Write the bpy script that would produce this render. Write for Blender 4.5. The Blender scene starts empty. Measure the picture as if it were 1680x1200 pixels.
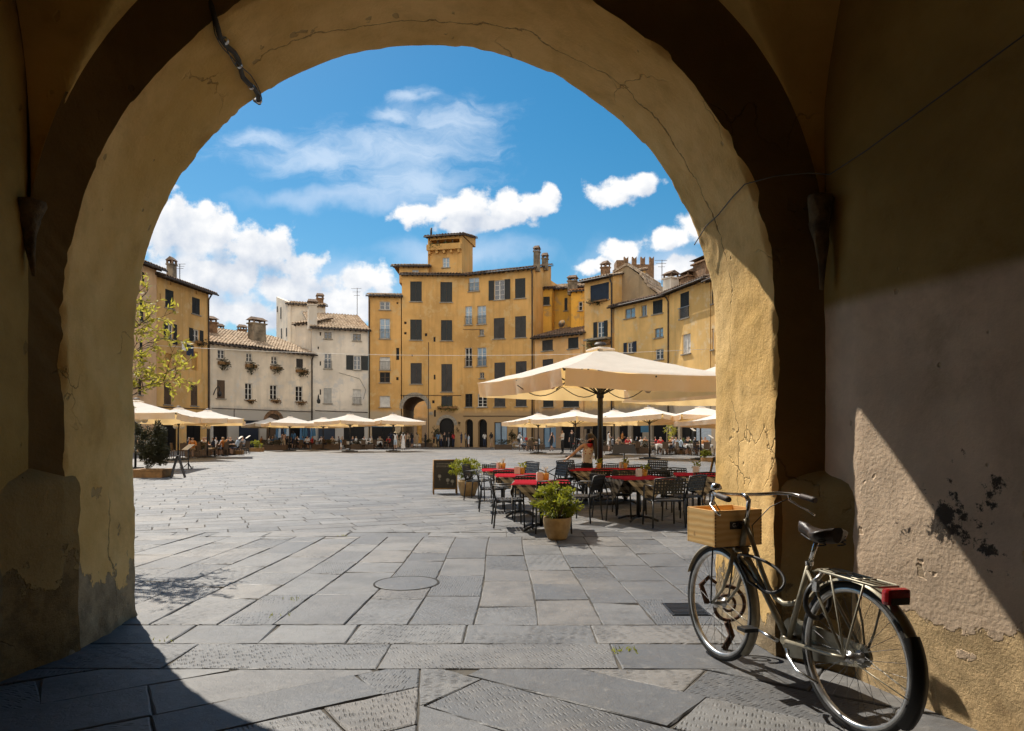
import bpy, bmesh, math, random
from mathutils import Vector, Matrix, noise
R = math.radians
random.seed(7)
SC = bpy.context.scene
COL = SC.collection
# ------------------------------------------------------------------ camera, sky, sun, exposure
CAMH, FPX, CX, HY = 1.4, 1120.0, 840.0, 713.0
cd = bpy.data.cameras.new('camera'); cam = bpy.data.objects.new('camera', cd); COL.objects.link(cam)
cam.location = (0, 0, CAMH); cam.rotation_euler = (R(90), 0, 0)
cd.lens = 24.0; cd.sensor_width = 36.0; cd.shift_y = (HY - 600) / 1680.0
cd.clip_start = 0.05; cd.clip_end = 2000
SC.camera = cam
SUN_EL, SUN_AZ = R(51.5), R(36.87)          # azimuth left of straight ahead
sd = bpy.data.lights.new('sun', 'SUN'); sun = bpy.data.objects.new('sun', sd); COL.objects.link(sun)
sd.energy = 5.0; sd.angle = R(0.5); sd.color = (1.0, 0.925, 0.81)
to_sun = Vector((-math.sin(SUN_AZ) * math.cos(SUN_EL), math.cos(SUN_AZ) * math.cos(SUN_EL), math.sin(SUN_EL)))
sun.rotation_euler = (-to_sun).to_track_quat('-Z', 'Y').to_euler()
sun.location = (0, 30, 60)
SC.view_settings.view_transform = 'Standard'; SC.view_settings.look = 'None'
SC.view_settings.exposure = 0.38; SC.view_settings.gamma = 1.0
SC.cycles.use_denoising = True; SC.cycles.use_adaptive_sampling = True; SC.cycles.adaptive_threshold = 0.03
SC.cycles.max_bounces = 8; SC.cycles.diffuse_bounces = 5; SC.cycles.glossy_bounces = 3
SC.cycles.transmission_bounces = 4; SC.cycles.sample_clamp_indirect = 6.0
SC.cycles.caustics_reflective = False; SC.cycles.caustics_refractive = False

class NT:
    """small helper round a node tree"""
    def __init__(s, tree): s.t = tree; s.n = tree.nodes; s.l = tree.links
    def node(s, typ, **kw):
        nd = s.n.new(typ)
        for k, v in kw.items(): setattr(nd, k, v)
        return nd
    def set(s, sock, val):
        if hasattr(val, 'is_output') or isinstance(val, bpy.types.NodeSocket): s.l.new(val, sock)
        elif isinstance(val, (tuple, list)) and sock.type == 'RGBA' and len(val) == 3: sock.default_value = (*val, 1)
        else: sock.default_value = val
    def math(s, op, a, b=None, c=None, clamp=False):
        nd = s.node('ShaderNodeMath', operation=op, use_clamp=clamp)
        s.set(nd.inputs[0], a)
        if b is not None: s.set(nd.inputs[1], b)
        if c is not None: s.set(nd.inputs[2], c)
        return nd.outputs[0]
    def vmath(s, op, a, b=None, out=0):
        nd = s.node('ShaderNodeVectorMath', operation=op)
        s.set(nd.inputs[0], a)
        if b is not None: s.set(nd.inputs[1], b)
        return nd.outputs[out]
    def noise(s, vec, scale, detail=4.0, rough=0.55, dist=0.0):
        nd = s.node('ShaderNodeTexNoise')
        if vec is not None: s.l.new(vec, nd.inputs['Vector'])
        nd.inputs['Scale'].default_value = scale; nd.inputs['Detail'].default_value = detail
        nd.inputs['Roughness'].default_value = rough; nd.inputs['Distortion'].default_value = dist
        return nd.outputs[0]
    def ramp(s, fac, lo, hi, smooth=True):
        nd = s.node('ShaderNodeMapRange', interpolation_type='SMOOTHSTEP' if smooth else 'LINEAR')
        s.set(nd.inputs[0], fac); nd.inputs[1].default_value = lo; nd.inputs[2].default_value = hi
        nd.inputs[3].default_value = 0; nd.inputs[4].default_value = 1
        return nd.outputs[0]
    def mix(s, fac, a, b, mode='MIX'):
        nd = s.node('ShaderNodeMix', data_type='RGBA', blend_type=mode)
        s.set(nd.inputs[0], fac); s.set(nd.inputs[6], a); s.set(nd.inputs[7], b)
        return nd.outputs[2]
    def scalevec(s, vec, sc):
        return s.vmath('MULTIPLY', vec, sc)
    def bump(s, h, strength, dist=0.01, normal=None):
        nd = s.node('ShaderNodeBump'); nd.inputs['Strength'].default_value = strength
        nd.inputs['Distance'].default_value = dist; s.l.new(h, nd.inputs['Height'])
        if normal is not None: s.l.new(normal, nd.inputs['Normal'])
        return nd.outputs[0]

# ---- world: Nishita sky with cumulus and thin cirrus laid out by direction
world = bpy.data.worlds.new('World'); SC.world = world; world.use_nodes = True; world.cycles.sampling_method = 'MANUAL'; world.cycles.sample_map_resolution = 512
w = NT(world.node_tree); w.n.clear()
sky = w.node('ShaderNodeTexSky', sky_type='NISHITA'); sky.sun_disc = False
sky.sun_elevation = SUN_EL; sky.sun_rotation = -SUN_AZ
sky.air_density = 1.15; sky.dust_density = 0.35; sky.ozone_density = 3.2; sky.altitude = 0
hs = w.node('ShaderNodeHueSaturation'); hs.inputs['Saturation'].default_value = 1.42; hs.inputs['Value'].default_value = 0.78
hs.inputs['Hue'].default_value = 0.487
w.l.new(sky.outputs[0], hs.inputs['Color'])
skycol = hs.outputs[0]
tc = w.node('ShaderNodeTexCoord'); sx = w.node('ShaderNodeSeparateXYZ'); w.l.new(tc.outputs['Generated'], sx.inputs[0])
ay = w.math('MAXIMUM', w.math('ABSOLUTE', sx.outputs[1]), 0.08)
cu = w.math('DIVIDE', sx.outputs[0], ay); cv = w.math('DIVIDE', sx.outputs[2], ay)
cb = w.node('ShaderNodeCombineXYZ'); w.l.new(cu, cb.inputs[0]); w.l.new(cv, cb.inputs[1]); P = cb.outputs[0]
def blobs(items, pt):
    d = None
    for px, py, rx, ry in items:
        c = ((px - CX) / FPX, (HY - py) / FPX, 0)
        q = w.vmath('LENGTH', w.vmath('MULTIPLY', w.vmath('SUBTRACT', pt, c), (FPX / rx, FPX / ry, 0)), out=1)
        d = q if d is None else w.math('SMOOTH_MIN', d, q, 0.35)
    return d
CUMULUS = [(330, 382, 78, 50), (265, 372, 60, 55), (425, 402, 76, 40), (480, 470, 80, 30), (300, 500, 110, 40), (495, 430, 46, 30), (340, 450, 120, 42), (600, 462, 52, 34), (560, 500, 90, 30), (400, 515, 130, 26),
           (690, 350, 52, 24), (760, 340, 58, 32), (835, 345, 56, 34), (880, 328, 36, 26), (896, 316, 18, 15), (790, 368, 105, 18),
           (1005, 318, 50, 25), (1038, 304, 42, 25), (1105, 392, 46, 26), (1150, 372, 42, 34), (1012, 408, 30, 22), (1000, 436, 60, 14), (1110, 440, 70, 18), (1240, 390, 90, 50)]
warp = w.node('ShaderNodeTexNoise'); w.l.new(P, warp.inputs['Vector']); warp.inputs['Scale'].default_value = 14; warp.inputs['Detail'].default_value = 5
wv = w.vmath('MULTIPLY', w.vmath('SUBTRACT', warp.outputs[1], (0.5, 0.5, 0.5)), (0.05, 0.05, 0))
Pw = w.vmath('ADD', P, wv)
dC = blobs(CUMULUS, Pw)
nA = w.noise(P, 34, 8, 0.66)
vor = w.node('ShaderNodeTexVoronoi', feature='SMOOTH_F1'); w.l.new(Pw, vor.inputs['Vector']); vor.inputs['Scale'].default_value = 40
vor.inputs['Smoothness'].default_value = 0.4
puff = w.math('ADD', w.math('MULTIPLY', nA, 0.9), w.math('MULTIPLY', w.math('SUBTRACT', 0.6, vor.outputs[0]), 0.4))
field = w.math('ADD', w.math('SUBTRACT', 1.0, dC), w.math('MULTIPLY', w.math('SUBTRACT', puff, 0.5), 1.35))
mC0 = w.ramp(field, -0.06, 0.36)
dUp = blobs(CUMULUS, w.vmath('ADD', Pw, (-0.018, 0.034, 0)))
gl = w.math('SUBTRACT', dUp, dC)           # > 0 on edges that face the sun, < 0 on the undersides
mC = w.math('MULTIPLY', mC0, w.math('SUBTRACT', 1.0, w.math('MULTIPLY', w.ramp(w.math('MULTIPLY', gl, -1.0), 0.15, 1.0), 0.45)))
# relief: the same puffs a little towards the sun
Po = w.vmath('ADD', P, (-0.012, 0.016, 0))
nB = w.noise(Po, 34, 4, 0.6)
low1 = w.noise(P, 11, 3, 0.5); low2 = w.noise(w.vmath('ADD', P, (-0.02, 0.035, 0)), 11, 3, 0.5)
rel = w.math('ADD', w.math('MULTIPLY', w.math('SUBTRACT', nA, nB), 1.0), w.math('MULTIPLY', w.math('SUBTRACT', low1, low2), 1.6))
thick = w.ramp(field, 0.1, 1.1)
lit = w.math('ADD', w.math('ADD', w.math('SUBTRACT', 0.68, w.math('MULTIPLY', thick, 0.20)), w.math('MULTIPLY', gl, 0.42)), w.math('MULTIPLY', rel, 0.8), clamp=True)
ccol = w.mix(lit, (3.1, 3.9, 5.2), (7.9, 7.9, 7.9))
# cirrus and low haze cloud
CIRRUS = [(672, 164, 40, 16), (655, 195, 60, 14), (640, 250, 190, 60), (745, 205, 120, 50), (520, 262, 190, 34), (680, 300, 140, 36), (430, 230, 90, 20)]
Pc = w.vmath('ADD', P, w.vmath('MULTIPLY', w.vmath('SUBTRACT', warp.outputs[1], (0.5, 0.5, 0.5)), (0.12, 0.06, 0)))
dS = blobs(CIRRUS, Pc)
st = w.noise(w.vmath('MULTIPLY', Pc, (6, 17, 1)), 1.9, 8, 0.66, 0.7)
mS = w.math('MULTIPLY', w.ramp(w.math('ADD', w.math('SUBTRACT', 1.1, dS), w.math('MULTIPLY', w.math('SUBTRACT', st, 0.5), 1.6)), 0.0, 1.25), 0.62)
HAZEC = [(330, 480, 210, 60), (760, 415, 170, 30), (560, 470, 110, 60), (1080, 430, 130, 50), (560, 330, 190, 20)]
dH = blobs(HAZEC, Pc)
mH = w.math('MULTIPLY', w.ramp(w.math('ADD', w.math('SUBTRACT', 1.2, dH), w.math('MULTIPLY', w.math('SUBTRACT', w.noise(Pc, 9, 6, 0.6), 0.5), 1.4)), 0.0, 1.2), 0.55)
c1 = w.mix(mH, skycol, (5.6, 6.5, 7.8))
c2 = w.mix(mS, c1, (6.4, 7.2, 8.2))
c3f = w.mix(mC, c2, ccol)
# bright cloud bank added out of view behind the camera to lift the facades
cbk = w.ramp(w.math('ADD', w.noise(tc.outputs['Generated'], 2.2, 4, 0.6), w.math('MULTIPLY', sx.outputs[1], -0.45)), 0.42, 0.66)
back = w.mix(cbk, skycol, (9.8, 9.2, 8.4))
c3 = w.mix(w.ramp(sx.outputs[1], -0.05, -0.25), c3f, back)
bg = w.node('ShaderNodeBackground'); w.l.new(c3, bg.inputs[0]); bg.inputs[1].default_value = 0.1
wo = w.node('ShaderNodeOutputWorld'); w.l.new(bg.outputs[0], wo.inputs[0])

# ------------------------------------------------------------------ helpers
def pt(px, py, Y): return Vector(((px - CX) / FPX * Y, Y, CAMH + (HY - py) / FPX * Y))
def gx(px, Y): return (px - CX) / FPX * Y
def gy(py): return CAMH * FPX / (py - HY)
def tag(o, label=None, cat=None, group=None, kind=None):
    if label: o['label'] = label
    if cat: o['category'] = cat
    if group: o['group'] = group
    if kind: o['kind'] = kind
    return o
def thing(name, label, cat, loc=(0, 0, 0), rz=0.0, group=None):
    o = bpy.data.objects.new(name, None); COL.objects.link(o); o.empty_display_size = 0.1
    o.location = loc; o.rotation_euler = (0, 0, rz)
    return tag(o, label, cat, group)
def kids(o): return [c for c in COL.objects if c.parent == o]
def copy_tree(o, parent=None):
    c = o.copy(); COL.objects.link(c)
    if parent is not None: c.parent = parent
    for ch in list(o.children): copy_tree(ch, c)
    return c
def place(o, loc, rz=0.0, label=None, group=None, scale=None):
    o.location = loc; o.rotation_euler = (0, 0, rz)
    if label: o['label'] = label
    if group: o['group'] = group
    if scale: o.scale = (scale,) * 3
    return o

class MB:
    def __init__(s): s.v = []; s.f = []; s.m = []; s.sm = []
    def add(s, vs, fs, mi=0, smooth=False):
        b = len(s.v); s.v += [tuple(v) for v in vs]
        for f in fs: s.f.append([b + i for i in f]); s.m.append(mi); s.sm.append(smooth)
        return s
    def box(s, c, sz, mi=0, M=None):
        x, y, z = sz[0] / 2, sz[1] / 2, sz[2] / 2
        vs = [Vector(p) for p in ((-x, -y, -z), (x, -y, -z), (x, y, -z), (-x, y, -z), (-x, -y, z), (x, -y, z), (x, y, z), (-x, y, z))]
        if M is not None: vs = [M @ p for p in vs]
        c = Vector(c)
        return s.add([p + c for p in vs], [(0, 3, 2, 1), (4, 5, 6, 7), (0, 1, 5, 4), (1, 2, 6, 5), (2, 3, 7, 6), (3, 0, 4, 7)], mi)
    def hexa(s, p, mi=0):   # 8 points: bottom 4, top 4
        return s.add(p, [(0, 3, 2, 1), (4, 5, 6, 7), (0, 1, 5, 4), (1, 2, 6, 5), (2, 3, 7, 6), (3, 0, 4, 7)], mi)
    def quad(s, a, b, c, d, mi=0): return s.add([a, b, c, d], [(0, 1, 2, 3)], mi)
    def tube(s, pts, r, n=8, mi=0, closed=False, cap=True, flat=1.0):
        pts = [Vector(p) for p in pts]; N = len(pts)
        rs = r if isinstance(r, (list, tuple)) else [r] * N
        up = None; rings = []
        for i in range(N):
            if closed: t = pts[(i + 1) % N] - pts[i - 1]
            elif i == 0: t = pts[1] - pts[0]
            elif i == N - 1: t = pts[-1] - pts[-2]
            else: t = (pts[i + 1] - pts[i]).normalized() + (pts[i] - pts[i - 1]).normalized()
            if t.length < 1e-9: t = Vector((0, 0, 1))
            t.normalize()
            if up is None:
                up = Vector((0, 0, 1)) if abs(t.z) < 0.9 else Vector((1, 0, 0))
            a = (up - t * up.dot(t))
            if a.length < 1e-6: a = t.orthogonal()
            a.normalize(); b = t.cross(a); up = a
            rings.append([pts[i] + (a * math.cos(k * 2 * math.pi / n) * flat + b * math.sin(k * 2 * math.pi / n)) * rs[i] for k in range(n)])
        vs = [p for rg in rings for p in rg]; fs = []
        M_ = N if closed else N - 1
        for i in range(M_):
            j = (i + 1) % N
            for k in range(n):
                k2 = (k + 1) % n
                fs.append((i * n + k, i * n + k2, j * n + k2, j * n + k))
        b0 = len(s.v); s.add(vs, fs, mi, True)
        if cap and not closed:
            s.f.append([b0 + k for k in range(n)][::-1]); s.m.append(mi); s.sm.append(False)
            s.f.append([b0 + (N - 1) * n + k for k in range(n)]); s.m.append(mi); s.sm.append(False)
        return s
    def lathe(s, prof, n=24, c=(0, 0, 0), mi=0, smooth=True, axis='z', cap=False):
        c = Vector(c); vs = []; fs = []
        for r, h in prof:
            for k in range(n):
                a = 2 * math.pi * k / n
                if axis == 'z': p = Vector((r * math.cos(a), r * math.sin(a), h))
                elif axis == 'y': p = Vector((r * math.cos(a), h, r * math.sin(a)))
                else: p = Vector((h, r * math.cos(a), r * math.sin(a)))
                vs.append(p + c)
        for i in range(len(prof) - 1):
            for k in range(n):
                k2 = (k + 1) % n
                fs.append((i * n + k, i * n + k2, (i + 1) * n + k2, (i + 1) * n + k))
        b0 = len(s.v); s.add(vs, fs, mi, smooth)
        if cap:
            s.f.append([b0 + k for k in range(n)][::-1]); s.m.append(mi); s.sm.append(False)
            s.f.append([b0 + (len(prof) - 1) * n + k for k in range(n)]); s.m.append(mi); s.sm.append(False)
        return s
    def ball(s, c, r, n=12, mi=0, sq=(1, 1, 1)):
        pr = []
        for i in range(n // 2 + 1):
            a = -math.pi / 2 + math.pi * i / (n // 2)
            pr.append((max(1e-4, r * math.cos(a)), r * math.sin(a)))
        b0 = len(s.v); s.lathe(pr, n, (0, 0, 0), mi)
        for i in range(b0, len(s.v)):
            x, y, z = s.v[i]; s.v[i] = (x * sq[0] + c[0], y * sq[1] + c[1], z * sq[2] + c[2])
        return s
    def prism(s, poly, z0, z1, mi=0):
        n = len(poly)
        vs = [(x, y, z0) for x, y in poly] + [(x, y, z1) for x, y in poly]
        fs = [tuple(range(n))[::-1], tuple(range(n, 2 * n))] + [(i, (i + 1) % n, n + (i + 1) % n, n + i) for i in range(n)]
        return s.add(vs, fs, mi)
    def xform(s, M, start=0):
        for i in range(start, len(s.v)): s.v[i] = tuple(M @ Vector(s.v[i]))
        return s
    def build(s, name, mats, parent=None, origin=None, bevel=0.0, tone=None):
        if not isinstance(mats, (list, tuple)): mats = [mats]
        me = bpy.data.meshes.new(name)
        vs = s.v
        if origin is None and parent is not None and parent.type == 'EMPTY' and getattr(s, 'worldspace', False): origin = parent.location
        if origin is not None:
            o = Vector(origin); vs = [tuple(Vector(p) - o) for p in vs]
        me.from_pydata(vs, [], s.f)
        for m_ in mats: me.materials.append(m_)
        me.polygons.foreach_set('material_index', s.m); me.polygons.foreach_set('use_smooth', s.sm)
        if tone is not None:
            at = me.attributes.new('tone', 'FLOAT', 'FACE'); at.data.foreach_set('value', tone)
        bm = bmesh.new(); bm.from_mesh(me); bmesh.ops.recalc_face_normals(bm, faces=bm.faces)
        if bevel > 0:
            ed = [e for e in bm.edges if len(e.link_faces) == 2 and e.calc_face_angle(0) > 0.6]
            bmesh.ops.bevel(bm, geom=ed, offset=bevel, segments=2, affect='EDGES', profile=0.6)
        bm.to_mesh(me); bm.free(); me.update()
        o = bpy.data.objects.new(name, me); COL.objects.link(o)
        if parent is not None: o.parent = parent
        elif origin is not None: o.location = origin
        return o
def WB():
    m = MB(); m.worldspace = True; return m

def add_leaves(mb, c, rad, n, ln, wd, mi=0, shell=0.5, rnd=random, squash=0.6, droop=0.0, clumps=None):
    """many small leaf quads spread through a crown"""
    c = Vector(c)
    cl = None
    if clumps:
        cl = []
        for _ in range(clumps):
            wob = rnd.uniform(.75, 1.18)
            d = Vector((rnd.gauss(0, 1), rnd.gauss(0, 1), rnd.gauss(0, 1) * 0.9)).normalized() * (rnd.random() ** 0.45) * 0.86 * wob
            cl.append((d, rnd.uniform(0.12, 0.32)))
    for _ in range(n):
        if cl:
            d0, cr = rnd.choice(cl)
            d = d0 + Vector((rnd.gauss(0, 1), rnd.gauss(0, 1), rnd.gauss(0, 1))).normalized() * cr * rnd.random() ** 0.4
        else:
            d = Vector((rnd.gauss(0, 1), rnd.gauss(0, 1), rnd.gauss(0, 1))).normalized() * (rnd.random() ** shell)
        p = c + Vector((d.x * rad[0], d.y * rad[1], d.z * rad[2]))
        t = Vector((d.x + rnd.gauss(0, .7), d.y + rnd.gauss(0, .7), d.z * .6 + rnd.gauss(0.25, .6) - droop)).normalized()
        b = t.cross(Vector((rnd.gauss(0, 1), rnd.gauss(0, 1), rnd.gauss(0, 1)))).normalized()
        nn = t.cross(b)
        L = ln * rnd.uniform(.5, 1.4); W_ = wd * rnd.uniform(.7, 1.2)
        mb.add([p, p + t * L * .5 + b * W_ * .5 + nn * L * .06, p + t * L, p + t * L * .5 - b * W_ * .5 + nn * L * .06], [(0, 1, 2, 3)],
               mi if not isinstance(mi, (list, tuple)) else rnd.choice(mi))

# ------------------------------------------------------------------ materials
def newmat(name):
    m = bpy.data.materials.new(name); m.use_nodes = True
    t = NT(m.node_tree); b = t.n['Principled BSDF']
    g = t.node('ShaderNodeNewGeometry'); tcn = t.node('ShaderNodeTexCoord')
    t.b = b; t.pos = g.outputs['Position']; t.obj = tcn.outputs['Object']
    return m, t
def pmat(name, col, rough=0.7, var=0.12, vs=4.0, bump=0.0, bs=30.0, metal=0.0, col2=None, spec=0.5, obj=True, coat=0.0, det=5.0):
    m, t = newmat(name); v = t.obj if obj else t.pos
    n = t.noise(v, vs, det, 0.6)
    a = tuple(c * (1 - var) for c in col); b_ = col2 or tuple(min(1, c * (1 + var)) for c in col)
    t.l.new(t.mix(t.ramp(n, 0.3, 0.7), a, b_), t.b.inputs['Base Color'])
    t.b.inputs['Metallic'].default_value = metal; t.b.inputs['Specular IOR Level'].default_value = spec
    t.b.inputs['Coat Weight'].default_value = coat
    t.set(t.b.inputs['Roughness'], t.math('ADD', rough - 0.06, t.math('MULTIPLY', n, 0.12)))
    if bump: t.l.new(t.bump(t.noise(v, bs, 4, 0.6), bump, 0.02), t.b.inputs['Normal'])
    return m
def leafmat(name, c1, c2, trans=0.35):
    m, t = newmat(name)
    n = t.noise(t.obj, 22, 2, 0.5); isl = t.node('ShaderNodeNewGeometry').outputs['Random Per Island']
    col = t.mix(t.math('MULTIPLY_ADD', isl, 0.7, t.math('MULTIPLY', n, 0.3)), c1, c2)
    t.l.new(col, t.b.inputs['Base Color']); t.b.inputs['Roughness'].default_value = 0.55
    tr = t.node('ShaderNodeBsdfTranslucent'); t.l.new(t.mix(0.5, col, (c2[0] * 1.6, c2[1] * 1.5, c2[2])), tr.inputs[0])
    mx = t.node('ShaderNodeMixShader'); mx.inputs[0].default_value = trans
    t.l.new(t.b.outputs[0], mx.inputs[1]); t.l.new(tr.outputs[0], mx.inputs[2])
    t.l.new(mx.outputs[0], t.n['Material Output'].inputs[0])
    return m
def plaster(name, col, col_hi=None, col_lo=None, patch=None, patch_z=None, paint_z=None, paint_low=None, stain=0.4, bump=0.5, crack=0.6, rough=0.92, black=0.0, seam=False):
    """old lime plaster: mottled, cracked, patched where render has fallen; paint_z = a real change of paint at that height"""
    m, t = newmat(name); p = t.pos
    sx_ = t.node('ShaderNodeSeparateXYZ'); t.l.new(p, sx_.inputs[0]); z = sx_.outputs[2]
    big = t.noise(p, 0.9, 5, 0.6); mid = t.noise(p, 4.0, 6, 0.65); fine = t.noise(p, 42, 5, 0.65)
    c = t.mix(t.ramp(big, 0.3, 0.7), tuple(x * 0.82 for x in col), col_hi or tuple(min(1, x * 1.15) for x in col))
    c = t.mix(t.math('MULTIPLY', t.ramp(mid, 0.45, 0.75), 0.35), c, tuple(x * 0.6 for x in col))
    if paint_z is not None:
        zz = t.math('ADD', z, t.math('MULTIPLY', t.math('SUBTRACT', mid, 0.5), 0.03))
        lowc = t.mix(t.ramp(t.noise(p, 2.2, 6, 0.65), 0.3, 0.72), tuple(x * 0.85 for x in paint_low), tuple(x * 1.12 for x in paint_low))
        c = t.mix(t.ramp(zz, paint_z - 0.05, paint_z + 0.05), lowc, c)
    h = t.math('ADD', t.math('MULTIPLY', mid, 0.6), t.math('MULTIPLY', fine, 0.4))
    if patch is not None:
        # fallen render low on the wall, with a crisp ragged edge
        pn = t.noise(p, 2.0, 7, 0.62)
        pz = t.math('SUBTRACT', t.math('MULTIPLY_ADD', t.math('SUBTRACT', pn, 0.5), 2.1, patch_z), z)
        mk = t.ramp(pz, 0.0, 0.035)
        pc = t.mix(t.ramp(t.noise(p, 7, 6, 0.7), 0.35, 0.68), tuple(x * 0.7 for x in patch), tuple(x * 1.2 for x in patch))
        c = t.mix(mk, c, pc)
        h = t.math('SUBTRACT', h, t.math('MULTIPLY', mk, 1.4))
        h = t.math('ADD', h, t.math('MULTIPLY', t.math('MULTIPLY', mk, t.noise(p, 70, 4, 0.8)), 1.0))
    # small knocks
    kn = t.ramp(t.noise(p, 6.5, 3, 0.5), 0.70, 0.73)
    c = t.mix(t.math('MULTIPLY', kn, 0.45), c, tuple(x * 0.55 for x in (patch or col)))
    h = t.math('SUBTRACT', h, t.math('MULTIPLY', kn, 0.8))
    # broad damp stains
    c = t.mix(t.math('MULTIPLY', t.ramp(t.noise(p, 1.5, 6, 0.7, 0.4), 0.5, 0.72), stain), c, (0.58, 0.52, 0.44), 'MULTIPLY')
    if seam:
        sy = t.node('ShaderNodeSeparateXYZ'); t.l.new(p, sy.inputs[0])
        e = t.math('ABSOLUTE', t.math('SUBTRACT', t.math('SUBTRACT', sy.outputs[1], 4.92), t.math('MULTIPLY', t.math('SUBTRACT', t.noise(p, 1.1, 6, 0.6), 0.5), 0.55)))
        ck = t.math('MULTIPLY', t.math('SUBTRACT', 1.0, t.ramp(e, 0.002, 0.008)), t.ramp(t.noise(p, 0.9, 3, 0.5), 0.44, 0.52))
        c = t.mix(t.math('MULTIPLY', ck, 0.5), c, (0.05, 0.035, 0.02)); h = t.math('SUBTRACT', h, ck)
    if black > 0:
        ys = t.node('ShaderNodeSeparateXYZ'); t.l.new(p, ys.inputs[0])
        dd = t.math('SQRT', t.math('ADD', t.math('POWER', t.math('DIVIDE', t.math('SUBTRACT', ys.outputs[1], 3.27), 0.24), 2.0), t.math('POWER', t.math('DIVIDE', t.math('SUBTRACT', z, 0.98), 0.24), 2.0)))
        bn = t.math('MULTIPLY', t.ramp(t.math('SUBTRACT', t.noise(p, 4.5, 8, 0.72), t.math('MULTIPLY', dd, 0.13)), 0.43, 0.47), 1.0)
        c = t.mix(t.math('MULTIPLY', bn, black), c, (0.018, 0.017, 0.018))
    if crack > 0:
        pass
        wn = t.node('ShaderNodeTexNoise'); t.l.new(p, wn.inputs['Vector']); wn.inputs['Scale'].default_value = 3.0; wn.inputs['Detail'].default_value = 5
        wp = t.vmath('ADD', p, t.vmath('MULTIPLY', wn.outputs[1], (0.55, 0.55, 0.55)))
        vo = t.node('ShaderNodeTexVoronoi', feature='DISTANCE_TO_EDGE'); t.l.new(wp, vo.inputs['Vector']); vo.inputs['Scale'].default_value = 0.8
        ck = t.math('MULTIPLY', t.math('SUBTRACT', 1.0, t.ramp(vo.outputs[0], 0.0, 0.007)), t.ramp(t.noise(p, 1.3, 2, 0.5), 0.54, 0.62))
        c = t.mix(t.math('MULTIPLY', ck, crack), c, (0.03, 0.02, 0.012))
        h = t.math('SUBTRACT', h, t.math('MULTIPLY', ck, 1.2))
    t.l.new(c, t.b.inputs['Base Color']); t.b.inputs['Roughness'].default_value = rough
    t.b.inputs['Specular IOR Level'].default_value = 0.25
    t.l.new(t.bump(h, bump, 0.022), t.b.inputs['Normal'])
    return m
def facade_mat(name, col, stain=0.35, grey=None, low=None):
    """painted town render seen from far: broad mottling, rain streaks, greyer, darker lower zone with the shade under the parasols painted in"""
    m, t = newmat(name); p = t.pos
    sx_ = t.node('ShaderNodeSeparateXYZ'); t.l.new(p, sx_.inputs[0]); z = sx_.outputs[2]
    big = t.noise(p, 0.22, 6, 0.62); mid = t.noise(p, 1.1, 6, 0.65)
    stv = t.noise(t.vmath('MULTIPLY', p, (1.6, 1.6, 0.12)), 1.0, 5, 0.6)
    c = t.mix(t.ramp(big, 0.32, 0.68), tuple(x * 0.78 for x in col), tuple(min(1, x * 1.14) for x in col))
    c = t.mix(t.math('MULTIPLY', t.ramp(stv, 0.46, 0.72), min(.75, stain * 1.6)), c, tuple(x * 0.62 for x in col))
    if grey: c = t.mix(t.math('MULTIPLY', t.ramp(mid, 0.52, 0.66), 0.7), c, grey)
    if low:
        zz = t.math('ADD', z, t.math('MULTIPLY', t.math('SUBTRACT', mid, 0.5), 1.2))
        c = t.mix(t.math('SUBTRACT', 1.0, t.ramp(zz, 3.6, 4.2)), c, low)  # ground floor toned down, shade under the parasols painted in
    t.l.new(c, t.b.inputs['Base Color']); t.b.inputs['Roughness'].default_value = 0.93; t.b.inputs['Specular IOR Level'].default_value = 0.2
    t.l.new(t.bump(t.noise(p, 9, 5, 0.7), 0.35, 0.03), t.b.inputs['Normal'])
    return m
def tile_mat(name, c1, c2, c3):
    m, t = newmat(name)
    isl = t.node('ShaderNodeTexVoronoi'); t.l.new(t.vmath('MULTIPLY', t.pos, (4.2, 4.2, 3.0)), isl.inputs['Vector']); isl.inputs['Scale'].default_value = 1.0
    sp = t.node('ShaderNodeSeparateColor'); t.l.new(isl.outputs['Color'], sp.inputs[0])
    c = t.mix(sp.outputs[0], c1, c2)
    c = t.mix(t.ramp(t.noise(t.pos, 2.3, 6, 0.7), 0.5, 0.7), c, c3)
    t.l.new(c, t.b.inputs['Base Color']); t.b.inputs['Roughness'].default_value = 0.95; t.b.inputs['Specular IOR Level'].default_value = 0.15
    t.l.new(t.bump(t.noise(t.pos, 14, 4, 0.7), 0.6, 0.03), t.b.inputs['Normal'])
    return m
def fabric_mat(name, col, tcol, trans=0.45, check=None):
    m, t = newmat(name)
    n = t.noise(t.obj, 3.0, 4, 0.6)
    c = t.mix(t.ramp(n, 0.3, 0.7), tuple(x * 0.94 for x in col), col)
    df = t.node('ShaderNodeBsdfDiffuse'); t.l.new(c, df.inputs[0]); df.inputs[1].default_value = 0.4
    tr = t.node('ShaderNodeBsdfTranslucent'); tr.inputs[0].default_value = (*tcol, 1)
    wv_ = t.noise(t.vmath('MULTIPLY', t.obj, (1, 1, 1)), 6, 3, 0.5)
    bn = t.bump(wv_, 0.25, 0.05); t.l.new(bn, df.inputs['Normal'])
    mx = t.node('ShaderNodeMixShader'); mx.inputs[0].default_value = trans
    t.l.new(df.outputs[0], mx.inputs[1]); t.l.new(tr.outputs[0], mx.inputs[2]); t.l.new(mx.outputs[0], t.n['Material Output'].inputs[0])
    return m
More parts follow.
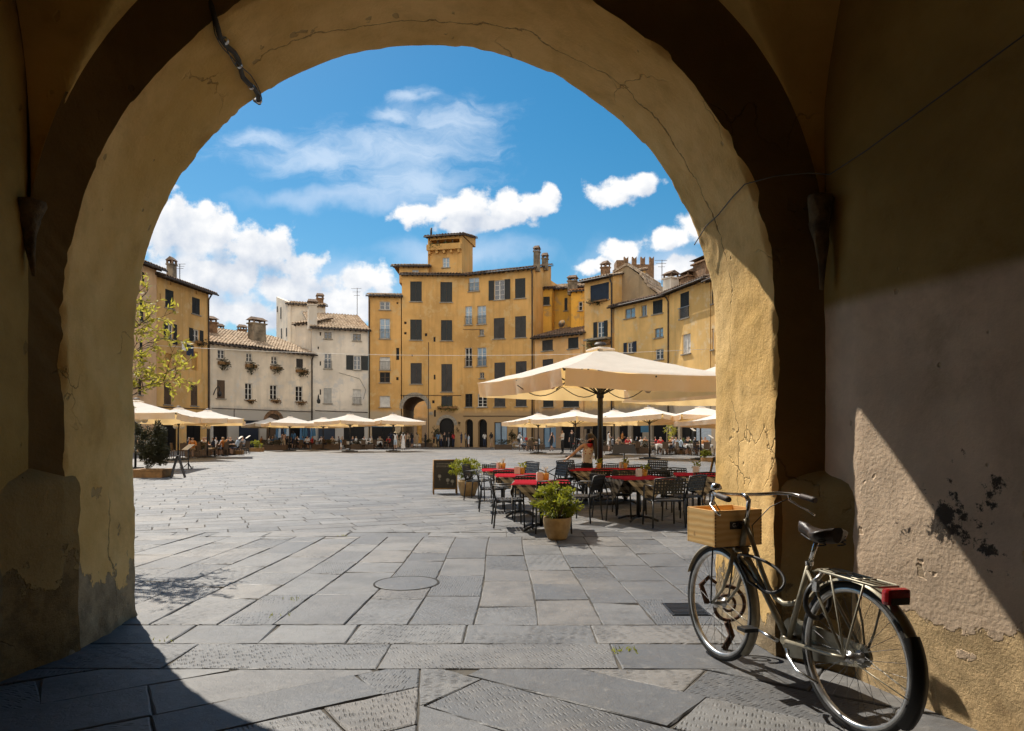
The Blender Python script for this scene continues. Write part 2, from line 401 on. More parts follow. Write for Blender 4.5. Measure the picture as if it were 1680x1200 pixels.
def glass_mat(name, col, rough=0.06, tint=None):
    m, t = newmat(name)
    n = t.noise(t.pos, 0.6, 3, 0.5)
    t.l.new(t.mix(n, tuple(x * 0.6 for x in col), tuple(x * 1.4 for x in col)), t.b.inputs['Base Color'])
    t.b.inputs['Roughness'].default_value = rough; t.b.inputs['Specular IOR Level'].default_value = 1.0
    t.b.inputs['IOR'].default_value = 1.6
    t.l.new(t.bump(t.noise(t.pos, 1.3, 2, 0.5), 0.12, 0.05), t.b.inputs['Normal'])
    return m
M = {}
M['dark_metal'] = pmat('dark_metal', (0.012, 0.012, 0.013), 0.42, 0.2, 8, 0.05, 60)
M['black'] = pmat('black', (0.012, 0.011, 0.011), 0.5, 0.2, 8)
M['rubber'] = pmat('rubber', (0.022, 0.021, 0.020), 0.8, 0.5, 14, 0.2, 120)
M['chrome'] = pmat('chrome', (0.62, 0.62, 0.62), 0.22, 0.15, 14, 0, 0, 1.0)
M['alu'] = pmat('alu', (0.5, 0.5, 0.5), 0.35, 0.2, 14, 0, 0, 1.0)
M['olive_paint'] = pmat('olive_paint', (0.29, 0.26, 0.19), 0.4, 0.25, 9, 0.03, 80, 0.35, coat=0.25)
M['leather'] = pmat('leather', (0.028, 0.018, 0.013), 0.42, 0.4, 10, 0.15, 90)
M['spoke'] = pmat('spoke', (0.16, 0.16, 0.16), 0.45, 0.2, 14, 0, 0, 0.8)
M['grip'] = pmat('grip', (0.05, 0.032, 0.024), 0.6, 0.3, 20, 0.2, 150)
M['red_lens'] = pmat('red_lens', (0.32, 0.01, 0.012), 0.25, 0.15, 10, coat=0.4)
M['rust'] = pmat('rust', (0.10, 0.05, 0.028), 0.85, 0.45, 18, 0.5, 60, 0.2)
M['wire'] = pmat('wire', (0.09, 0.08, 0.07), 0.7, 0.3, 10)
M['cable'] = pmat('cable', (0.045, 0.035, 0.025), 0.7, 0.3, 10)
M['stone'] = pmat('stone', (0.30, 0.27, 0.22), 0.9, 0.25, 6, 0.5, 30, obj=False)
M['terracotta'] = pmat('terracotta', (0.37, 0.23, 0.10), 0.85, 0.3, 5, 0.35, 30, col2=(0.42, 0.30, 0.16))
M['planter_wood'] = pmat('planter_wood', (0.23, 0.12, 0.04), 0.75, 0.3, 6, 0.3, 30)
M['soil'] = pmat('soil', (0.03, 0.022, 0.015), 0.95, 0.3, 20, 0.6, 40)
M['twig'] = pmat('twig', (0.07, 0.05, 0.03), 0.9, 0.3, 20)
M['shutter'] = pmat('shutter', (0.014, 0.017, 0.016), 0.6, 0.3, 2, obj=False)
M['shutter_grey'] = pmat('shutter_grey', (0.040, 0.037, 0.034), 0.7, 0.25, 2, obj=False)
M['shutter_blue'] = pmat('shutter_blue', (0.012, 0.022, 0.042), 0.6, 0.25, 2, obj=False)
M['shutter_pale'] = pmat('shutter_pale', (0.42, 0.41, 0.38), 0.7, 0.15, 2, obj=False)
M['white_frame'] = pmat('white_frame', (0.62, 0.60, 0.55), 0.6, 0.12, 2, obj=False)
M['brown_frame'] = pmat('brown_frame', (0.09, 0.055, 0.03), 0.7, 0.2, 2, obj=False)
M['pane'] = glass_mat('pane', (0.05, 0.06, 0.075))
M['pane_blue'] = glass_mat('pane_blue', (0.20, 0.31, 0.42), 0.1)
M['pane_dark'] = glass_mat('pane_dark', (0.010, 0.010, 0.011), 0.3); M['pane_dark'].node_tree.nodes['Principled BSDF'].inputs['Specular IOR Level'].default_value = 0.15
M['curtain'] = pmat('curtain', (0.62, 0.60, 0.56), 0.8, 0.15, 3, obj=False)
M['ochre_fill'] = pmat('ochre_fill', (0.48, 0.27, 0.07), 0.9, 0.2, 2, obj=False)
M['tile'] = tile_mat('tile', (0.30, 0.215, 0.145), (0.60, 0.48, 0.35), (0.15, 0.12, 0.09))
M['tile_dark'] = tile_mat('tile_dark', (0.13, 0.085, 0.06), (0.24, 0.17, 0.12), (0.08, 0.065, 0.05))
M['tile_red'] = tile_mat('tile_red', (0.45, 0.19, 0.08), (0.55, 0.30, 0.14), (0.16, 0.10, 0.07))
M['soffit_wood'] = pmat('soffit_wood', (0.05, 0.032, 0.02), 0.85, 0.3, 4, obj=False)
M['gutter'] = pmat('gutter', (0.045, 0.032, 0.025), 0.6, 0.3, 3, obj=False)
M['brick'] = pmat('brick', (0.20, 0.115, 0.06), 0.92, 0.4, 3, 0.6, 12, obj=False)
M['rubble'] = pmat('rubble', (0.21, 0.17, 0.12), 0.95, 0.5, 1.4, 0.8, 3, obj=False)
M['canvas'] = fabric_mat('canvas', (0.95, 0.925, 0.865), (1.0, 0.60, 0.17), 0.30)
M['canvas_edge'] = fabric_mat('canvas_edge', (0.90, 0.84, 0.72), (1.0, 0.70, 0.32), 0.5)
M['canvas_blue'] = fabric_mat('canvas_blue', (0.10, 0.22, 0.33), (0.1, 0.25, 0.4), 0.3)
M['red_cloth'] = fabric_mat('red_cloth', (0.45, 0.03, 0.045), (0.4, 0.03, 0.03), 0.15)
M['white_cloth'] = fabric_mat('white_cloth', (0.70, 0.69, 0.66), (0.5, 0.5, 0.45), 0.15)
M['chalk'] = pmat('chalk', (0.40, 0.38, 0.34), 0.9, 0.2, 30)
M['slate'] = pmat('slate', (0.016, 0.014, 0.013), 0.6, 0.3, 6)
M['ochre_wood'] = pmat('ochre_wood', (0.30, 0.16, 0.045), 0.6, 0.25, 12)
M['paper'] = pmat('paper', (0.66, 0.62, 0.55), 0.8, 0.1, 10)
M['yellow_pot'] = pmat('yellow_pot', (0.55, 0.30, 0.05), 0.6, 0.2, 10)
M['bulb'] = pmat('bulb', (0.75, 0.66, 0.50), 0.3, 0.05, 5)
M['leaf_lime'] = leafmat('leaf_lime', (0.09, 0.13, 0.012), (0.30, 0.31, 0.03), 0.4)
M['leaf_dark'] = leafmat('leaf_dark', (0.018, 0.022, 0.008), (0.06, 0.055, 0.02), 0.15)
M['leaf_olive'] = leafmat('leaf_olive', (0.20, 0.22, 0.035), (0.50, 0.47, 0.09), 0.5)
M['leaf_green'] = leafmat('leaf_green', (0.03, 0.05, 0.012), (0.11, 0.14, 0.03), 0.25)
M['leaf_rust'] = leafmat('leaf_rust', (0.06, 0.04, 0.015), (0.16, 0.09, 0.03), 0.2)
M['skin'] = pmat('skin', (0.46, 0.27, 0.18), 0.6, 0.1, 12)
M['hair_dark'] = pmat('hair_dark', (0.022, 0.014, 0.010), 0.55, 0.3, 20)
M['hair_fair'] = pmat('hair_fair', (0.30, 0.20, 0.10), 0.6, 0.25, 20)
M['straw'] = pmat('straw', (0.52, 0.40, 0.22), 0.8, 0.2, 20)
for nm, c_ in (('cloth_white', (0.70, 0.69, 0.67)), ('cloth_black', (0.014, 0.014, 0.016)), ('cloth_blue', (0.07, 0.17, 0.30)), ('cloth_navy', (0.018, 0.028, 0.06)),
               ('cloth_orange', (0.50, 0.20, 0.05)), ('cloth_grey', (0.22, 0.23, 0.25)), ('cloth_red', (0.45, 0.03, 0.03)), ('cloth_paleblue', (0.45, 0.55, 0.66)), ('cloth_tan', (0.40, 0.30, 0.19))):
    M[nm] = pmat(nm, c_, 0.85, 0.15, 10, 0.2, 25)
# ------------------------------------------------------------------ the gateway the photograph is taken from
NSEED = Vector((13.1, 7.7, 3.3))
def nz(p, s): return noise.noise(Vector(p) * s + NSEED)
def fbm(p, s, o=4): return noise.fractal(Vector(p) * s + NSEED, 1.0, 2.0, o)
M['pl_arch'] = plaster('plaster_arch', (0.78, 0.475, 0.145), (0.88, 0.59, 0.25), patch=(0.40, 0.30, 0.18), patch_z=0.42, bump=0.6, crack=0.4, seam=True, stain=0.45)
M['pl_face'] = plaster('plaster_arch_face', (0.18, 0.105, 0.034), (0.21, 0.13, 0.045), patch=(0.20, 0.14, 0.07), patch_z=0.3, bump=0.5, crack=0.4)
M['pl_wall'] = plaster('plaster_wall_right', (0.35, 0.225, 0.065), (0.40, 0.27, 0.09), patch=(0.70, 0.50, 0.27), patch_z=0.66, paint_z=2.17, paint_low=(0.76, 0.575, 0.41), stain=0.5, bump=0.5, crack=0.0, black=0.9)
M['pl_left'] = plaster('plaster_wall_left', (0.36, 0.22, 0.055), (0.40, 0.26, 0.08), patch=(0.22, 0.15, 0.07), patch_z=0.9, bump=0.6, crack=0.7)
M['pl_plinth'] = plaster('plaster_plinth', (0.32, 0.20, 0.07), (0.38, 0.26, 0.10), patch=(0.26, 0.165, 0.065), patch_z=0.45, bump=0.8, crack=0.6)
M['pl_vault'] = plaster('plaster_vault', (0.76, 0.50, 0.16), (0.80, 0.56, 0.21), bump=0.4, crack=0.35)
M['pl_out'] = facade_mat('plaster_outside', (0.55, 0.36, 0.13))
M['corbel'] = pmat('corbel', (0.13, 0.085, 0.04), 0.95, 0.5, 9, 0.8, 30, obj=False)
GATE = thing('gateway_building', 'shadowed ochre plaster gateway with round arch framing the square', 'archway', (-0.65, 5.28, 0))
ZS, RA = 2.17, 2.24
CN, YN, CF, YF = -0.585, 4.31, -0.675, 5.28
def arch_pt(u, w):
    """u 0..1 along the intrados from left foot to right foot, w 0 near ring .. 1 far ring"""
    L1 = ZS; L2 = math.pi * RA; T = 2 * L1 + L2; s = u * T
    c = CN + (CF - CN) * w; y = YN + (YF - YN) * w
    if s < L1: return Vector((c - RA, y, s)), Vector((1, 0, 0))
    if s < L1 + L2:
        a = math.pi - (s - L1) / RA
        return Vector((c + RA * math.cos(a), y, ZS + RA * math.sin(a))), Vector((-math.cos(a), 0, -math.sin(a)))
    return Vector((c + RA, y, L1 - (s - L1 - L2))), Vector((-1, 0, 0))
NU, NW = 420, 40
vs = []
for i in range(NU + 1):
    for j in range(NW + 1):
        u, w_ = i / NU, j / NW
        p, n = arch_pt(u, w_)
        d = 0.012 * fbm(p, 1.6) + 0.006 * fbm(p, 6)
        e = max(0.0, 1 - min(w_, 1 - w_) * 0.97 / 0.03)
        chip = max(0.0, fbm(p, 3.2) - 0.02) * 0.055 + 0.004
        d -= e * e * chip
        if p.z < 0.55 and p.x < 0: d += (0.55 - p.z) * 0.07 * (0.7 + fbm(p, 3))
        vs.append(p + n * d)
fs = [(i * (NW + 1) + j, (i + 1) * (NW + 1) + j, (i + 1) * (NW + 1) + j + 1, i * (NW + 1) + j + 1) for i in range(NU) for j in range(NW)]
mb = WB(); mb.add(vs, fs, 0, True); mb.build('arch', M['pl_arch'], GATE)
near = [Vector(vs[i * (NW + 1)]) for i in range(NU + 1)]
far = [Vector(vs[i * (NW + 1) + NW]) for i in range(NU + 1)]
# inner face of the arch, out to the wall arch of the vault
OC, OZ, OR = -0.50, 2.41, 2.44
def outer_pt(u):
    L1 = OZ; L2 = math.pi * OR; T = 2 * L1 + L2; s = u * T
    if s < L1: x, z = OC - OR, s
    elif s < L1 + L2: a = math.pi - (s - L1) / OR; x, z = OC + OR * math.cos(a), OZ + OR * math.sin(a)
    else: x, z = OC + OR, L1 - (s - L1 - L2)
    y = 4.12 + (4.20 - 4.12) * (x - (OC - OR)) / (2 * OR)
    return Vector((x, y, z))
NR = 6; vv = []
for i in range(NU + 1):
    o = outer_pt(i / NU)
    for k in range(NR + 1):
        q = near[i].lerp(o, k / NR)
        if 0 < k < NR: q.y += 0.012 * fbm(q, 2.0)
        vv.append(q)
mb = WB(); mb.add(vv, [(i * (NR + 1) + k, (i + 1) * (NR + 1) + k, (i + 1) * (NR + 1) + k + 1, i * (NR + 1) + k + 1) for i in range(NU) for k in range(NR)], 0, True)
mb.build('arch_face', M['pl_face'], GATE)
# cross vault
FL, FR, BR, BL = Vector((-2.93, 4.16, 0)), Vector((1.94, 4.24, 0)), Vector((3.66, -1.2, 0)), Vector((-2.28, -1.1, 0))
def vault_pt(s, t):
    a = (FL * (1 - s) + FR * (1 + s)) * 0.5; b = (BL * (1 - s) + BR * (1 + s)) * 0.5
    p = b * ((1 - t) * 0.5) + a * ((1 + t) * 0.5)
    za = math.sqrt(max(0, 1 - s * s)); zb = max(0, 1 - abs(t) ** 3.6) ** (1 / 3.6)
    return Vector((p.x, p.y, 2.41 + 2.40 * max(za, zb) + 0.012 * fbm((p.x, p.y, 0), 1.5)))
NV = 110; vv = []
for i in range(NV + 1):
    for j in range(NV + 1):
        vv.append(vault_pt(math.sin(math.pi * (i / NV - .5)), math.sin(math.pi * (j / NV - .5))))
mb = WB(); mb.add(vv, [(i * (NV + 1) + j, (i + 1) * (NV + 1) + j, (i + 1) * (NV + 1) + j + 1, i * (NV + 1) + j + 1) for i in range(NV) for j in range(NV)], 0, True)
mb.build('vault', M['pl_vault'], GATE)
# side walls of the passage (dense sheets with slight relief)
def wall_sheet(name, pl, z1, mat, step=0.06, amp=0.012):
    pts = []; 
    for a, b in zip(pl[:-1], pl[1:]):
        a = Vector((*a, 0)); b = Vector((*b, 0)); n = max(1, int((b - a).length / step))
        pts += [a.lerp(b, k / n) for k in range(n)]
    pts.append(Vector((*pl[-1], 0))); nz_ = int(z1 / step); vv = []
    for p in pts:
        for k in range(nz_ + 1):
            q = Vector((p.x, p.y, z1 * k / nz_)); q.x += amp * fbm(q, 1.3) + amp * 0.3 * fbm(q, 7)
            vv.append(q)
    m_ = nz_ + 1
    mb = WB(); mb.add(vv, [(i * m_ + k, (i + 1) * m_ + k, (i + 1) * m_ + k + 1, i * m_ + k + 1) for i in range(len(pts) - 1) for k in range(nz_)], 0, True)
    return mb.build(name, mat, GATE)
WSL = 0.339
wall_sheet('side_wall', [(1.93, 4.21), (1.975, 3.90), (1.975 + WSL * 5.2, -1.3)], 5.0, M['pl_wall'])
wall_sheet('side_wall', [(-2.93, 4.13), (-2.85, 3.6), (-2.28, -1.2)], 5.0, M['pl_left'])
mb = WB(); mb.quad((-2.6, -1.2, 0), (4.0, -1.2, 0), (4.0, -1.2, 5), (-2.6, -1.2, 5)); mb.build('back_wall', M['pl_vault'], GATE)
# plinths at the foot of the two piers
def plinth(poly, h, rise, back):
    nlay = 26; n0 = 14; vv = []; cnt = 0
    pp = []
    for a, b in zip(poly[:-1], poly[1:]):
        a = Vector((*a, 0)); b = Vector((*b, 0)); pp += [a.lerp(b, k / n0) for k in range(n0)]
    pp.append(Vector((*poly[-1], 0)))
    c = Vector((*back, 0))
    rows = []
    for k in range(nlay + 1):
        z = h * k / nlay
        row = []
        for p in pp:
            q = Vector((p.x, p.y, z)); d = (c - q); d.z = 0; d.normalize()
            q += d * (0.018 * fbm(q, 2.2) + 0.008 * fbm(q, 9) + (0.03 * max(0, (z / h - 0.93) / 0.07) ** 2))
            row.append(q)
        rows.append(row)
    for k in range(1, 7):
        f = k / 6; row = []
        for q0 in rows[nlay]:
            q = q0.lerp(Vector((c.x, c.y, h)), f); q.z = h + rise * f + 0.012 * fbm(q, 5); row.append(q)
        rows.append(row)
    m_ = len(pp); vv = [q for r in rows for q in r]
    mb = WB(); mb.add(vv, [(i * m_ + k, i * m_ + k + 1, (i + 1) * m_ + k + 1, (i + 1) * m_ + k) for i in range(len(rows) - 1) for k in range(m_ - 1)], 0, True)
    return mb.build('plinth', M['pl_plinth'], GATE)
plinth([(1.675, 4.36), (1.70, 4.285), (1.815, 4.150), (1.90, 4.035), (1.972, 3.93), (2.02, 3.84)], 1.11, 0.12, (2.0, 4.22))
plinth([(-2.80, 4.42), (-2.81, 4.27), (-2.865, 4.02), (-2.905, 3.72), (-2.93, 3.45)], 1.13, 0.14, (-3.05, 4.05))
# corbels under the springing of the vault
for (x, y, z0, z1, nm) in ((1.865, 4.13, 2.28, 2.84, 'corbel'), (-2.885, 4.09, 2.36, 2.80, 'corbel')):
    mb = WB(); mb.lathe([(0.01, z0), (0.025, z0 + (z1 - z0) * .25), (0.035, z0 + (z1 - z0) * .5), (0.055, z0 + (z1 - z0) * .72), (0.052, z0 + (z1 - z0) * .78), (0.072, z1 - .03), (0.072, z1)], 18, (x, y, 0), 0, True, cap=True)
    for i in range(len(mb.v)):
        q = Vector(mb.v[i]); mb.v[i] = tuple(q + Vector((fbm(q, 11), fbm(q + Vector((3, 0, 0)), 11), fbm(q, 7) * .5)) * 0.028)
    mb.build(nm, M['corbel'], GATE)
# outside shell: facade with the arch opening, flanks, roof
vv = []; 
def rect_pt(u):
    x0, x1, z1 = -14.0, 12.0, 11.5; L = 2 * z1 + (x1 - x0)
    c1, c2 = ZS * 1.0, ZS + math.pi * RA
    T = 2 * ZS + math.pi * RA; s = u * T
    a = None
    if s < ZS: return Vector((x0, YF, s / ZS * 3.0))
    if s > T - ZS: return Vector((x1, YF, (T - s) / ZS * 3.0))
    f = (s - ZS) / (math.pi * RA); P_ = 2 * (z1 - 3.0) + (x1 - x0); d = f * P_
    if d < z1 - 3: return Vector((x0, YF, 3 + d))
    d -= z1 - 3
    if d < x1 - x0: return Vector((x0 + d, YF, z1))
    d -= x1 - x0; return Vector((x1, YF, z1 - d))
mb = WB()
for i in range(NU + 1): vv += [far[i], rect_pt(i / NU)]
mb.add(vv, [(2 * i, 2 * i + 1, 2 * i + 3, 2 * i + 2) for i in range(NU)], 0)
X0, X1, YB, ZT = -14.0, 12.0, -6.0, 11.5
mb.quad((X0, YF, 0), (X0, YB, 0), (X0, YB, ZT), (X0, YF, ZT)); mb.quad((X1, YF, 0), (X1, YB, 0), (X1, YB, ZT), (X1, YF, ZT))
mb.quad((X0, YB, 0), (X1, YB, 0), (X1, YB, ZT), (X0, YB, ZT))
mb.build('outer_wall', M['pl_out'], GATE)
mb = WB(); mb.hexa([(X0 - .5, YB - .5, ZT + .01), (X1 + .5, YB - .5, ZT + .01), (X1 + .5, YF + .45, ZT + .01), (X0 - .5, YF + .45, ZT + .01), (X0 - .5, YB - .5, ZT + .3), (X1 + .5, YB - .5, ZT + .3), (X1 + .5, YF + .45, ZT + .3), (X0 - .5, YF + .45, ZT + .3)])
mb.build('roof', M['tile'], GATE)
# conduit and loose cables across the soffit, and a thin wire along the right wall
def soffit(ang, w_, off=0.0):
    a = R(ang); c = CN + (CF - CN) * w_; y = YN + (YF - YN) * w_
    return Vector((c + (RA - off) * math.cos(a), y, ZS + (RA - off) * math.sin(a)))
mb = WB()
pa = [soffit(125.3 + 0.5 * math.sin(k * 1.3), k / 10, 0.035) for k in range(11)]
top = pa[0] + Vector((-0.09, -0.04, 0.38))
mb.tube([top, pa[0] + Vector((-.01, -0.03, 0.06))] + pa + [soffit(125.9, 1.0, -0.02) + Vector((0, .03, 0))], 0.017, 10, 0)
CB = mb.build('conduit', M['cable'], None, origin=pa[0]); tag(CB, 'grey conduit running across the underside of the arch', 'conduit')
for q, (of, da, ph) in enumerate(((0.05, 0.7, 0.0), (0.045, 1.1, 1.1))):
    mb = WB(); pts = [top + Vector((0.02 * q, -.01, 0))]
    for k in range(15):
        f = k / 14; pts.append(soffit(125.3 + da * math.sin(f * 5 + ph), f, of * abs(math.sin(f * 3.1 * (2 + q * .5) + ph)) + 0.02))
    mb.tube(pts, 0.0035, 6, 0); o = mb.build('cable', M['black'], CB, origin=pa[0])
for f in (0.15, 0.45, 0.75, 0.97):
    mb = WB(); c = soffit(125.3, f, 0.035); mb.lathe([(0.022, -.012), (0.024, 0), (0.022, .012)], 12, c, 0, True, 'y'); mb.build('clip', M['alu'], CB, origin=pa[0])
mb = WB()
def wallpt(Y, z, off=0.03): return Vector((1.975 + WSL * (3.90 - Y) - off, Y - off * .3, z))
ch = [soffit(19.6, 1.0, 0.0) + Vector((-0.02, 0.02, -0.05)), soffit(20.2, .75, .02), soffit(20.4, .5, .02), soffit(21.2, .25, .02), soffit(21.6, 0.02, .02), Vector((1.62, 4.20, 2.99)), Vector((1.78, 4.10, 2.97)), Vector((1.87, 4.02, 2.93)), wallpt(3.8, 2.97, .05)]
wq = lambda Y: CAMH + (HY - (280 + ((wallpt(Y, 0).x) / Y * FPX + CX - 1356) / 324.0 * -222)) / FPX * Y
ch += [wallpt(2.7, wq(2.7), .05), wallpt(2.45, wq(2.45), .05)]
mb.tube(ch, 0.004, 6, 0); o = mb.build('wire', M['wire'], None, origin=ch[0]); tag(o, 'thin dark wire stretched from the arch edge up the right wall', 'wire')
# string over the square
mb = WB(); A_, B_ = Vector((-27.5, 52, 8.2)), Vector((15.5, 52.6, 8.0)); pts = []
for k in range(41):
    f = k / 40; q = A_.lerp(B_, f); q.z -= 0.65 * (1 - (2 * f - 1) ** 2); pts.append(q)
mb.tube(pts, 0.016, 5, 0); o = mb.build('wire', pmat('pale_wire', (0.6, 0.56, 0.5), 0.6), None, origin=A_); tag(o, 'pale thin wire slung across the square before the facades', 'wire')

# ------------------------------------------------------------------ paving
def clip_half(poly, nx, ny, d):       # keep nx*x+ny*y <= d
    out = []
    for i in range(len(poly)):
        a, b = poly[i], poly[(i + 1) % len(poly)]
        da, db = nx * a[0] + ny * a[1] - d, nx * b[0] + ny * b[1] - d
        if da <= 0: out.append(a)
        if (da < 0 < db) or (db < 0 < da):
            f = da / (da - db); out.append((a[0] + (b[0] - a[0]) * f, a[1] + (b[1] - a[1]) * f))
    return out
def area(p): return 0.5 * sum(p[i][0] * p[(i + 1) % len(p)][1] - p[(i + 1) % len(p)][0] * p[i][1] for i in range(len(p)))
def inset(poly, g):
    if len(poly) < 3: return []
    if area(poly) < 0: poly = poly[::-1]
    res = list(poly)
    for i in range(len(poly)):
        a, b = poly[i], poly[(i + 1) % len(poly)]; dx, dy = b[0] - a[0], b[1] - a[1]; L = math.hypot(dx, dy)
        if L < 1e-5: continue
        nx, ny = dy / L, -dx / L
        res = clip_half(res, nx, ny, nx * a[0] + ny * a[1] - g)
        if len(res) < 3: return []
    cl = []
    for p in res:
        if not cl or math.hypot(p[0] - cl[-1][0], p[1] - cl[-1][1]) > 0.004: cl.append(p)
    return cl
SV, SF, ST = [], [], []
def slab(poly, gap=0.006, ch=0.006, tone=None, rnd=random, jit=0.0025, wear=0.0):
    p = inset(poly, gap)
    if len(p) < 3 or abs(area(p)) < 0.012: return
    t = inset(p, ch)
    if len(t) != len(p):
        t = [(x * .985 + sum(q[0] for q in p) / len(p) * .015, y * .985 + sum(q[1] for q in p) / len(p) * .015) for x, y in p]
    if wear:
        def rag(poly):
            out = []
            for i in range(len(poly)):
                a, b_ = poly[i], poly[(i + 1) % len(poly)]; L = math.hypot(b_[0] - a[0], b_[1] - a[1]); k = max(1, int(L / .09)); out.append(a)
                for q in range(1, k):
                    x, y = a[0] + (b_[0] - a[0]) * q / k, a[1] + (b_[1] - a[1]) * q / k
                    e = wear * (noise.noise(Vector((x * 9, y * 9, 4.4))) + .6 * noise.noise(Vector((x * 31, y * 31, 8.1)))); nx, ny = (b_[1] - a[1]) / L, -(b_[0] - a[0]) / L; out.append((x + nx * e, y + ny * e))
            return out
        p = rag(p); cxm, cym = sum(q[0] for q in p) / len(p), sum(q[1] for q in p) / len(p)
        t = []
        for x, y in p:
            d = math.hypot(x - cxm, y - cym); f = max(.5, 1 - ch * (1.4 + 1.2 * noise.noise(Vector((x * 14, y * 14, 1.7)))) / d); t.append((cxm + (x - cxm) * f, cym + (y - cym) * f))
    n = len(p); b = len(SV); zt = rnd.uniform(-jit, jit); sx_, sy_ = rnd.gauss(0, jit * .8), rnd.gauss(0, jit * .8)
    cx, cy = p[0]
    for x, y in p: SV.append((x, y, -0.02))
    for x, y in p: SV.append((x, y, -ch * .8 + zt))
    for x, y in t: SV.append((x, y, zt + sx_ * (x - cx) + sy_ * (y - cy)))
    tn = rnd.random() if tone is None else tone
    SF.append(list(range(b + 2 * n, b + 3 * n))); ST.append(tn)
    for i in range(n):
        j = (i + 1) % n
        SF.append([b + i, b + j, b + n + j, b + n + i]); ST.append(tn)
        SF.append([b + n + i, b + n + j, b + 2 * n + j, b + 2 * n + i]); ST.append(tn)
def rows(region, ang, origin, ext, width, length, gap, ch, rnd, wj=.15, lj=.35, wob=0.012):
    """courses of slabs at angle ang, clipped to a convex region given as half planes"""
    ca, sa = math.cos(ang), math.sin(ang)
    v = ext[2]
    while v < ext[3]:
        wd = width * rnd.uniform(1 - wj, 1 + wj); u = ext[0] - rnd.random() * length
        wb0 = v; 
        while u < ext[1]:
            ln = length * rnd.uniform(1 - lj, 1 + lj); sk = rnd.gauss(0, wob)
            pl = [(u + rnd.gauss(0, wob * .3), v), (u + ln + sk, v + rnd.gauss(0, wob * .2)), (u + ln - sk, v + wd), (u, v + wd)]
            w2 = [(origin[0] + x * ca - y * sa, origin[1] + x * sa + y * ca) for x, y in pl]
            cxp = sum(p[0] for p in w2) / 4; cyp = sum(p[1] for p in w2) / 4
            for h in region:
                w2 = clip_half(w2, *h)
                if len(w2) < 3: break
            if len(w2) >= 3: slab(w2, gap, ch, None, rnd, 0.0025 if cyp < 10 else 0.0015, .007 if cyp < 9.8 and abs(cxp) < 6 else 0.0)
            u += ln
        v += wd
rnd = random.Random(5)
# passage: chevron meeting on a slanting line
ax = lambda y: -0.42 - 0.12 * (y - 3)
nL = (1, 0.12, -0.42 + 0.36)       # x + .12 y <= -.06
rows([nL, (0, 1, 4.08), (-1, 0, 4.2), (0, -1, 1.6)], R(33), (-0.42, 3.0), (-5, 3, -4, 4), 0.43, 1.05, 0.005, 0.006, rnd)
rows([(-1, -0.12, 0.06), (0, 1, 4.08), (1, 0, 5.2), (0, -1, 1.6)], R(-35), (-0.42, 3.0), (-3, 7, -4, 5), 0.44, 1.1, 0.005, 0.006, rnd)
# two transverse bands at the threshold
rows([(0, 1, 4.57), (0, -1, -4.08), (-1, 0, 3.4), (1, 0, 2.6)], 0, (-3.6, 4.08), (0, 6.3, 0, .3), 0.49, 1.25, 0.005, 0.006, rnd, 0.0, 0.2)
rows([(0, 1, 5.02), (0, -1, -4.57), (-1, 0, 3.4), (1, 0, 2.6)], 0, (-3.6, 4.57), (0, 6.3, 0, .3), 0.45, 0.72, 0.006, 0.007, rnd, 0.0, 0.3)
# long courses running out from the arch, fanning a little
x = -4.6
while x < 4.55:
    wd = rnd.uniform(0.38, 0.58); wd = 4.6 - x if x + wd > 4.15 else wd; y = 5.02 - (0 if abs(x) < 3.2 else 0); 
    f0 = lambda X, Y: X + (X + 0.55) * 0.012 * (5.0 - Y) + 0.02 * math.sin(Y * 1.3 + X)
    while y < 9.35:
        ln = rnd.uniform(0.42, 1.05); y1 = min(y + ln, 9.35)
        sk = rnd.gauss(0, .02)
        slab([(f0(x, y), y), (f0(x + wd, y), y + 0), (f0(x + wd, y1), y1 + (sk if y1 < 9.3 else 0)), (f0(x, y1), y1 + (-sk if y1 < 9.3 else 0))], 0.006, 0.006, None, rnd, .003, .007)
        y = y1
    x += wd
# narrow band, then the big field in oblique courses
rows([(0, 1, 9.75), (0, -1, -9.35), (-1, 0, 4.37), (1, 0, 4.31)], 0, (-6, 9.35), (0, 12, 0, .3), 0.40, 0.85, 0.006, 0.006, rnd, 0.0)
rows([(0, -1, -9.75), (0, 1, 40), (1, 0.25, 3.0 + 2.4), (-1, .05, 30)], R(24), (0, 9.75), (-45, 32, -24, 48), 0.40, 0.85, 0.006, 0.006, rnd)
rows([(0, -1, -9.75), (0, 1, 40), (-1, -0.25, -5.4), (1, 0, 22)], R(-28), (5, 9.75), (-32, 32, -12, 48), 0.40, 0.85, 0.006, 0.006, rnd)
rows([(0, -1, -40), (0, 1, 79), (-1, 0, 32), (1, 0, 19)], R(14), (0, 40), (-45, 30, -16, 50), 0.55, 1.2, 0.007, 0.006, rnd)
rows([(0, 1, 9.75), (0, -1, -5.3), (1, -0.0483, -4.8415), (-1, 0, 14)], R(12), (-14, 5.3), (-3, 14, -4, 6), 0.42, 0.9, 0.006, 0.006, rnd)
rows([(0, 1, 9.75), (0, -1, -5.3), (-1, -0.0618, -4.909), (1, 0, 14)], R(-12), (4.2, 5.3), (-3, 14, -1, 8), 0.42, 0.9, 0.006, 0.006, rnd)
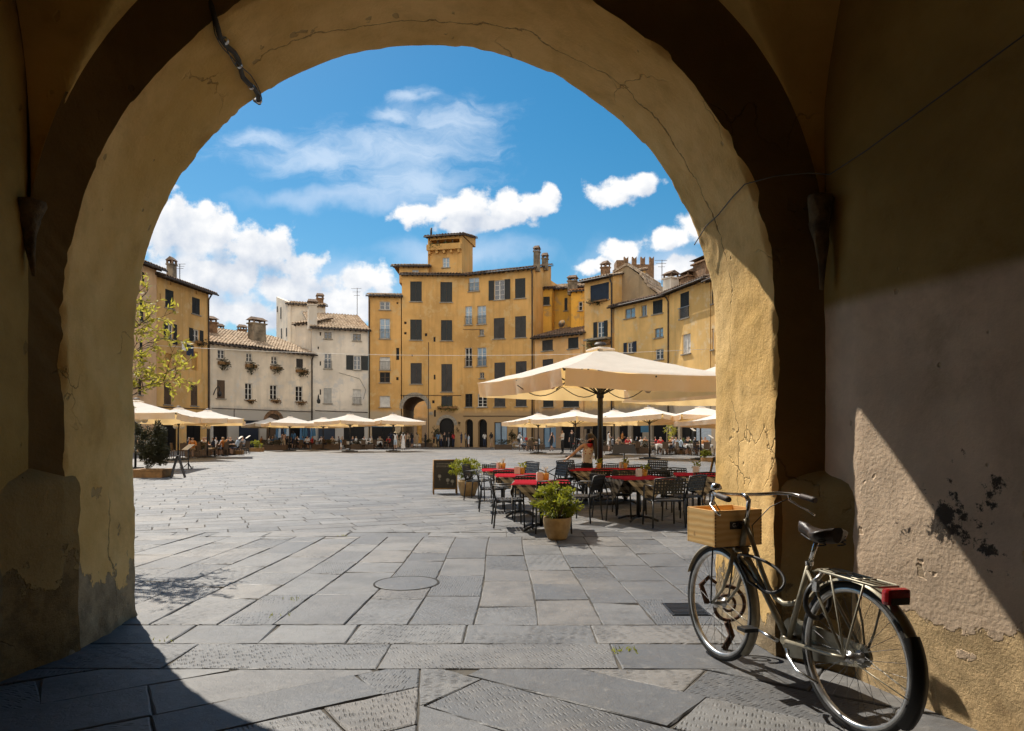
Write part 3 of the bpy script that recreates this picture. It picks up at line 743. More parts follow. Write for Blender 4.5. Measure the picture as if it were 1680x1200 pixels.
def stone_mat():
    m, t = newmat('paving_stone'); p = t.pos
    at = t.node('ShaderNodeAttribute', attribute_name='tone'); tn = at.outputs['Fac']
    c = t.mix(t.ramp(tn, 0.0, 1.0, False), (0.088, 0.092, 0.099), (0.178, 0.175, 0.170))
    warm = t.ramp(t.math('FRACT', t.math('MULTIPLY', tn, 7.31)), 0.72, 0.95)
    c = t.mix(t.math('MULTIPLY', warm, 0.35), c, (0.25, 0.21, 0.165))
    c = t.mix(t.math('MULTIPLY', t.ramp(t.noise(p, 0.45, 5, 0.6), 0.5, 0.68), 0.3), c, (0.24, 0.20, 0.15))
    c = t.mix(t.math('MULTIPLY', t.ramp(t.noise(p, 5.2, 7, 0.72, 0.3), 0.5, 0.62), 0.5), c, (0.105, 0.10, 0.095))
    n1 = t.noise(p, 1.7, 7, 0.65); n2 = t.noise(p, 13, 6, 0.7); n3 = t.noise(p, 90, 3, 0.7)
    c = t.mix(t.math('MULTIPLY', t.ramp(n1, 0.4, 0.75), 0.7), c, (0.055, 0.055, 0.056))
    c = t.mix(t.math('MULTIPLY', t.ramp(n2, 0.52, 0.75), 0.4), c, (0.31, 0.29, 0.265))
    # flaked layers: a stepped height field
    lay = t.math('SNAP', t.noise(p, 2.6, 5, 0.6), 0.09)
    # chisel marks: short dashes, direction differs per slab
    an = t.math('MULTIPLY', tn, 40.0)
    vr = t.node('ShaderNodeVectorRotate', rotation_type='Z_AXIS'); t.l.new(p, vr.inputs['Vector']); t.l.new(an, vr.inputs['Angle'])
    vo = t.node('ShaderNodeTexVoronoi', feature='F1'); t.l.new(t.vmath('MULTIPLY', vr.outputs[0], (13, 46, 1)), vo.inputs['Vector']); vo.inputs['Scale'].default_value = 1.0
    vo.inputs['Randomness'].default_value = 0.4
    dash = t.math('MULTIPLY', t.math('SUBTRACT', 1.0, t.ramp(vo.outputs[0], 0.14, 0.40)), t.ramp(t.math('FRACT', t.math('MULTIPLY', tn, 13.7)), 0.5, 0.58))
    dash = t.math('MULTIPLY', dash, t.ramp(n1, 0.36, 0.5))
    c = t.mix(t.math('MULTIPLY', dash, 0.5), c, (0.05, 0.05, 0.05))
    h = t.math('ADD', t.math('MULTIPLY', n2, 0.5), t.math('MULTIPLY', n3, 0.22))
    h = t.math('ADD', h, t.math('MULTIPLY', lay, 2.0)); h = t.math('SUBTRACT', h, t.math('MULTIPLY', dash, 0.5))
    t.l.new(c, t.b.inputs['Base Color']); t.b.inputs['Specular IOR Level'].default_value = 0.5
    t.set(t.b.inputs['Roughness'], t.math('ADD', 0.40, t.math('MULTIPLY', n2, 0.3)))
    t.l.new(t.bump(h, 0.75, 0.014), t.b.inputs['Normal'])
    return m
M['paving'] = stone_mat()
mb = MB(); mb.v = SV; mb.f = SF; mb.m = [0] * len(SF); mb.sm = [False] * len(SF)
o = mb.build('paving', M['paving'], None, tone=ST); tag(o, 'worn grey flagstones covering the square and the gateway floor', 'paving', kind='structure')
mb = MB(); mb.quad((-250, -120, -0.010), (250, -120, -0.010), (250, 400, -0.010), (-250, 400, -0.010))
o = mb.build('ground', pmat('joint_earth', (0.075, 0.066, 0.053), 0.95, 0.4, 5, 0.5, 30, obj=False)); tag(o, 'dark earth in the joints below the paving', 'ground', kind='structure')
# manhole cover and drain
mb = MB(); mb.lathe([(0.0005, 0.0075), (0.285, 0.0065), (0.292, 0.003)], 48, (0.0, -0.006, 0), 0, False); mb.lathe([(0.0005, 0.0045), (0.308, 0.0045), (0.310, 0.0)], 48, (0, 0.006, 0), 1, False)
o = mb.build('manhole_cover', [M['paving'], pmat('joint_dark', (0.02, 0.017, 0.013), 0.95)]); o.location = (gx(667, 6.42), 6.42, 0.0); tag(o, 'round worn manhole cover set in the flagstones', 'manhole cover')
mb = MB()
for k in range(9): mb.box((0, -0.16 + k * .04, 0.006), (0.26, 0.022, 0.012))
mb.box((0, 0, 0.004), (0.3, .38, 0.004)); o = mb.build('drain_grate', M['dark_metal']); o.location = (gx(1125, 5.45), 5.45, 0.002); tag(o, 'small dark drain grate in the paving beside the bicycle front wheel', 'drain')
# weeds in the joints
mb = MB(); rw = random.Random(3)
for (px, py, n_) in ((1018, 1068, 26), (480, 985, 10), (455, 1010, 8), (560, 880, 10), (270, 1050, 6)):
    Y = gy(py); c = Vector((gx(px, Y), Y, 0))
    for _ in range(n_):
        q = c + Vector((rw.gauss(0, .05), rw.gauss(0, .03), 0)); d = Vector((rw.gauss(0, .5), rw.gauss(0, .5), 1)).normalized(); s_ = d.cross(Vector((0, 1, .2))).normalized()
        mb.add([q - s_ * .004, q + s_ * .004, q + d * rw.uniform(.015, .04)], [(0, 1, 2)])
o = mb.build('grass', M['leaf_lime']); tag(o, 'tiny weeds growing in the paving joints', 'weeds', kind='stuff')
# ------------------------------------------------------------------ the houses round the square
class Facade:
    def __init__(s, name, label, cat, P0, P1, H, wallmat, depth=9.0, H1=None, group=None, z0=0.0):
        s.P0 = Vector((*P0, 0)); s.P1 = Vector((*P1, 0)); s.H = H; s.H1 = H if H1 is None else H1; s.z0 = z0
        d = s.P1 - s.P0; s.L = d.length; s.u = d.normalized(); s.n = Vector((s.u.y, -s.u.x, 0)); s.depth = depth
        s.mat = wallmat; s.holes = []; s.todo = []; s.arches = []
        s.root = thing(name, label, cat, tuple((s.P0 + s.P1) / 2 + Vector((0, 0, z0))), 0, group)
    def W(s, a, z, d=0.0): return s.P0 + s.u * a + s.n * d + Vector((0, 0, z))
    def uv(s, px, py):
        a = (px - CX) / FPX; sx_ = (a * s.P0.y - s.P0.x) / (s.u.x - a * s.u.y); Y = s.P0.y + sx_ * s.u.y
        return sx_, CAMH + (HY - py) / FPX * Y
    def rect(s, x0, y0, x1, y1):
        a0, _ = s.uv(x0, y0); a1, _ = s.uv(x1, y0); _, zt = s.uv((x0 + x1) / 2, y0); _, zb = s.uv((x0 + x1) / 2, y1)
        a0 = min(max(a0, 0.12), s.L - 0.3); a1 = min(max(a1, a0 + .15), s.L - 0.12)
        return a0, a1, max(zb, s.z0 + 0.02), min(zt, s.H - 0.15)
    def win(s, kind, x0, y0, x1, y1, **kw):
        r = s.rect(x0, y0, x1, y1); s.holes.append(r); s.todo.append((kind, r, kw)); return s
    def bx(s, mb, a0, a1, z0, z1, d0, d1, mi=0):
        mb.hexa([s.W(a0, z0, d1), s.W(a1, z0, d1), s.W(a1, z0, d0), s.W(a0, z0, d0), s.W(a0, z1, d1), s.W(a1, z1, d1), s.W(a1, z1, d0), s.W(a0, z1, d0)], mi)
    def finish(s, back=True, gable=None, reveal=0.24):
        us = sorted({0.0, s.L, *[round(v, 4) for h in s.holes for v in h[:2]]}); zs = sorted({s.z0, s.H, *[round(v, 4) for h in s.holes for v in h[2:]]})
        mb = WB()
        top = lambda a: s.H + (s.H1 - s.H) * a / s.L
        fz = lambda a, z: z if z < s.H - 1e-4 else top(a)
        idx = {}; vs = []; fs = []
        def vid(i, j):
            if (i, j) not in idx: idx[(i, j)] = len(vs); vs.append(s.W(us[i], fz(us[i], zs[j])))
            return idx[(i, j)]
        for i in range(len(us) - 1):
            for j in range(len(zs) - 1):
                cu_, cz = (us[i] + us[i + 1]) / 2, (zs[j] + zs[j + 1]) / 2
                if any(h[0] < cu_ < h[1] and h[2] < cz < h[3] for h in s.holes): continue
                fs.append((vid(i, j), vid(i + 1, j), vid(i + 1, j + 1), vid(i, j + 1)))
        mb.add(vs, fs)
        for (k, h, kw) in s.todo:
            a0, a1, z0, z1 = h; rv = kw.get('deep', reveal); q = [s.W(a0, z0), s.W(a1, z0), s.W(a1, z1), s.W(a0, z1)]; qb = [p - s.n * rv for p in q]
            for i in range(4): mb.quad(q[i], q[(i + 1) % 4], qb[(i + 1) % 4], qb[i])
        D = s.depth
        if back:
            e = 0.0
            mb.quad(s.W(0, s.z0), s.W(0, s.z0, -D), s.W(0, s.H, -D), s.W(0, s.H)); mb.quad(s.W(s.L, s.z0), s.W(s.L, s.z0, -D), s.W(s.L, s.H1, -D), s.W(s.L, s.H1))
            mb.quad(s.W(0, s.z0, -D), s.W(s.L, s.z0, -D), s.W(s.L, s.H1, -D), s.W(0, s.H, -D))
            mb.quad(s.W(0, s.H), s.W(s.L, s.H1), s.W(s.L, s.H1, -D), s.W(0, s.H, -D))
        mb.build('wall', s.mat, s.root)
        for t_ in s.todo: s.window(*t_)
        return s
    def leaf(s, mb, a0, a1, z0, z1, d, th=0.045):
        """one louvred shutter leaf"""
        s.bx(mb, a0, a1, z0, z1, d, d + th * .55)
        fw = min(.09, (a1 - a0) * .2)
        s.bx(mb, a0, a0 + fw, z0, z1, d + th * .56, d + th); s.bx(mb, a1 - fw, a1, z0, z1, d + th * .56, d + th)
        s.bx(mb, a0 + fw, a1 - fw, z1 - fw, z1, d + th * .56, d + th); s.bx(mb, a0 + fw, a1 - fw, z0, z0 + fw, d + th * .56, d + th)
        z = z0 + fw; st = max(.11, (z1 - z0) / 16)
        while z < z1 - fw - st * .5:
            mb.hexa([s.W(a0 + fw, z, d + th), s.W(a1 - fw, z, d + th), s.W(a1 - fw, z, d + th * .56), s.W(a0 + fw, z, d + th * .56),
                     s.W(a0 + fw, z + st * .55, d + th * .7), s.W(a1 - fw, z + st * .55, d + th * .7), s.W(a1 - fw, z + st * .55, d + th * .56), s.W(a0 + fw, z + st * .55, d + th * .56)])
            z += st
    def window(s, kind, r, kw):
        a0, a1, z0, z1 = r; sm = kw.get('sm', M['shutter']); w_ = a1 - a0
        if kw.get('sill', kind not in ('void', 'door', 'slot', 'fill')):
            mb = WB(); s.bx(mb, a0 - .12, a1 + .12, z0 - .09, z0 - .002, -.05, .12); mb.build('sill', kw.get('sillm', M['stone']), s.root)
        if kind == 'closed':
            mid = (a0 + a1) / 2
            for q0, q1 in ((a0 + .012, mid - .008), (mid + .008, a1 - .012)):
                mb = WB(); s.leaf(mb, q0, q1, z0 + .012, z1 - .012, -.06); mb.build('shutter', sm, s.root)
            return
        if kind == 'fill':
            mb = WB(); s.bx(mb, a0 + .003, a1 - .003, z0 + .003, z1 - .003, -.24, -.12); mb.build('blind_panel', kw.get('fm', M['ochre_fill']), s.root); return
        if kind == 'slot':
            mb = WB(); s.bx(mb, a0 + .002, a1 - .002, z0 + .002, z1 - .002, -.24, -.18); mb.build('vent', M['pane_dark'], s.root); return
        if kind == 'void': return
        if kind == 'door':
            mb = WB(); d = -kw.get('deep', .24)
            s.bx(mb, a0 + .003, a1 - .003, z0 + .003, z1 - .003, d, d + .05); ln = max(1, int(w_ / .9))
            for k in range(ln):
                b0 = a0 + w_ * k / ln + .06; b1 = a0 + w_ * (k + 1) / ln - .06
                for (p0, p1) in ((.05, .35), (.40, .95)): s.bx(mb, b0 + .05, b1 - .05, z0 + (z1 - z0) * p0, z0 + (z1 - z0) * p1, d + .051, d + .075)
            mb.build('door', kw.get('dm', M['pane_dark']), s.root); return
        fm = kw.get('fm', M['white_frame']); pm = kw.get('pm', M['pane']); d = -.16; fw = .07
        mb = WB()
        s.bx(mb, a0 + .003, a0 + fw, z0 + .003, z1 - .003, d, d + .07); s.bx(mb, a1 - fw, a1 - .003, z0 + .003, z1 - .003, d, d + .07)
        s.bx(mb, a0 + fw, a1 - fw, z0 + .003, z0 + fw, d, d + .07); s.bx(mb, a0 + fw, a1 - fw, z1 - fw, z1 - .003, d, d + .07)
        m_ = (a0 + a1) / 2
        if w_ > .5: s.bx(mb, m_ - .05, m_ + .05, z0 + fw, z1 - fw, d, d + .065)
        nb = kw.get('bars', 2 if z1 - z0 > 1.3 else 1)
        for k in range(1, nb + 1):
            zz = z0 + (z1 - z0) * k / (nb + 1)
            if w_ > .5:
                s.bx(mb, a0 + fw, m_ - .05, zz - .02, zz + .02, d, d + .05); s.bx(mb, m_ + .05, a1 - fw, zz - .02, zz + .02, d, d + .05)
            else: s.bx(mb, a0 + fw, a1 - fw, zz - .02, zz + .02, d, d + .05)
        wo_ = mb.build('window', fm, s.root)
        mb = WB(); s.bx(mb, a0 + .01, a1 - .01, z0 + .01, z1 - .01, d - .04, d + .012); mb.build('pane', pm, wo_, origin=s.root.location)
        if kw.get('open'):
            sw = kw.get('sw', w_ * .52)
            mb = WB(); s.leaf(mb, a0 - sw - .02, a0 - .02, z0 - .02, z1 + .02, .02); mb.build('shutter', sm, s.root)
            mb = WB(); s.leaf(mb, a1 + .02, a1 + sw + .02, z0 - .02, z1 + .02, .02); mb.build('shutter', sm, s.root)
        if kw.get('rail'):
            mb = WB(); h = kw['rail'] if kw['rail'] > 0.2 else .9
            s.bx(mb, a0 - .05, a1 + .05, z0 + h - .03, z0 + h, .05, .09); s.bx(mb, a0 - .05, a1 + .05, z0 + .05, z0 + .08, .05, .09)
            n_ = int(w_ / .14)
            for k in range(n_ + 1):
                q = a0 + w_ * k / n_; s.bx(mb, q - .012, q + .012, z0 + .08, z0 + h - .03, .06, .08)
            mb.build('railing', M['shutter_grey'], s.root)
    def arch_fill(s, r, mat, deep):
        """rounds the head of a rectangular opening"""
        a0, a1, z0, z1 = r; c = (a0 + a1) / 2; rad = (a1 - a0) / 2; zc = z1 - rad; n = 20; mb = WB(); f = []; 
        arc = [(c + rad * math.cos(math.pi * k / n), zc + rad * math.sin(math.pi * k / n)) for k in range(n + 1)]
        for (x_, z_), (x2, z2) in zip(arc[:-1], arc[1:]):
            mb.hexa([s.W(x_, z_, 0.002), s.W(x2, z2, 0.002), s.W(x2, z2, -deep), s.W(x_, z_, -deep), s.W(x_, z1 + .01, 0.002), s.W(x2, z1 + .01, 0.002), s.W(x2, z1 + .01, -deep), s.W(x_, z1 + .01, -deep)])
        return mb.build('arch_head', mat, s.root)
    def arch_band(s, r, mat, wd=.3):
        a0, a1, z0, z1 = r; c = (a0 + a1) / 2; rad = (a1 - a0) / 2; zc = z1 - rad; n = 24; mb = WB()
        for k in range(n):
            t0, t1 = math.pi * k / n + .008, math.pi * (k + 1) / n - .008
            p = [(c + q * math.cos(t), zc + q * math.sin(t)) for q, t in ((rad, t0), (rad, t1), (rad + wd, t1), (rad + wd, t0))]
            mb.hexa([s.W(*p[0], .03), s.W(*p[1], .03), s.W(*p[2], .03), s.W(*p[3], .03), s.W(*p[0], -.02), s.W(*p[1], -.02), s.W(*p[2], -.02), s.W(*p[3], -.02)])
        return mb.build('arch_band', mat, s.root)
    def pipe(s, a, z0, z1, r=.06, d=.1, mat=None):
        mb = WB(); mb.tube([s.W(a, z0, d), s.W(a, (z0 + z1) / 2, d), s.W(a, z1 - .4, d), s.W(a, z1, d + .25)], r, 8); mb.build('downpipe', mat or M['gutter'], s.root)
    def cable(s, pts, r=.025):
        mb = WB(); mb.tube([s.W(*s.uv(*p), .03) for p in pts], r, 5); mb.build('cable', M['gutter'], s.root)
    def roof(s, depth=7.0, rise=2.4, over=.55, a0=-.25, a1=None, H=None, H1=None, mat=None, d0=0.0, gutter=True, skew=0.0, spacing=.33, name='roof', under=True):
        a1 = s.L + .25 if a1 is None else a1; H = s.H if H is None else H; H1 = (s.H1 if H1 is None else H1)
        sl = rise / depth
        def P_(f, g):    # f 0..1 along eave, g metres up slope from facade plane (negative = overhang)
            a = a0 + (a1 - a0) * f; zb = H + (H1 - H) * f
            return s.W(a + skew * g, zb + .14 + g * sl, d0 - g)
        n = max(4, int((a1 - a0) / spacing) * 4); rows_ = []; g = -over
        r_ = random.Random(int(a1 * 100) + int(H * 10)); step = .42; gs = []
        while g < depth: gs.append(g); g += step
        gs.append(depth)
        mb = WB(); vs = []; cols = n + 1
        sag = lambda f, g_: .05 * fbm((f * s.L * .35 + s.P0.x, g_ * .3, s.H), 1.0)
        for gi, g_ in enumerate(gs):
            for lip in (0, 1):
                if (lip == 0 and gi == 0): pass
                for k in range(cols):
                    ph = k % 4; w_ = (0.0, .085, .13, .085)[ph]
                    tj = .02 * (((k // 4) * 7919 + gi * 104729) % 17 / 17 - .5)
                    p = P_(k / n, g_); p.z += w_ + sag(k / n, g_) + (.06 if lip else 0.0) + tj * 1.6
                    vs.append(p)
        R_ = len(vs) // cols
        fs = [(i * cols + k, i * cols + k + 1, (i + 1) * cols + k + 1, (i + 1) * cols + k) for i in range(R_ - 1) for k in range(n)]
        mb.add(vs, fs)
        ro = mb.build(name, mat or M['tile'], s.root)
        if under:
            mb = WB(); q = [P_(0, -over + .04), P_(1, -over + .04), P_(1, depth), P_(0, depth)]
            mb.hexa([p + Vector((0, 0, -.13)) for p in q] + [p + Vector((0, 0, -.03)) for p in q])
            # rafter ends
            k = .3
            while k < (a1 - a0) - .2:
                f = k / (a1 - a0); p0 = P_(f, -over + .1); p1 = P_(f, .1); uu = s.u * .05
                mb.hexa([p0 - uu + Vector((0, 0, -.26)), p0 + uu + Vector((0, 0, -.26)), p1 + uu + Vector((0, 0, -.26)), p1 - uu + Vector((0, 0, -.26)),
                         p0 - uu + Vector((0, 0, -.14)), p0 + uu + Vector((0, 0, -.14)), p1 + uu + Vector((0, 0, -.14)), p1 - uu + Vector((0, 0, -.14))]); k += .55
            mb.build('eave', M['soffit_wood'], ro, origin=s.root.location)
            # gable triangles under the slope
            mb = WB()
            for f in (0.0, 1.0):
                aa = a0 + (a1 - a0) * f + (.26 if f == 0 else -.26); b0 = s.W(aa, H + (H1 - H) * f - .02, d0 - .01); 
                pA, pB = P_(f, 0), P_(f, depth - .05); off = s.u * (.26 if f == 0 else -.26)
                b1 = s.W(aa, H + (H1 - H) * f - .02, d0 - depth + .05)
                mb.add([b0, b1, pB + off + Vector((0, 0, -.135)), pA + off + Vector((0, 0, -.135))], [(0, 1, 2, 3)])
            b0, b1 = s.W(a0 + .3, H - .02, d0 - depth + .05), s.W(a1 - .3, H1 - .02, d0 - depth + .05)
            mb.add([b0, b1, P_(1, depth - .05) - s.u * .3 + Vector((0, 0, -.135)), P_(0, depth - .05) + s.u * .3 + Vector((0, 0, -.135))], [(0, 1, 2, 3)])
            mb.build('gable', s.mat, s.root)
        if gutter:
            mb = WB(); mb.tube([P_(k / 6, -over - .06) + Vector((0, 0, -.07)) for k in range(7)], .075, 8); mb.build('gutter', M['gutter'], s.root)
        s.P_ = P_
        return ro
    def chimney(s, f, g, w_=.8, h=1.8, mat=None, cap='tile', d=None, P_=None, dz=.5):
        """stack on the roof at eave fraction f, g metres up the slope"""
        c = (P_ or s.P_)(f, g); mb = WB(); d = d or w_; U, V = s.u * w_ / 2, s.n * d / 2
        def ring(k, z): return [c - U * k - V * k + Vector((0, 0, z)), c + U * k - V * k + Vector((0, 0, z)), c + U * k + V * k + Vector((0, 0, z)), c - U * k + V * k + Vector((0, 0, z))]
        mb.hexa(ring(1, -dz) + ring(.94, h)); mb.hexa(ring(1.14, h + .002) + ring(1.14, h + .12))
        st = mb.build('chimney', mat or s.mat, s.root)
        mb = WB(); mi = 0
        for dx in (-1, 1):
            for dy in (-1, 1):
                q = c + U * .8 * dx + V * .8 * dy + Vector((0, 0, h + .122)); mb.hexa([q + Vector((x_, y_, 0)) for x_, y_ in ((-.07, -.07), (.07, -.07), (.07, .07), (-.07, .07))] + [q + Vector((x_, y_, .28)) for x_, y_ in ((-.07, -.07), (.07, -.07), (.07, .07), (-.07, .07))])
        rg = ring(1.22, h + .405); ap = [c - U * .9 + Vector((0, 0, h + .75)), c + U * .9 + Vector((0, 0, h + .75))]
        mb.add(rg + ap, [(0, 1, 5, 4), (2, 3, 4, 5), (1, 2, 5), (3, 0, 4), (0, 3, 2, 1)])
        mb.build('cap', M['tile_dark'], st, origin=s.root.location)
        return c
def window_box(F, x0, y0, x1, y1, label, leafm='leaf_dark', grp=None, n=150, mat='planter_wood'):
    a0, a1, z0, z1 = F.rect(x0, y0, x1, y1); c = F.W((a0 + a1) / 2, (z0 + z1) / 2, .22)
    t_ = thing('flower_box', label, 'flower box', tuple(c), 0, grp)
    mb = WB(); h = z1 - z0; F.bx(mb, a0 + .1, a1 - .1, z0 + h * .45, z0 + h * .75, .06, .36); mb.build('box', M[mat], t_)
    mb = WB(); rr = random.Random(int(x0 * 7 + y0)); add_leaves(mb, c, ((a1 - a0) / 2, .3, h * .55), n, .2, .1, 0, .6, rr, droop=.5); mb.build('foliage', M[leafm], t_)
    return t_
A = M
OCH, OCH2 = (0.66, 0.37, 0.10), (0.70, 0.43, 0.155)
M['f_main'] = facade_mat('render_main', (0.63, 0.37, 0.130), 0.35, (0.60, 0.42, 0.20), (0.40, 0.27, 0.14))
M['f_narrow'] = facade_mat('render_narrow', (0.64, 0.37, 0.13), 0.3, (0.62, 0.44, 0.22), (0.46, 0.36, 0.24))
M['f_left'] = facade_mat('render_left', (0.74, 0.45, 0.17), 0.4, (0.66, 0.48, 0.26))
M['f_pink'] = facade_mat('render_pink', (0.76, 0.50, 0.29), 0.25, (0.62, 0.50, 0.36))
M['f_white'] = facade_mat('render_white', (0.80, 0.69, 0.54), 0.3, (0.60, 0.57, 0.52), (0.46, 0.43, 0.38))
M['f_white2'] = facade_mat('render_white_b', (0.76, 0.68, 0.57), 0.3, (0.56, 0.55, 0.53), (0.45, 0.425, 0.39))
M['f_low'] = facade_mat('render_low', (0.75, 0.44, 0.18), 0.35, (0.6, 0.45, 0.28), (0.30, 0.215, 0.14))
M['f_right'] = facade_mat('render_right', (0.78, 0.48, 0.18), 0.35, (0.62, 0.50, 0.33), (0.33, 0.25, 0.17))
M['f_right2'] = facade_mat('render_right_b', (0.80, 0.51, 0.19), 0.3, (0.66, 0.52, 0.32), (0.33, 0.27, 0.20))
M['f_back'] = facade_mat('render_back', (0.78, 0.44, 0.08), 0.5, (0.35, 0.26, 0.15))
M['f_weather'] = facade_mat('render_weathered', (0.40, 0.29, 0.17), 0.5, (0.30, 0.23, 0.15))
GRP = 'houses round the square'
# left: pink and ochre houses
Z4 = (-29.6, 44.0); Z5 = (-28.70, 53.3); Z6 = (-27.55, 62.0)
def lerp2(a, b, f): return (a[0] + (b[0] - a[0]) * f, a[1] + (b[1] - a[1]) * f)
Zp = (gx(255, 55.0), 55.0)
F0 = Facade('town_house', 'pale pink plaster house at the left edge of the square', 'house', (-30.6, 41.0), (-28.58, 54.9), 14.7, M['f_pink'], 9, group=GRP)
for r_ in ((229, 492, 235.5, 527), (233, 447, 237, 468), (229, 560, 234, 594), (227, 622, 232, 648)): F0.win('closed', *r_)
F0.finish(); F0.roof(6, 1.8, .7, mat=M['tile_dark'])
F1 = Facade('town_house', 'yellow ochre four storey house with dark shutters left of the white houses', 'house', (-28.55, 54.95), Z6, 14.2, M['f_left'], 9, group=GRP)
F1.win('closed', 271, 476, 285, 506).win('closed', 315, 489, 328, 516)
F1.win('win', 274, 531, 284, 556, open=1).win('win', 316, 541, 327, 561, open=1)
F1.win('fill', 314, 577, 325, 608).win('fill', 270, 580, 282, 604)
F1.win('closed', 269, 628, 281, 664, sm=M['brown_frame']).win('closed', 313, 632, 324, 666, sm=M['brown_frame'])
F1.win('door', 306, 690, 332, 742, dm=M['pane_dark']).win('door', 264, 690, 292, 745, dm=M['pane_dark'])
F1.win('slot', 262, 482, 264, 491).win('slot', 321, 478, 323, 483).win('slot', 279, 462, 281, 468)
F1.finish(); F1.roof(6, 1.6, .75, mat=M['tile_dark']); F1.pipe(F1.L - .15, 0, 14.0, .07); F1.cable([(258, 668), (343, 672)], .04)
F1.chimney(.50, 1.2, .6, 1.25, M['rubble'])
# white houses
W0, W1, W2 = (-27.45, 62.1), (-20.9, 71.4), (-15.5, 73.6)
F2 = Facade('town_house', 'low cream white house with four flower boxes under its small top windows', 'house', W0, W1, 9.75, M['f_white'], 9, group=GRP)
for r_ in ((357, 574, 369, 589), (404, 580, 414, 594), (445, 585, 455, 598)): F2.win('win', *r_)
F2.win('closed', 486, 589, 497, 604, sm=M['shutter_grey']).win('closed', 356, 624, 369, 654, sm=M['brown_frame'])
for r_ in ((402, 629, 414, 656), (443, 632, 455, 656), (485, 634, 497, 659)): F2.win('win', *r_, pm=M['pane_dark'])
F2.win('door', 350, 688, 374, 742, dm=M['pane_dark']).win('door', 392, 690, 426, 742, dm=M['shutter_blue'])
F2.win('door', 437, 679, 461, 742, dm=M['brown_frame']).win('door', 468, 690, 508, 742, dm=M['pane_dark'])
ar = F2.todo[-2][1]
F2.win('slot', 492, 616, 494.5, 619)
F2.finish(); F2.arch_fill(ar, M['f_white'], .26); F2.arch_band(ar, M['brick'], .35); F2.roof(7, 2.3, .5, mat=M['tile'], skew=.0); F2.pipe(F2.L - .1, 0, 9.6, .07)
F2.cable([(347, 670), (513, 676)], .035); F2.cable([(384, 671), (384, 690)], .03)
F2.chimney(.60, 3.0, 1.5, 1.7, M['rubble'], d=1.0); F2.chimney(.24, 4.5, 1.1, .9, M['brick']); F2.chimney(.06, 3.0, 1.0, .9, M['brick'])
F3 = Facade('town_house', 'taller grey white house with one pair of dark shutters beside the yellow houses', 'house', W1, W2, 12.6, M['f_white2'], 10, group=GRP)
F3.win('win', 532, 545, 544, 556, fm=M['stone']).win('win', 579, 548, 592, 559.5, fm=M['stone'])
F3.win('win', 532, 580, 544, 605, pm=M['pane'], rail=.8).win('win', 580, 584, 592, 607, open=1, sw=.75)
F3.win('closed', 531, 637, 544, 662, sm=M['shutter_pale']).win('win', 579, 639, 592, 663, pm=M['curtain'], rail=.7)
F3.win('door', 522, 692, 550, 742, dm=M['shutter_blue']).win('door', 564, 692, 598, 742, dm=M['pane_dark'])
for r_ in ((524.5, 545, 526.5, 551), (521, 569, 523, 573), (524.5, 593, 526.5, 600), (524.5, 639, 526.5, 648)): F3.win('slot', *r_)
F3.finish(); F3.roof(8, 2.7, .45, mat=M['tile']); F3.cable([(517, 674), (603, 677)], .04); F3.cable([(556, 612), (578, 618), (590, 622), (600, 640), (596, 655)], .018)
F3.chimney(.05, .5, .9, 2.0, M['f_white2'], d=1.0)
# white attic block behind
F3b = Facade('attic_house', 'white attic block with small tiled roof rising behind the white houses', 'house', (gx(472, 79), 79), (gx(534, 80.5), 80.5), CAMH + (HY - 502) / FPX * 80, M['f_white2'], 5, group=GRP)
F3b.win('win', 505, 507, 511, 514, pm=M['pane_blue']); F3b.finish(); F3b.roof(4.6, 1.0, .35, mat=M['tile']); F3b.chimney(.86, 2.5, .8, .6, M['brick'])
mb = WB(); cA, cB = Vector((gx(472, 79), 79, 0)), Vector((gx(453.5, 84.5), 84.5, 0))
za = CAMH + (HY - 487) / FPX * 79; zb = CAMH + (HY - 486) / FPX * 84
mb.hexa([cA + Vector((.0, -.02, 0)), cA + Vector((.35, -.02, 0)), cB + Vector((.35, 0, 0)), cB, cA + Vector((0, -.02, za - .6)), cA + Vector((.35, -.02, za - .6)), cB + Vector((.35, 0, zb)), cB + Vector((0, 0, zb))])
mb.build('flank_wall', M['f_white2'], F3b.root)
for (px, py, px2, py2) in ((462, 504, 465.5, 523), (456, 503, 458, 512), (463, 539, 466, 555), (475, 538, 478, 552)):
    f = (472 - px) / (472 - 453.5) ; q = cA.lerp(cB, max(0.05, min(.95, f))); zt = CAMH + (HY - py) / FPX * q.y; zb_ = CAMH + (HY - py2) / FPX * q.y
    d = (cB - cA).normalized() * .45; o_ = Vector((-.04, -.03, 0)); mb = WB(); mb.hexa([q + o_ + Vector((0, 0, zb_)), q + d + o_ + Vector((0, 0, zb_)), q + d + Vector((.1, 0, zb_)), q + Vector((.1, 0, zb_)), q + o_ + Vector((0, 0, zt)), q + d + o_ + Vector((0, 0, zt)), q + d + Vector((.1, 0, zt)), q + Vector((.1, 0, zt))]); mb.build('window', M['shutter_grey'], F3b.root)
# stair block between the two white houses
F3c = Facade('rooftop_block', 'grey plastered rooftop block with chimney above the low white house', 'house', (gx(484, 73.4), 73.4), (gx(514, 72.4), 72.4), CAMH + (HY - 532) / FPX * 73, M['f_white2'], 3, group=GRP, z0=9.0)
F3c.finish(); F3c.roof(3, .9, .3, mat=M['tile'], gutter=False)
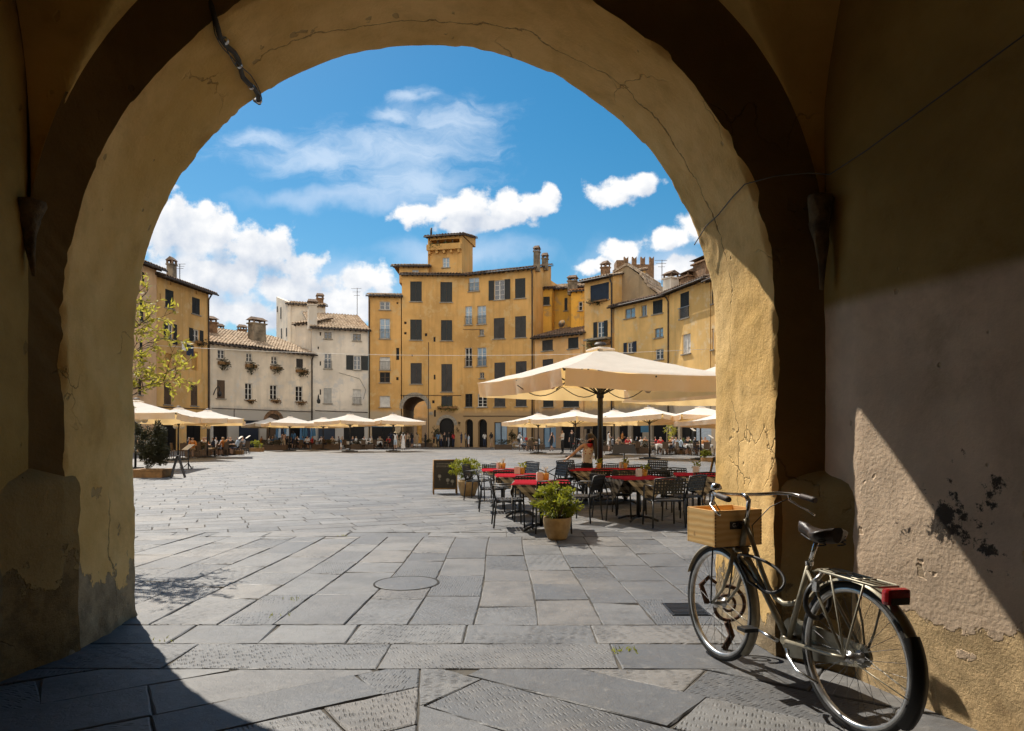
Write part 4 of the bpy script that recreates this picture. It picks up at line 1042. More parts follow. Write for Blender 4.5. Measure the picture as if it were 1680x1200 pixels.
# narrow ochre house
N0, N1 = (-15.49, 73.61), (-12.05, 74.0)
F4 = Facade('town_house', 'narrow ochre house one window wide between white house and tower house', 'house', N0, N1, 16.3, M['f_narrow'], 9, group=GRP)
F4.win('win', 623, 495, 640, 508.5, pm=M['pane']).win('win', 623, 523, 640, 556, pm=M['pane_blue'], rail=1.0).win('win', 623, 586, 640, 607, pm=M['curtain'], rail=.9)
F4.win('win', 623, 611, 640, 628, pm=M['pane_dark'], fm=M['brown_frame']).win('win', 623, 650, 640, 668, pm=M['curtain']).win('slot', 650, 571, 655, 591).win('slot', 650.5, 496, 653.5, 499).win('slot', 650, 619, 654, 624)
F4.win('door', 610, 692, 648, 742)
F4.finish(); F4.roof(5, 1.1, .35, mat=M['tile']); F4.pipe(.1, 0, 16.0, .07)
# main facade (three slightly bent stretches built as one house)
MA, MBp, MC = (-11.95, 74.02), (-5.2, 74.2), (2.25, 71.3)
HM = CAMH + (HY - 452) / FPX * 74.1
F5 = Facade('town_house', 'tall ochre house with rooftop tower and arched passage at its foot', 'house', MA, MBp, HM, M['f_main'], 10, group=GRP)
for r_ in ((673, 462, 692, 495), (722.5, 463, 742, 496), (673, 524.5, 692, 558), (723.5, 525.5, 742, 559)): F5.win('closed', *r_)
F5.win('closed', 673.5, 596, 692, 630, sm=M['shutter_grey']).win('closed', 724, 597.5, 742, 643, sm=M['shutter_grey']).win('closed', 724, 650, 742.5, 668)
for r_ in ((663, 528, 667, 532), (663, 545, 667, 549), (697, 547, 701, 552), (711, 553, 714.5, 561), (675, 582, 677, 585), (711.5, 615, 714.5, 623), (651 + 8, 649, 661, 655), (709, 657, 713, 662), (712, 673, 715, 684)): F5.win('slot', *r_)
F5.win('void', 660.5, 651, 701, 745, deep=.6); gate = F5.todo[-1][1]
F5.win('door', 721, 686, 745, 745, dm=M['pane_dark'], deep=.5); ard = F5.todo[-1][1]
# the passage runs right through, so no back wall across it
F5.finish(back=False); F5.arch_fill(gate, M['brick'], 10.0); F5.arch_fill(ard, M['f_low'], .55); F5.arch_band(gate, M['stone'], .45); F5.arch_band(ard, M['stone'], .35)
mb = WB(); D = 10; L = F5.L; g0, g1, gz0, gz1 = gate
W_ = F5.W
mb.quad(W_(0, 0), W_(0, 0, -D), W_(0, HM, -D), W_(0, HM)); mb.quad(W_(0, HM), W_(L, HM), W_(L, HM, -D), W_(0, HM, -D))
mb.quad(W_(0, gz1, -D), W_(L, gz1, -D), W_(L, HM, -D), W_(0, HM, -D)); mb.quad(W_(0, 0, -D), W_(g0, 0, -D), W_(g0, gz1, -D), W_(0, gz1, -D)); mb.quad(W_(g1, 0, -D), W_(L, 0, -D), W_(L, gz1, -D), W_(g1, gz1, -D))
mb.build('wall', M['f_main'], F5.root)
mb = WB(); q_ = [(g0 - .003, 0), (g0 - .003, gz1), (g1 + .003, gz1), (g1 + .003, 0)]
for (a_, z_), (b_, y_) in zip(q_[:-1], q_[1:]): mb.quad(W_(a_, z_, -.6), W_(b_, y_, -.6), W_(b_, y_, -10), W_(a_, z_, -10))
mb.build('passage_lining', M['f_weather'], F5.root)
F5.roof(6, 1.4, .4, a1=F5.L + .05, mat=M['tile_dark'])
F5.cable([(657, 649), (757, 649)], .03); F5.cable([(703, 562), (703, 735)], .035)
F6 = Facade('town_house', 'ochre house of many windows joined to the right of the tower house', 'house', MBp, MC, HM, M['f_main'], 10, H1=CAMH + (HY - 441) / FPX * 71.3, group=GRP)
F6.win('win', 769, 456, 786, 478, pm=M['pane_blue'], rail=.9).win('win', 811, 460, 828, 492, open=1, bars=3)
F6.win('closed', 845, 457, 862, 489.5).win('win', 760, 503, 774.5, 533, pm=M['pane_blue'], rail=.9).win('win', 783, 502, 797.5, 532, pm=M['pane_blue'], rail=.9)
F6.win('closed', 810, 522, 828, 556, sm=M['shutter_grey']).win('closed', 845, 519, 863, 554, sm=M['shutter_grey']).win('win', 786.5, 540.5, 794, 551, fm=M['stone'])
F6.win('win', 760, 571, 774.5, 602, rail=.9, pm=M['pane_dark']).win('win', 783, 570.5, 798, 601, rail=.9, pm=M['pane_blue'])
F6.win('closed', 811, 595, 829, 629, sm=M['shutter_grey']).win('closed', 846, 593, 864, 625, sm=M['shutter_grey']).win('win', 787, 611.5, 794.5, 621, fm=M['stone'])
F6.win('win', 761, 646.5, 775, 668, pm=M['pane_dark'], fm=M['shutter']).win('win', 783.5, 646, 799, 668, pm=M['pane_dark'], bars=3)
F6.win('closed', 811, 650, 829, 667.5, sm=M['shutter_grey']).win('closed', 846, 650, 864, 667, sm=M['shutter_grey'])
F6.win('door', 761, 688, 776, 745, deep=.5); e1 = F6.todo[-1][1]; F6.win('door', 784, 688, 799, 745, deep=.5); e2 = F6.todo[-1][1]
F6.win('win', 811, 693, 832, 740, pm=M['pane_blue'], fm=M['shutter_blue'], bars=0).win('win', 849, 693.5, 864, 740, pm=M['pane_blue'], fm=M['shutter_blue'], bars=0)
F6.finish(); F6.arch_fill(e1, M['f_main'], .52); F6.arch_fill(e2, M['f_main'], .52); F6.roof(6, 1.6, .5, a0=.0, mat=M['tile_dark'])
F6.pipe(F6.L - .12, 0, F6.H1 - .2, .07, mat=M['gutter']); F6.cable([(757, 497), (757, 735)], .03); F6.cable([(743, 497), (757, 498)], .03); F6.cable([(757, 541), (790, 541)], .02); F6.cable([(757, 683), (872, 683)], .035)
# rooftop tower and side wing
TY = 76.0
F7 = Facade('rooftop_tower', 'small ochre rooftop tower with planted loggia on the tall ochre house', 'tower', (gx(702, 76.5), 76.5), (gx(758, 75.6), 75.6), CAMH + (HY - 388) / FPX * TY, M['f_main'], 4.2, group=None, z0=HM - .6)
F7.win('win', 726, 423, 737.5, 439, pm=M['pane_blue']).win('void', 706, 393, 754, 401, deep=1.6)
vd = F7.todo[-1][1]
F7.finish(); mb = WB(); F7.bx(mb, vd[0] + .02, vd[1] - .02, vd[2] + .02, vd[3] - .02, -1.6, -1.5); mb.build('pane', M['pane_dark'], F7.root)
mb = WB()
for k in range(1, 4): q = vd[0] + (vd[1] - vd[0]) * k / 4; F7.bx(mb, q - .05, q + .05, vd[2], vd[3], -.2, -.1)
mb.build('post', M['brown_frame'], F7.root)
b0 = F7.rect(703, 402, 757, 415); mb = WB(); F7.bx(mb, .02, F7.L - .02, b0[2] + .25, b0[3], .01, .55)
for k in range(5): q = .3 + (F7.L - .6) * k / 4; F7.bx(mb, q - .12, q + .12, b0[2] - .1, b0[2] + .249, .01, .4)
mb.build('balcony', M['f_main'], F7.root)
F7.roof(5, 1.0, .4, a0=-.35, a1=F7.L + .4, mat=M['tile_dark']); mb = WB(); mb.tube([F7.W(.1, F7.H + .3, -.8), F7.W(.1, F7.H + 1.3, -.8)], .12, 8); mb.build('flue', M['gutter'], F7.root)
mb = WB(); mb.tube([F7.W(.12, HM - .4, .08), F7.W(.12, F7.H, .08)], .09, 8); mb.build('downpipe', M['ochre_fill'], F7.root)
window_box(F7, 704, 399, 757, 411, 'trailing plants along the balcony of the rooftop tower', 'leaf_green', n=420)
F8 = Facade('attic_wing', 'low attic wing with small tiled roof left of the rooftop tower', 'house', (gx(655, 75.6), 75.6), (gx(703, 75.6), 75.6), CAMH + (HY - 438) / FPX * 75.6, M['f_main'], 3.5, group=None, z0=HM - .5)
F8.win('win', 676, 443, 687, 449, pm=M['pane_blue'], sill=False); F8.finish(); F8.roof(4, .9, .35, a0=-.9, mat=M['tile'])
cA = F6.P_(1.0, 0.2); mb = WB(); 
F6.chimney(.985, .7, .55, 1.5, M['rubble'], d=.7); F6.chimney(.985, 3.4, .6, .7, M['rubble'])
# recess between: low house, set-back yellow walls
F9 = Facade('town_house', 'lower tan house with dark tiled lean-to roof right of the ochre house', 'house', (2.35, 71.2), (7.0, 66.9), CAMH + (HY - 555) / FPX * 71.2, M['f_low'], 5, H1=CAMH + (HY - 547) / FPX * 66.9, group=GRP)
F9.win('closed', 889.5, 558, 907, 575.5, sm=M['shutter_grey']).win('closed', 932, 554, 949, 572).win('closed', 890, 589.5, 907.5, 612, sm=M['shutter_grey']).win('closed', 932, 588, 949, 612, sm=M['shutter_grey'])
F9.win('closed', 891, 655, 908, 668).win('closed', 924, 655, 950, 668).win('win', 891, 693, 912, 738, pm=M['pane_blue'], fm=M['shutter_blue'], bars=0).win('door', 920, 688, 952, 742, dm=M['pane_dark'])
F9.finish(); F9.roof(4.5, 1.3, .5, mat=M['tile_dark'], a0=-.1)
F10 = Facade('set_back_house', 'deep yellow house set back above the lean-to roof', 'house', (gx(886, 76), 76), (gx(960, 74), 74), CAMH + (HY - 474) / FPX * 75, M['f_back'], 6, group=GRP, z0=10.8)
F10.win('closed', 891.5, 487, 902, 501).win('closed', 926, 489, 931, 510).win('win', 949, 495, 957, 510, pm=M['pane_dark']); F10.finish(); F10.roof(5, 1.4, .5, mat=M['tile'])
F10b = Facade('set_back_wing', 'small yellow projecting wing with stained corner above the lean-to roof', 'house', (gx(884, 74.4), 74.4), (gx(905, 74), 74), CAMH + (HY - 474) / FPX * 74, M['f_back'], 2.2, group=GRP, z0=10.8)
F10b.win('closed', 891, 487, 902, 501); F10b.finish(); F10b.roof(2.2, .5, .3, mat=M['tile_dark'], gutter=False)
F10c = Facade('set_back_wing', 'narrow yellow wing with white framed window beside the big shuttered window house', 'house', (gx(937, 72.5), 72.5), (gx(957.5, 72), 72), CAMH + (HY - 478) / FPX * 72, M['f_back'], 3, group=GRP, z0=10.8)
F10c.win('win', 949, 495, 956, 510, pm=M['pane_dark']); F10c.finish(); F10c.roof(2.5, .6, .3, mat=M['tile_red'], gutter=True); F10c.chimney(.1, .8, .9, .9, M['rubble'])
mb = WB(); q = pt(923, 532, 70.6); mb.lathe([(.001, .0), (.25, .03), (.42, .14)], 18, (0, 0, 0), 0, True, 'y'); o = mb.build('satellite_dish', M['alu']); o.location = q; o.rotation_euler = (R(25), 0, R(35)); tag(o, 'small grey satellite dish above the lean-to roof', 'satellite dish')
# right-hand houses, turned towards the sun
RA_, RB, RC, RD, RE = (7.1, 66.9), (9.5, 64.2), (13.25, 58.2), (15.2, 52.4), (18.0, 42.0)
F11 = Facade('town_house', 'tan house with one wide dark window and a planted balcony', 'house', RA_, RB, CAMH + (HY - 463) / FPX * 66.9, M['f_right'], 8, H1=CAMH + (HY - 453) / FPX * 64.2, group=GRP)
F11.win('door', 961, 688, 968, 742).win('closed', 968.5, 466, 999, 494, sm=M['shutter_blue']).win('win', 980, 528, 991, 556, open=1, bars=2).win('closed', 975, 590, 992, 618).win('door', 970, 690, 995, 742)
F11.finish(); F11.roof(5, 1.3, .6, mat=M['tile']); F11.pipe(F11.L - .1, 0, F11.H1 - .3, .08); F11.chimney(.4, 1.5, .7, .8, M['brick'])
mb = WB(); F11.bx(mb, *F11.rect(967, 556, 1003, 559), .02, .9); 
mb.build('balcony', M['stone'], F11.root); window_box(F11, 965, 557, 1004, 577, 'green plants over the small balcony of the wide window house', 'leaf_green', n=300); window_box(F11, 966, 492, 999, 500, 'dark plants on the sill of the wide shuttered window', 'leaf_dark', n=150)
F12 = Facade('town_house', 'sandy house with four small upper windows behind the big parasol', 'house', (9.6, 64.1), RC, CAMH + (HY - 504) / FPX * 64.1, M['f_right2'], 9, H1=CAMH + (HY - 484) / FPX * 58.2, group=GRP)
F12.win('win', 1025, 506, 1042, 522, pm=M['pane_blue'], fm=M['stone']).win('win', 1052, 501, 1061, 519, pm=M['pane_blue'], fm=M['stone']).win('closed', 1071, 493, 1087, 515)
F12.win('win', 1074, 538.5, 1088, 554, pm=M['pane_blue'], fm=M['stone']).win('win', 1029, 562, 1039, 579, open=1, sm=M['shutter_blue']).win('win', 1075, 573, 1088.5, 590)
F12.win('closed', 1030, 612, 1042, 640).win('closed', 1074, 610, 1088, 640).win('door', 1014, 688, 1030, 742).win('door', 1036, 688, 1054, 742).win('door', 1070, 686, 1094, 742)
F12.finish(); F12.roof(5, 1.5, .6, mat=M['tile_dark']); F12.chimney(.9, .9, 1.0, 1.1, M['f_white2'])
F13 = Facade('town_house', 'sunlit sandy house with tall shuttered balcony window at right', 'house', (13.32, 58.1), RD, CAMH + (HY - 482) / FPX * 58.1, M['f_right2'], 9, H1=CAMH + (HY - 455) / FPX * 52.4, group=GRP)
F13.win('closed', 1116, 480, 1130.5, 522).win('win', 1119.5, 548.5, 1133, 580.5, pm=M['curtain'], fm=M['white_frame']).win('closed', 1121, 610, 1135, 645, sm=M['shutter_grey']).win('door', 1104, 686, 1112, 745).win('door', 1116, 686, 1146, 745)
F13.finish(); F13.roof(5, 1.4, .6, mat=M['tile_dark']); F13.chimney(.45, 2.0, 1.9, 1.3, M['brick'], d=1.6); F13.chimney(.25, 1.2, 1.2, .6, M['brick']); F13.pipe(.1, 0, F13.H - .3, .06)
mb = WB(); r_ = F13.rect(1116, 505, 1130.5, 522)
for k in range(9): q = r_[0] + (r_[1] - r_[0]) * k / 8; F13.bx(mb, q - .015, q + .015, r_[2], r_[3], .1, .13)
F13.bx(mb, r_[0] - .2, r_[1] + .2, r_[3], r_[3] + .05, .08, .15); mb.build('railing', M['alu'], F13.root)
F14 = Facade('town_house', 'sandy house at the right edge with dark shutters beside the arch', 'house', (15.25, 52.3), RE, 13.2, M['f_right'], 9, group=GRP)
F14.win('closed', 1161, 470, 1170, 500).win('win', 1165, 540, 1171, 574); F14.win('closed', 1185, 480, 1200, 520); F14.win('closed', 1185, 560, 1200, 600)
F14.finish(); F14.roof(5, 1.4, .6, mat=M['tile_dark'])
# weathered gable and dormer behind, battlemented tower far behind
mb = WB(); GB = thing('weathered_gable', 'stained tan gable wall rising behind the wide window house', 'house', (gx(1030, 68), 68, 0))
p = [(1006, 520), (1006, 449), (1024, 438), (1030, 437), (1050, 452), (1057, 463), (1062, 470), (1088, 490), (1088, 520)]
pf = [pt(x_, y_, 66 - (x_ - 1006) * .06) for x_, y_ in p]; pb = [q + Vector((3.0, 4.5, 0)) for q in pf]; n = len(pf)
mb.add(pf + pb, [tuple(range(n)), tuple(range(n, 2 * n))[::-1]] + [(i, (i + 1) % n, n + (i + 1) % n, n + i) for i in range(n)]); mb.build('wall', M['f_weather'], GB)
mb = WB(); tp = pf[1:8]; 
for a, b in zip(tp[:-1], tp[1:]): mb.hexa([a + Vector((-.1, -.25, .01)), b + Vector((.1, -.25, .01)), b + Vector((2.9, 4.4, .01)), a + Vector((2.7, 4.4, .01)), a + Vector((-.1, -.25, .24)), b + Vector((.1, -.25, .24)), b + Vector((2.9, 4.4, .24)), a + Vector((2.7, 4.4, .24))])
mb.build('roof', M['tile'], GB)
TW = thing('battlemented_tower', 'brown stone tower with four forked battlements behind the roofs', 'tower', (gx(1042, 120), 120, 0)); Y = 120
mb = WB(); mb.hexa([pt(1027, 713, Y), pt(1073, 713, Y), pt(1073, 713, Y) + Vector((0, 5, 0)), pt(1027, 713, Y) + Vector((0, 5, 0)), pt(1027, 434, Y), pt(1073, 434, Y), pt(1073, 434, Y) + Vector((0, 5, 0)), pt(1027, 434, Y) + Vector((0, 5, 0))])
mb.hexa([pt(1011.5, 713, Y - 1), pt(1026, 713, Y - 1), pt(1026, 713, Y) + Vector((0, 3, 0)), pt(1011.5, 713, Y) + Vector((0, 3, 0)), pt(1011.5, 427, Y - 1), pt(1026, 427, Y - 1), pt(1026, 427, Y) + Vector((0, 3, 0)), pt(1011.5, 427, Y) + Vector((0, 3, 0))]); mb.build('wall', M['brick'], TW)
for x0 in (1024, 1037.5, 1051.5, 1066):
    mb = WB(); x1 = x0 + 7; c = [(x0, 434), (x1, 434), (x1, 421), ((x0 + x1) / 2, 424.5), (x0, 421)]; f_ = [pt(a, b, Y - .02) for a, b in c]; b_ = [q + Vector((0, .8, 0)) for q in f_]
    mb.add(f_ + b_, [tuple(range(5)), tuple(range(5, 10))[::-1]] + [(i, (i + 1) % 5, 5 + (i + 1) % 5, 5 + i) for i in range(5)]); mb.build('merlon', M['brick'], TW)
DM = Facade('dormer_house', 'small grey dormer with white window above the sandy houses', 'dormer', (gx(1097, 63), 63), (gx(1124, 60.5), 60.5), CAMH + (HY - 462) / FPX * 62, M['f_weather'], 3, group=None, z0=13.4)
DM.win('win', 1101, 464, 1108, 474, pm=M['pane'], sill=False); DM.finish(); DM.roof(3, .7, .3, mat=M['tile_dark'], gutter=False)
# flower boxes of the low white house
for (r_, lab) in (((355, 590, 375, 606), 'dark flower box under the leftmost top window of the low white house'), ((400, 594, 420, 612), 'dark flower box under the second top window of the low white house'),
                  ((441, 598, 461, 614), 'dark flower box under the third top window of the low white house'), ((483, 604, 504, 618), 'dark flower box under the shuttered top window of the low white house')):
    window_box(F2, *r_, lab, 'leaf_dark', 'flower boxes on the low white house', 220)
for (r_, lab) in (((402, 655, 417, 661), 'low flower box under the second middle window of the low white house'), ((442, 655, 459, 662), 'low flower box under the third middle window of the low white house'), ((484, 658, 499, 664), 'low flower box under the right middle window of the low white house')):
    window_box(F2, *r_, lab, 'leaf_rust', 'flower boxes on the low white house', 90)
window_box(F1, 317, 558, 335, 570, 'dark flower box on the upper right sill of the ochre house', 'leaf_dark', None, 130)
window_box(F5, 716, 664, 752, 676, 'row of small plants above the arched door of the tower house', 'leaf_green', None, 160)
# washing on the ochre house
def cloth_on(F, x0, y0, x1, y1, mat, label, name='towel'):
    a0, a1, z0, z1 = F.rect(x0, y0, x1, y1); mb = WB(); n = 8; vs = []
    for i in range(n + 1):
        for j in range(5): vs.append(F.W(a0 + (a1 - a0) * i / n, z1 + (z0 - z1) * j / 4, .55 + .05 * math.sin(i * 1.9) * j / 4))
    mb.add(vs, [(i * 5 + j, (i + 1) * 5 + j, (i + 1) * 5 + j + 1, i * 5 + j + 1) for i in range(n) for j in range(4)]); o = mb.build(name, mat, None, origin=F.W(a0, z1)); tag(o, label, 'laundry')
cloth_on(F1, 296, 566, 308, 584, M['cloth_navy'], 'blue towel hung out to dry on the ochre house'); cloth_on(F1, 288.5, 565, 294.5, 576, M['cloth_white'], 'white cloth drying beside the blue towel', 'drying_cloth'); cloth_on(F1, 273, 560, 281, 566, M['cloth_black'], 'black garment drying below the shuttered window', 'garment')
# street lamps on wall brackets
for F, px, py, lab in ((F2, 349, 648, 'wrought iron wall lamp bracket at the left of the low white house'), (F3, 521, 660, 'wrought iron wall lamp bracket between the white houses')):
    a, z = F.uv(px, py); a = max(a, .3); t_ = thing('wall_lamp', lab, 'wall lamp', tuple(F.W(a, z)))
    mb = WB(); mb.tube([F.W(a, z, .02), F.W(a, z + .5, .35), F.W(a, z + .75, .75), F.W(a, z + .55, 1.05), F.W(a, z + .35, 1.0)], .04, 6); mb.build('bracket', M['dark_metal'], t_)
    mb = WB(); c = F.W(a, z + .05, 1.0); mb.lathe([(.05, .3), (.2, .08), (.16, -.2), (.03, -.25)], 10, c); mb.build('lamp_shade', M['dark_metal'], t_)
# aerials
for (px, py, Y, h, lab) in ((586, 495, 80, 3.2, 'thin television aerial above the roof of the taller white house'), (295, 447, 60, 1.5, 'thin rod aerial on the chimney of the ochre house'), (1086, 447, 66, 2.4, 'thin television aerial behind the sandy houses')):
    q = pt(px, py, Y); mb = WB(); mb.tube([q + Vector((0, 0, -h * .5)), q + Vector((0, 0, h * .5))], .035, 5)
    for k in range(3): mb.tube([q + Vector((-.7 + .15 * k, 0, h * (.48 - k * .13))), q + Vector((.5 - .1 * k, 0, h * (.48 - k * .13)))], .02, 5)
    o = mb.build('aerial', M['gutter'], None, origin=q); tag(o, lab, 'aerial')
# roofs of the next street, seen over the low white house
FB = Facade('distant_house', 'dark tiled roof of a farther house over the low white house', 'house', (gx(352, 82), 82), (gx(425, 86), 86), CAMH + (HY - 553) / FPX * 84, M['f_weather'], 6, group=None)
FB.finish(); FB.roof(6, 1.0, .4, mat=M['tile_dark'], gutter=False); FB.chimney(.2, 1, .9, .5, M['brick']); FB.chimney(.75, 2, .9, .7, M['brick'])
# courtyard house seen through the passage
FC = Facade('courtyard_house', 'tan house glimpsed through the arched passage', 'house', (-22, 106), (-6, 106), 10, M['f_low'], 6, group=None)
FC.win('closed', 671, 671, 679, 680, sm=M['brown_frame']).win('closed', 671, 690, 679, 698, sm=M['brown_frame']).win('door', 684, 690, 692, 732, dm=M['ochre_fill']); FC.finish(); FC.roof(5, 1.2, .5, mat=M['tile_dark'])
# shop sign plate by the passage
a0, a1, z0, z1 = F5.rect(704, 676, 710, 681); mb = WB(); F5.bx(mb, a0, a1, z0, z1, .01, .05); o = mb.build('name_plate', M['stone'], None, origin=F5.W(a0, z0)); tag(o, 'small pale stone plaque beside the arched passage', 'plaque')
# ------------------------------------------------------------------ parasols
def make_parasol(half, eave, apex, label, grp, mat='canvas', pole_r=.045, base=True, val=.26, vent=True, bulbs=0):
    """square market parasol: canopy with hanging valance, vent cap, pole, ribs and struts, foot"""
    t_ = thing('parasol', label, 'parasol', (0, 0, 0), 0, grp)
    n = 14; mb = MB(); cr = [(half, half), (-half, half), (-half, -half), (half, -half)]
    for k in range(4):
        a, b = Vector((*cr[k], eave)), Vector((*cr[(k + 1) % 4], eave)); vs = []
        for i in range(n + 1):
            for j in range(n + 1):
                f, g = i / n, 0.10 + 0.90 * j / n
                e = a.lerp(b, f); sag = 4 * f * (1 - f)
                p = Vector((e.x * g, e.y * g, apex + (eave - apex) * g - .04 * sag * g * g - .05 * math.sin(math.pi * g)))
                if j == n: p.x *= 1 - .03 * sag; p.y *= 1 - .03 * sag
                p.z += .022 * noise.noise(p * 2.2) + .008 * noise.noise(p * 6)
                vs.append(p)
        mb.add(vs, [(i * (n + 1) + j, (i + 1) * (n + 1) + j, (i + 1) * (n + 1) + j + 1, i * (n + 1) + j + 1) for i in range(n) for j in range(n)], 0, True)
        # valance, slit at the corners
        m_ = 26; vs = []
        for i in range(m_ + 1):
            f = .015 + .97 * i / m_; e = a.lerp(b, f); sag = 4 * f * (1 - f); o = Vector((e.x * (1 - .03 * sag), e.y * (1 - .03 * sag), e.z - .04 * sag))
            nrm = Vector(((a + b).x, (a + b).y, 0)).normalized()
            for j in range(4):
                q = o + Vector((0, 0, -val * j / 3)) + nrm * (.035 * math.sin(i * 1.25 + k) + .03 * math.sin(i * .53) + .03 * noise.noise(Vector((i * .7, k * 5.0, j * .4)))) * j / 3 - nrm * .04 * j / 3
                vs.append(q)
        mb.add(vs, [(i * 4 + j, (i + 1) * 4 + j, (i + 1) * 4 + j + 1, i * 4 + j + 1) for i in range(m_) for j in range(3)], 1, True)
    cp = mb.build('canopy', [M[mat], M['canvas_edge'] if mat == 'canvas' else M[mat]], t_)
    if vent:
        mb = MB(); c2 = half * .11; rise = (apex - eave) * .17; q = [Vector((x_ * c2 / half, y_ * c2 / half, apex - (apex - eave) * .10 + .03)) for x_, y_ in cr]; ap = Vector((0, 0, apex + .04))
        for k in range(4): mb.add([q[k], q[(k + 1) % 4], ap], [(0, 1, 2)]); mb.add([q[k], q[(k + 1) % 4], q[(k + 1) % 4] - Vector((0, 0, .035)), q[k] - Vector((0, 0, .035))], [(0, 1, 2, 3)])
        mb.build('vent_cap', M[mat], t_)
        mb = MB(); mb.lathe([(.001, apex + .12), (.10, apex + .10), (.13, apex + .06)], 14); mb.build('finial', M['gutter'], t_)
    mb = MB(); mb.tube([(0, 0, .05), (0, 0, apex - .02)], pole_r, 10); mb.build('pole', M['dark_metal'], t_)
    mb = MB()
    for x_, y_ in cr + [(half, 0), (-half, 0), (0, half), (0, -half)]:
        fz = eave - (.0 if x_ and y_ else .05)
        mb.tube([(0, 0, apex - .1), (x_ * .5, y_ * .5, (apex + fz) / 2 - .11), (x_ * .97, y_ * .97, fz - .03)], .018, 6); mb.tube([(0, 0, eave - .32), (x_ * .45, y_ * .45, apex + (fz - apex) * .45 - .13)], .016, 6)
    mb.lathe([(.06, eave - .38), (.075, eave - .36), (.075, eave - .28), (.06, eave - .26)], 12); mb.build('ribs', M['dark_metal'], t_)
    if base:
        mb = MB(); mb.box((0, 0, .04), (.9, .9, .07)); mb.box((0, 0, .095), (.5, .5, .035)); mb.build('base', M['black'], t_, bevel=.006)
    return t_
G1, G2 = 'cream parasols over the near tables', 'white parasols over the far tables'
PN = make_parasol(1.95, 2.52, 3.18, 'big cream parasol over the near red tables', G1, pole_r=.055, val=.3)
place(PN, (1.81, 14.0, 0), math.atan2(-.937, -.35) - R(45))
PN2 = copy_tree(PN); place(PN2, (5.35, 17.0, 0), R(33), 'cream parasol half hidden behind the right pillar of the arch', G1)
PN2.scale = (.95, .95, 1.0)
# festoon and bulbs under the near parasol
mb = MB(); prev = None
A0, B0 = Vector((.85, 11.42, 2.47)), Vector((4.3, 13.0, 2.45))
mb = MB(); pts = []
for k in range(25):
    f = k / 24; q = Vector((.10, 12.9, 2.33)).lerp(Vector((2.75, 14.3, 2.33)), f); q.z -= .19 * abs(math.sin(f * math.pi * 3)); pts.append(q)
mb.tube(pts, .009, 6); o = mb.build('light_string', M['black'], None, origin=pts[0]); tag(o, 'black looped light string hanging under the big cream parasol', 'light string')
for (px, py, Y, lab) in ((906, 633, 12.3, 'round glass bulb hanging at the left under the big cream parasol'), (1063, 640, 12.6, 'round glass bulb hanging at the right under the big cream parasol')):
    q = pt(px, py, Y); t_ = thing('light_bulb', lab, 'bulb', q); mb = MB(); mb.ball((0, 0, 0), .065, 14); mb.build('globe', M['bulb'], t_); mb = MB(); mb.tube([(0, 0, .06), (0, 0, .14), (0, 0, .2)], [.03, .03, .008], 8); mb.build('socket', M['black'], t_)
PF = make_parasol(2.0, 2.38, 3.0, 'white parasol at the left edge, beside the arch pillar', G2)
far = [  # apex px, apex py, Y, rot, label, scale
    (222, 654, 27.0, 12, 'white parasol at the left edge of the arch opening, nearest of the left row', 1.0),
    (292, 667, 37.0, 40, 'white parasol with round lamps, second in the left row', 1.0),
    (340, 671, 41.5, 20, 'white parasol in front of the low white house, third in the left row', 1.06),
    (442, 685, 63.0, 38, 'white parasol before the arched door of the low white house', 1.0),
    (475, 682, 58.0, 30, 'white parasol with sagging edge before the low white house, right of the arched door', 1.0),
    (530, 684, 62.0, 50, 'small white parasol before the taller white house', .96),
    (574, 678, 55.0, 44, 'wide white parasol before the taller white house', 1.05),
    (645, 678, 56.0, 35, 'white parasol just left of the arched passage', 1.0),
    (883, 677, 50.0, 30, 'white parasol at the left end of the right row, beside the blue shop windows', 1.0),
    (944, 671, 43.0, 42, 'white parasol second from the left in the right row', 1.0),
    (1008, 671, 46.0, 25, 'white parasol behind the pole of the big cream parasol', 1.0),
    (1066, 666, 39.0, 48, 'white parasol third from the right edge in the right row', 1.0),
    (1150, 665, 38.0, 10, 'white parasol with dark pole by the right pillar of the arch', 1.0),
    (1195, 672, 36.0, 30, 'white parasol mostly hidden by the right pillar of the arch', 1.0)]
for i, (px, py, Y, a, lab, sc_) in enumerate(far):
    o = PF if i == 0 else copy_tree(PF); zt = CAMH + (HY - py) / FPX * Y
    place(o, (gx(px, Y), Y, 0), R(a), lab, G2); o.rotation_euler = (Matrix.Rotation(R(-3.2 if i > 7 else -1.5), 3, 'X') @ Matrix.Rotation(R(a), 3, 'Z')).to_euler(); o.scale = (sc_, sc_, zt / 3.08)
PB = make_parasol(1.6, 2.4, 2.85, 'pale blue parasol peeping out behind the white ones left of the passage', None, 'canvas_blue', base=False); place(PB, (gx(628, 66), 66, 0), R(20))
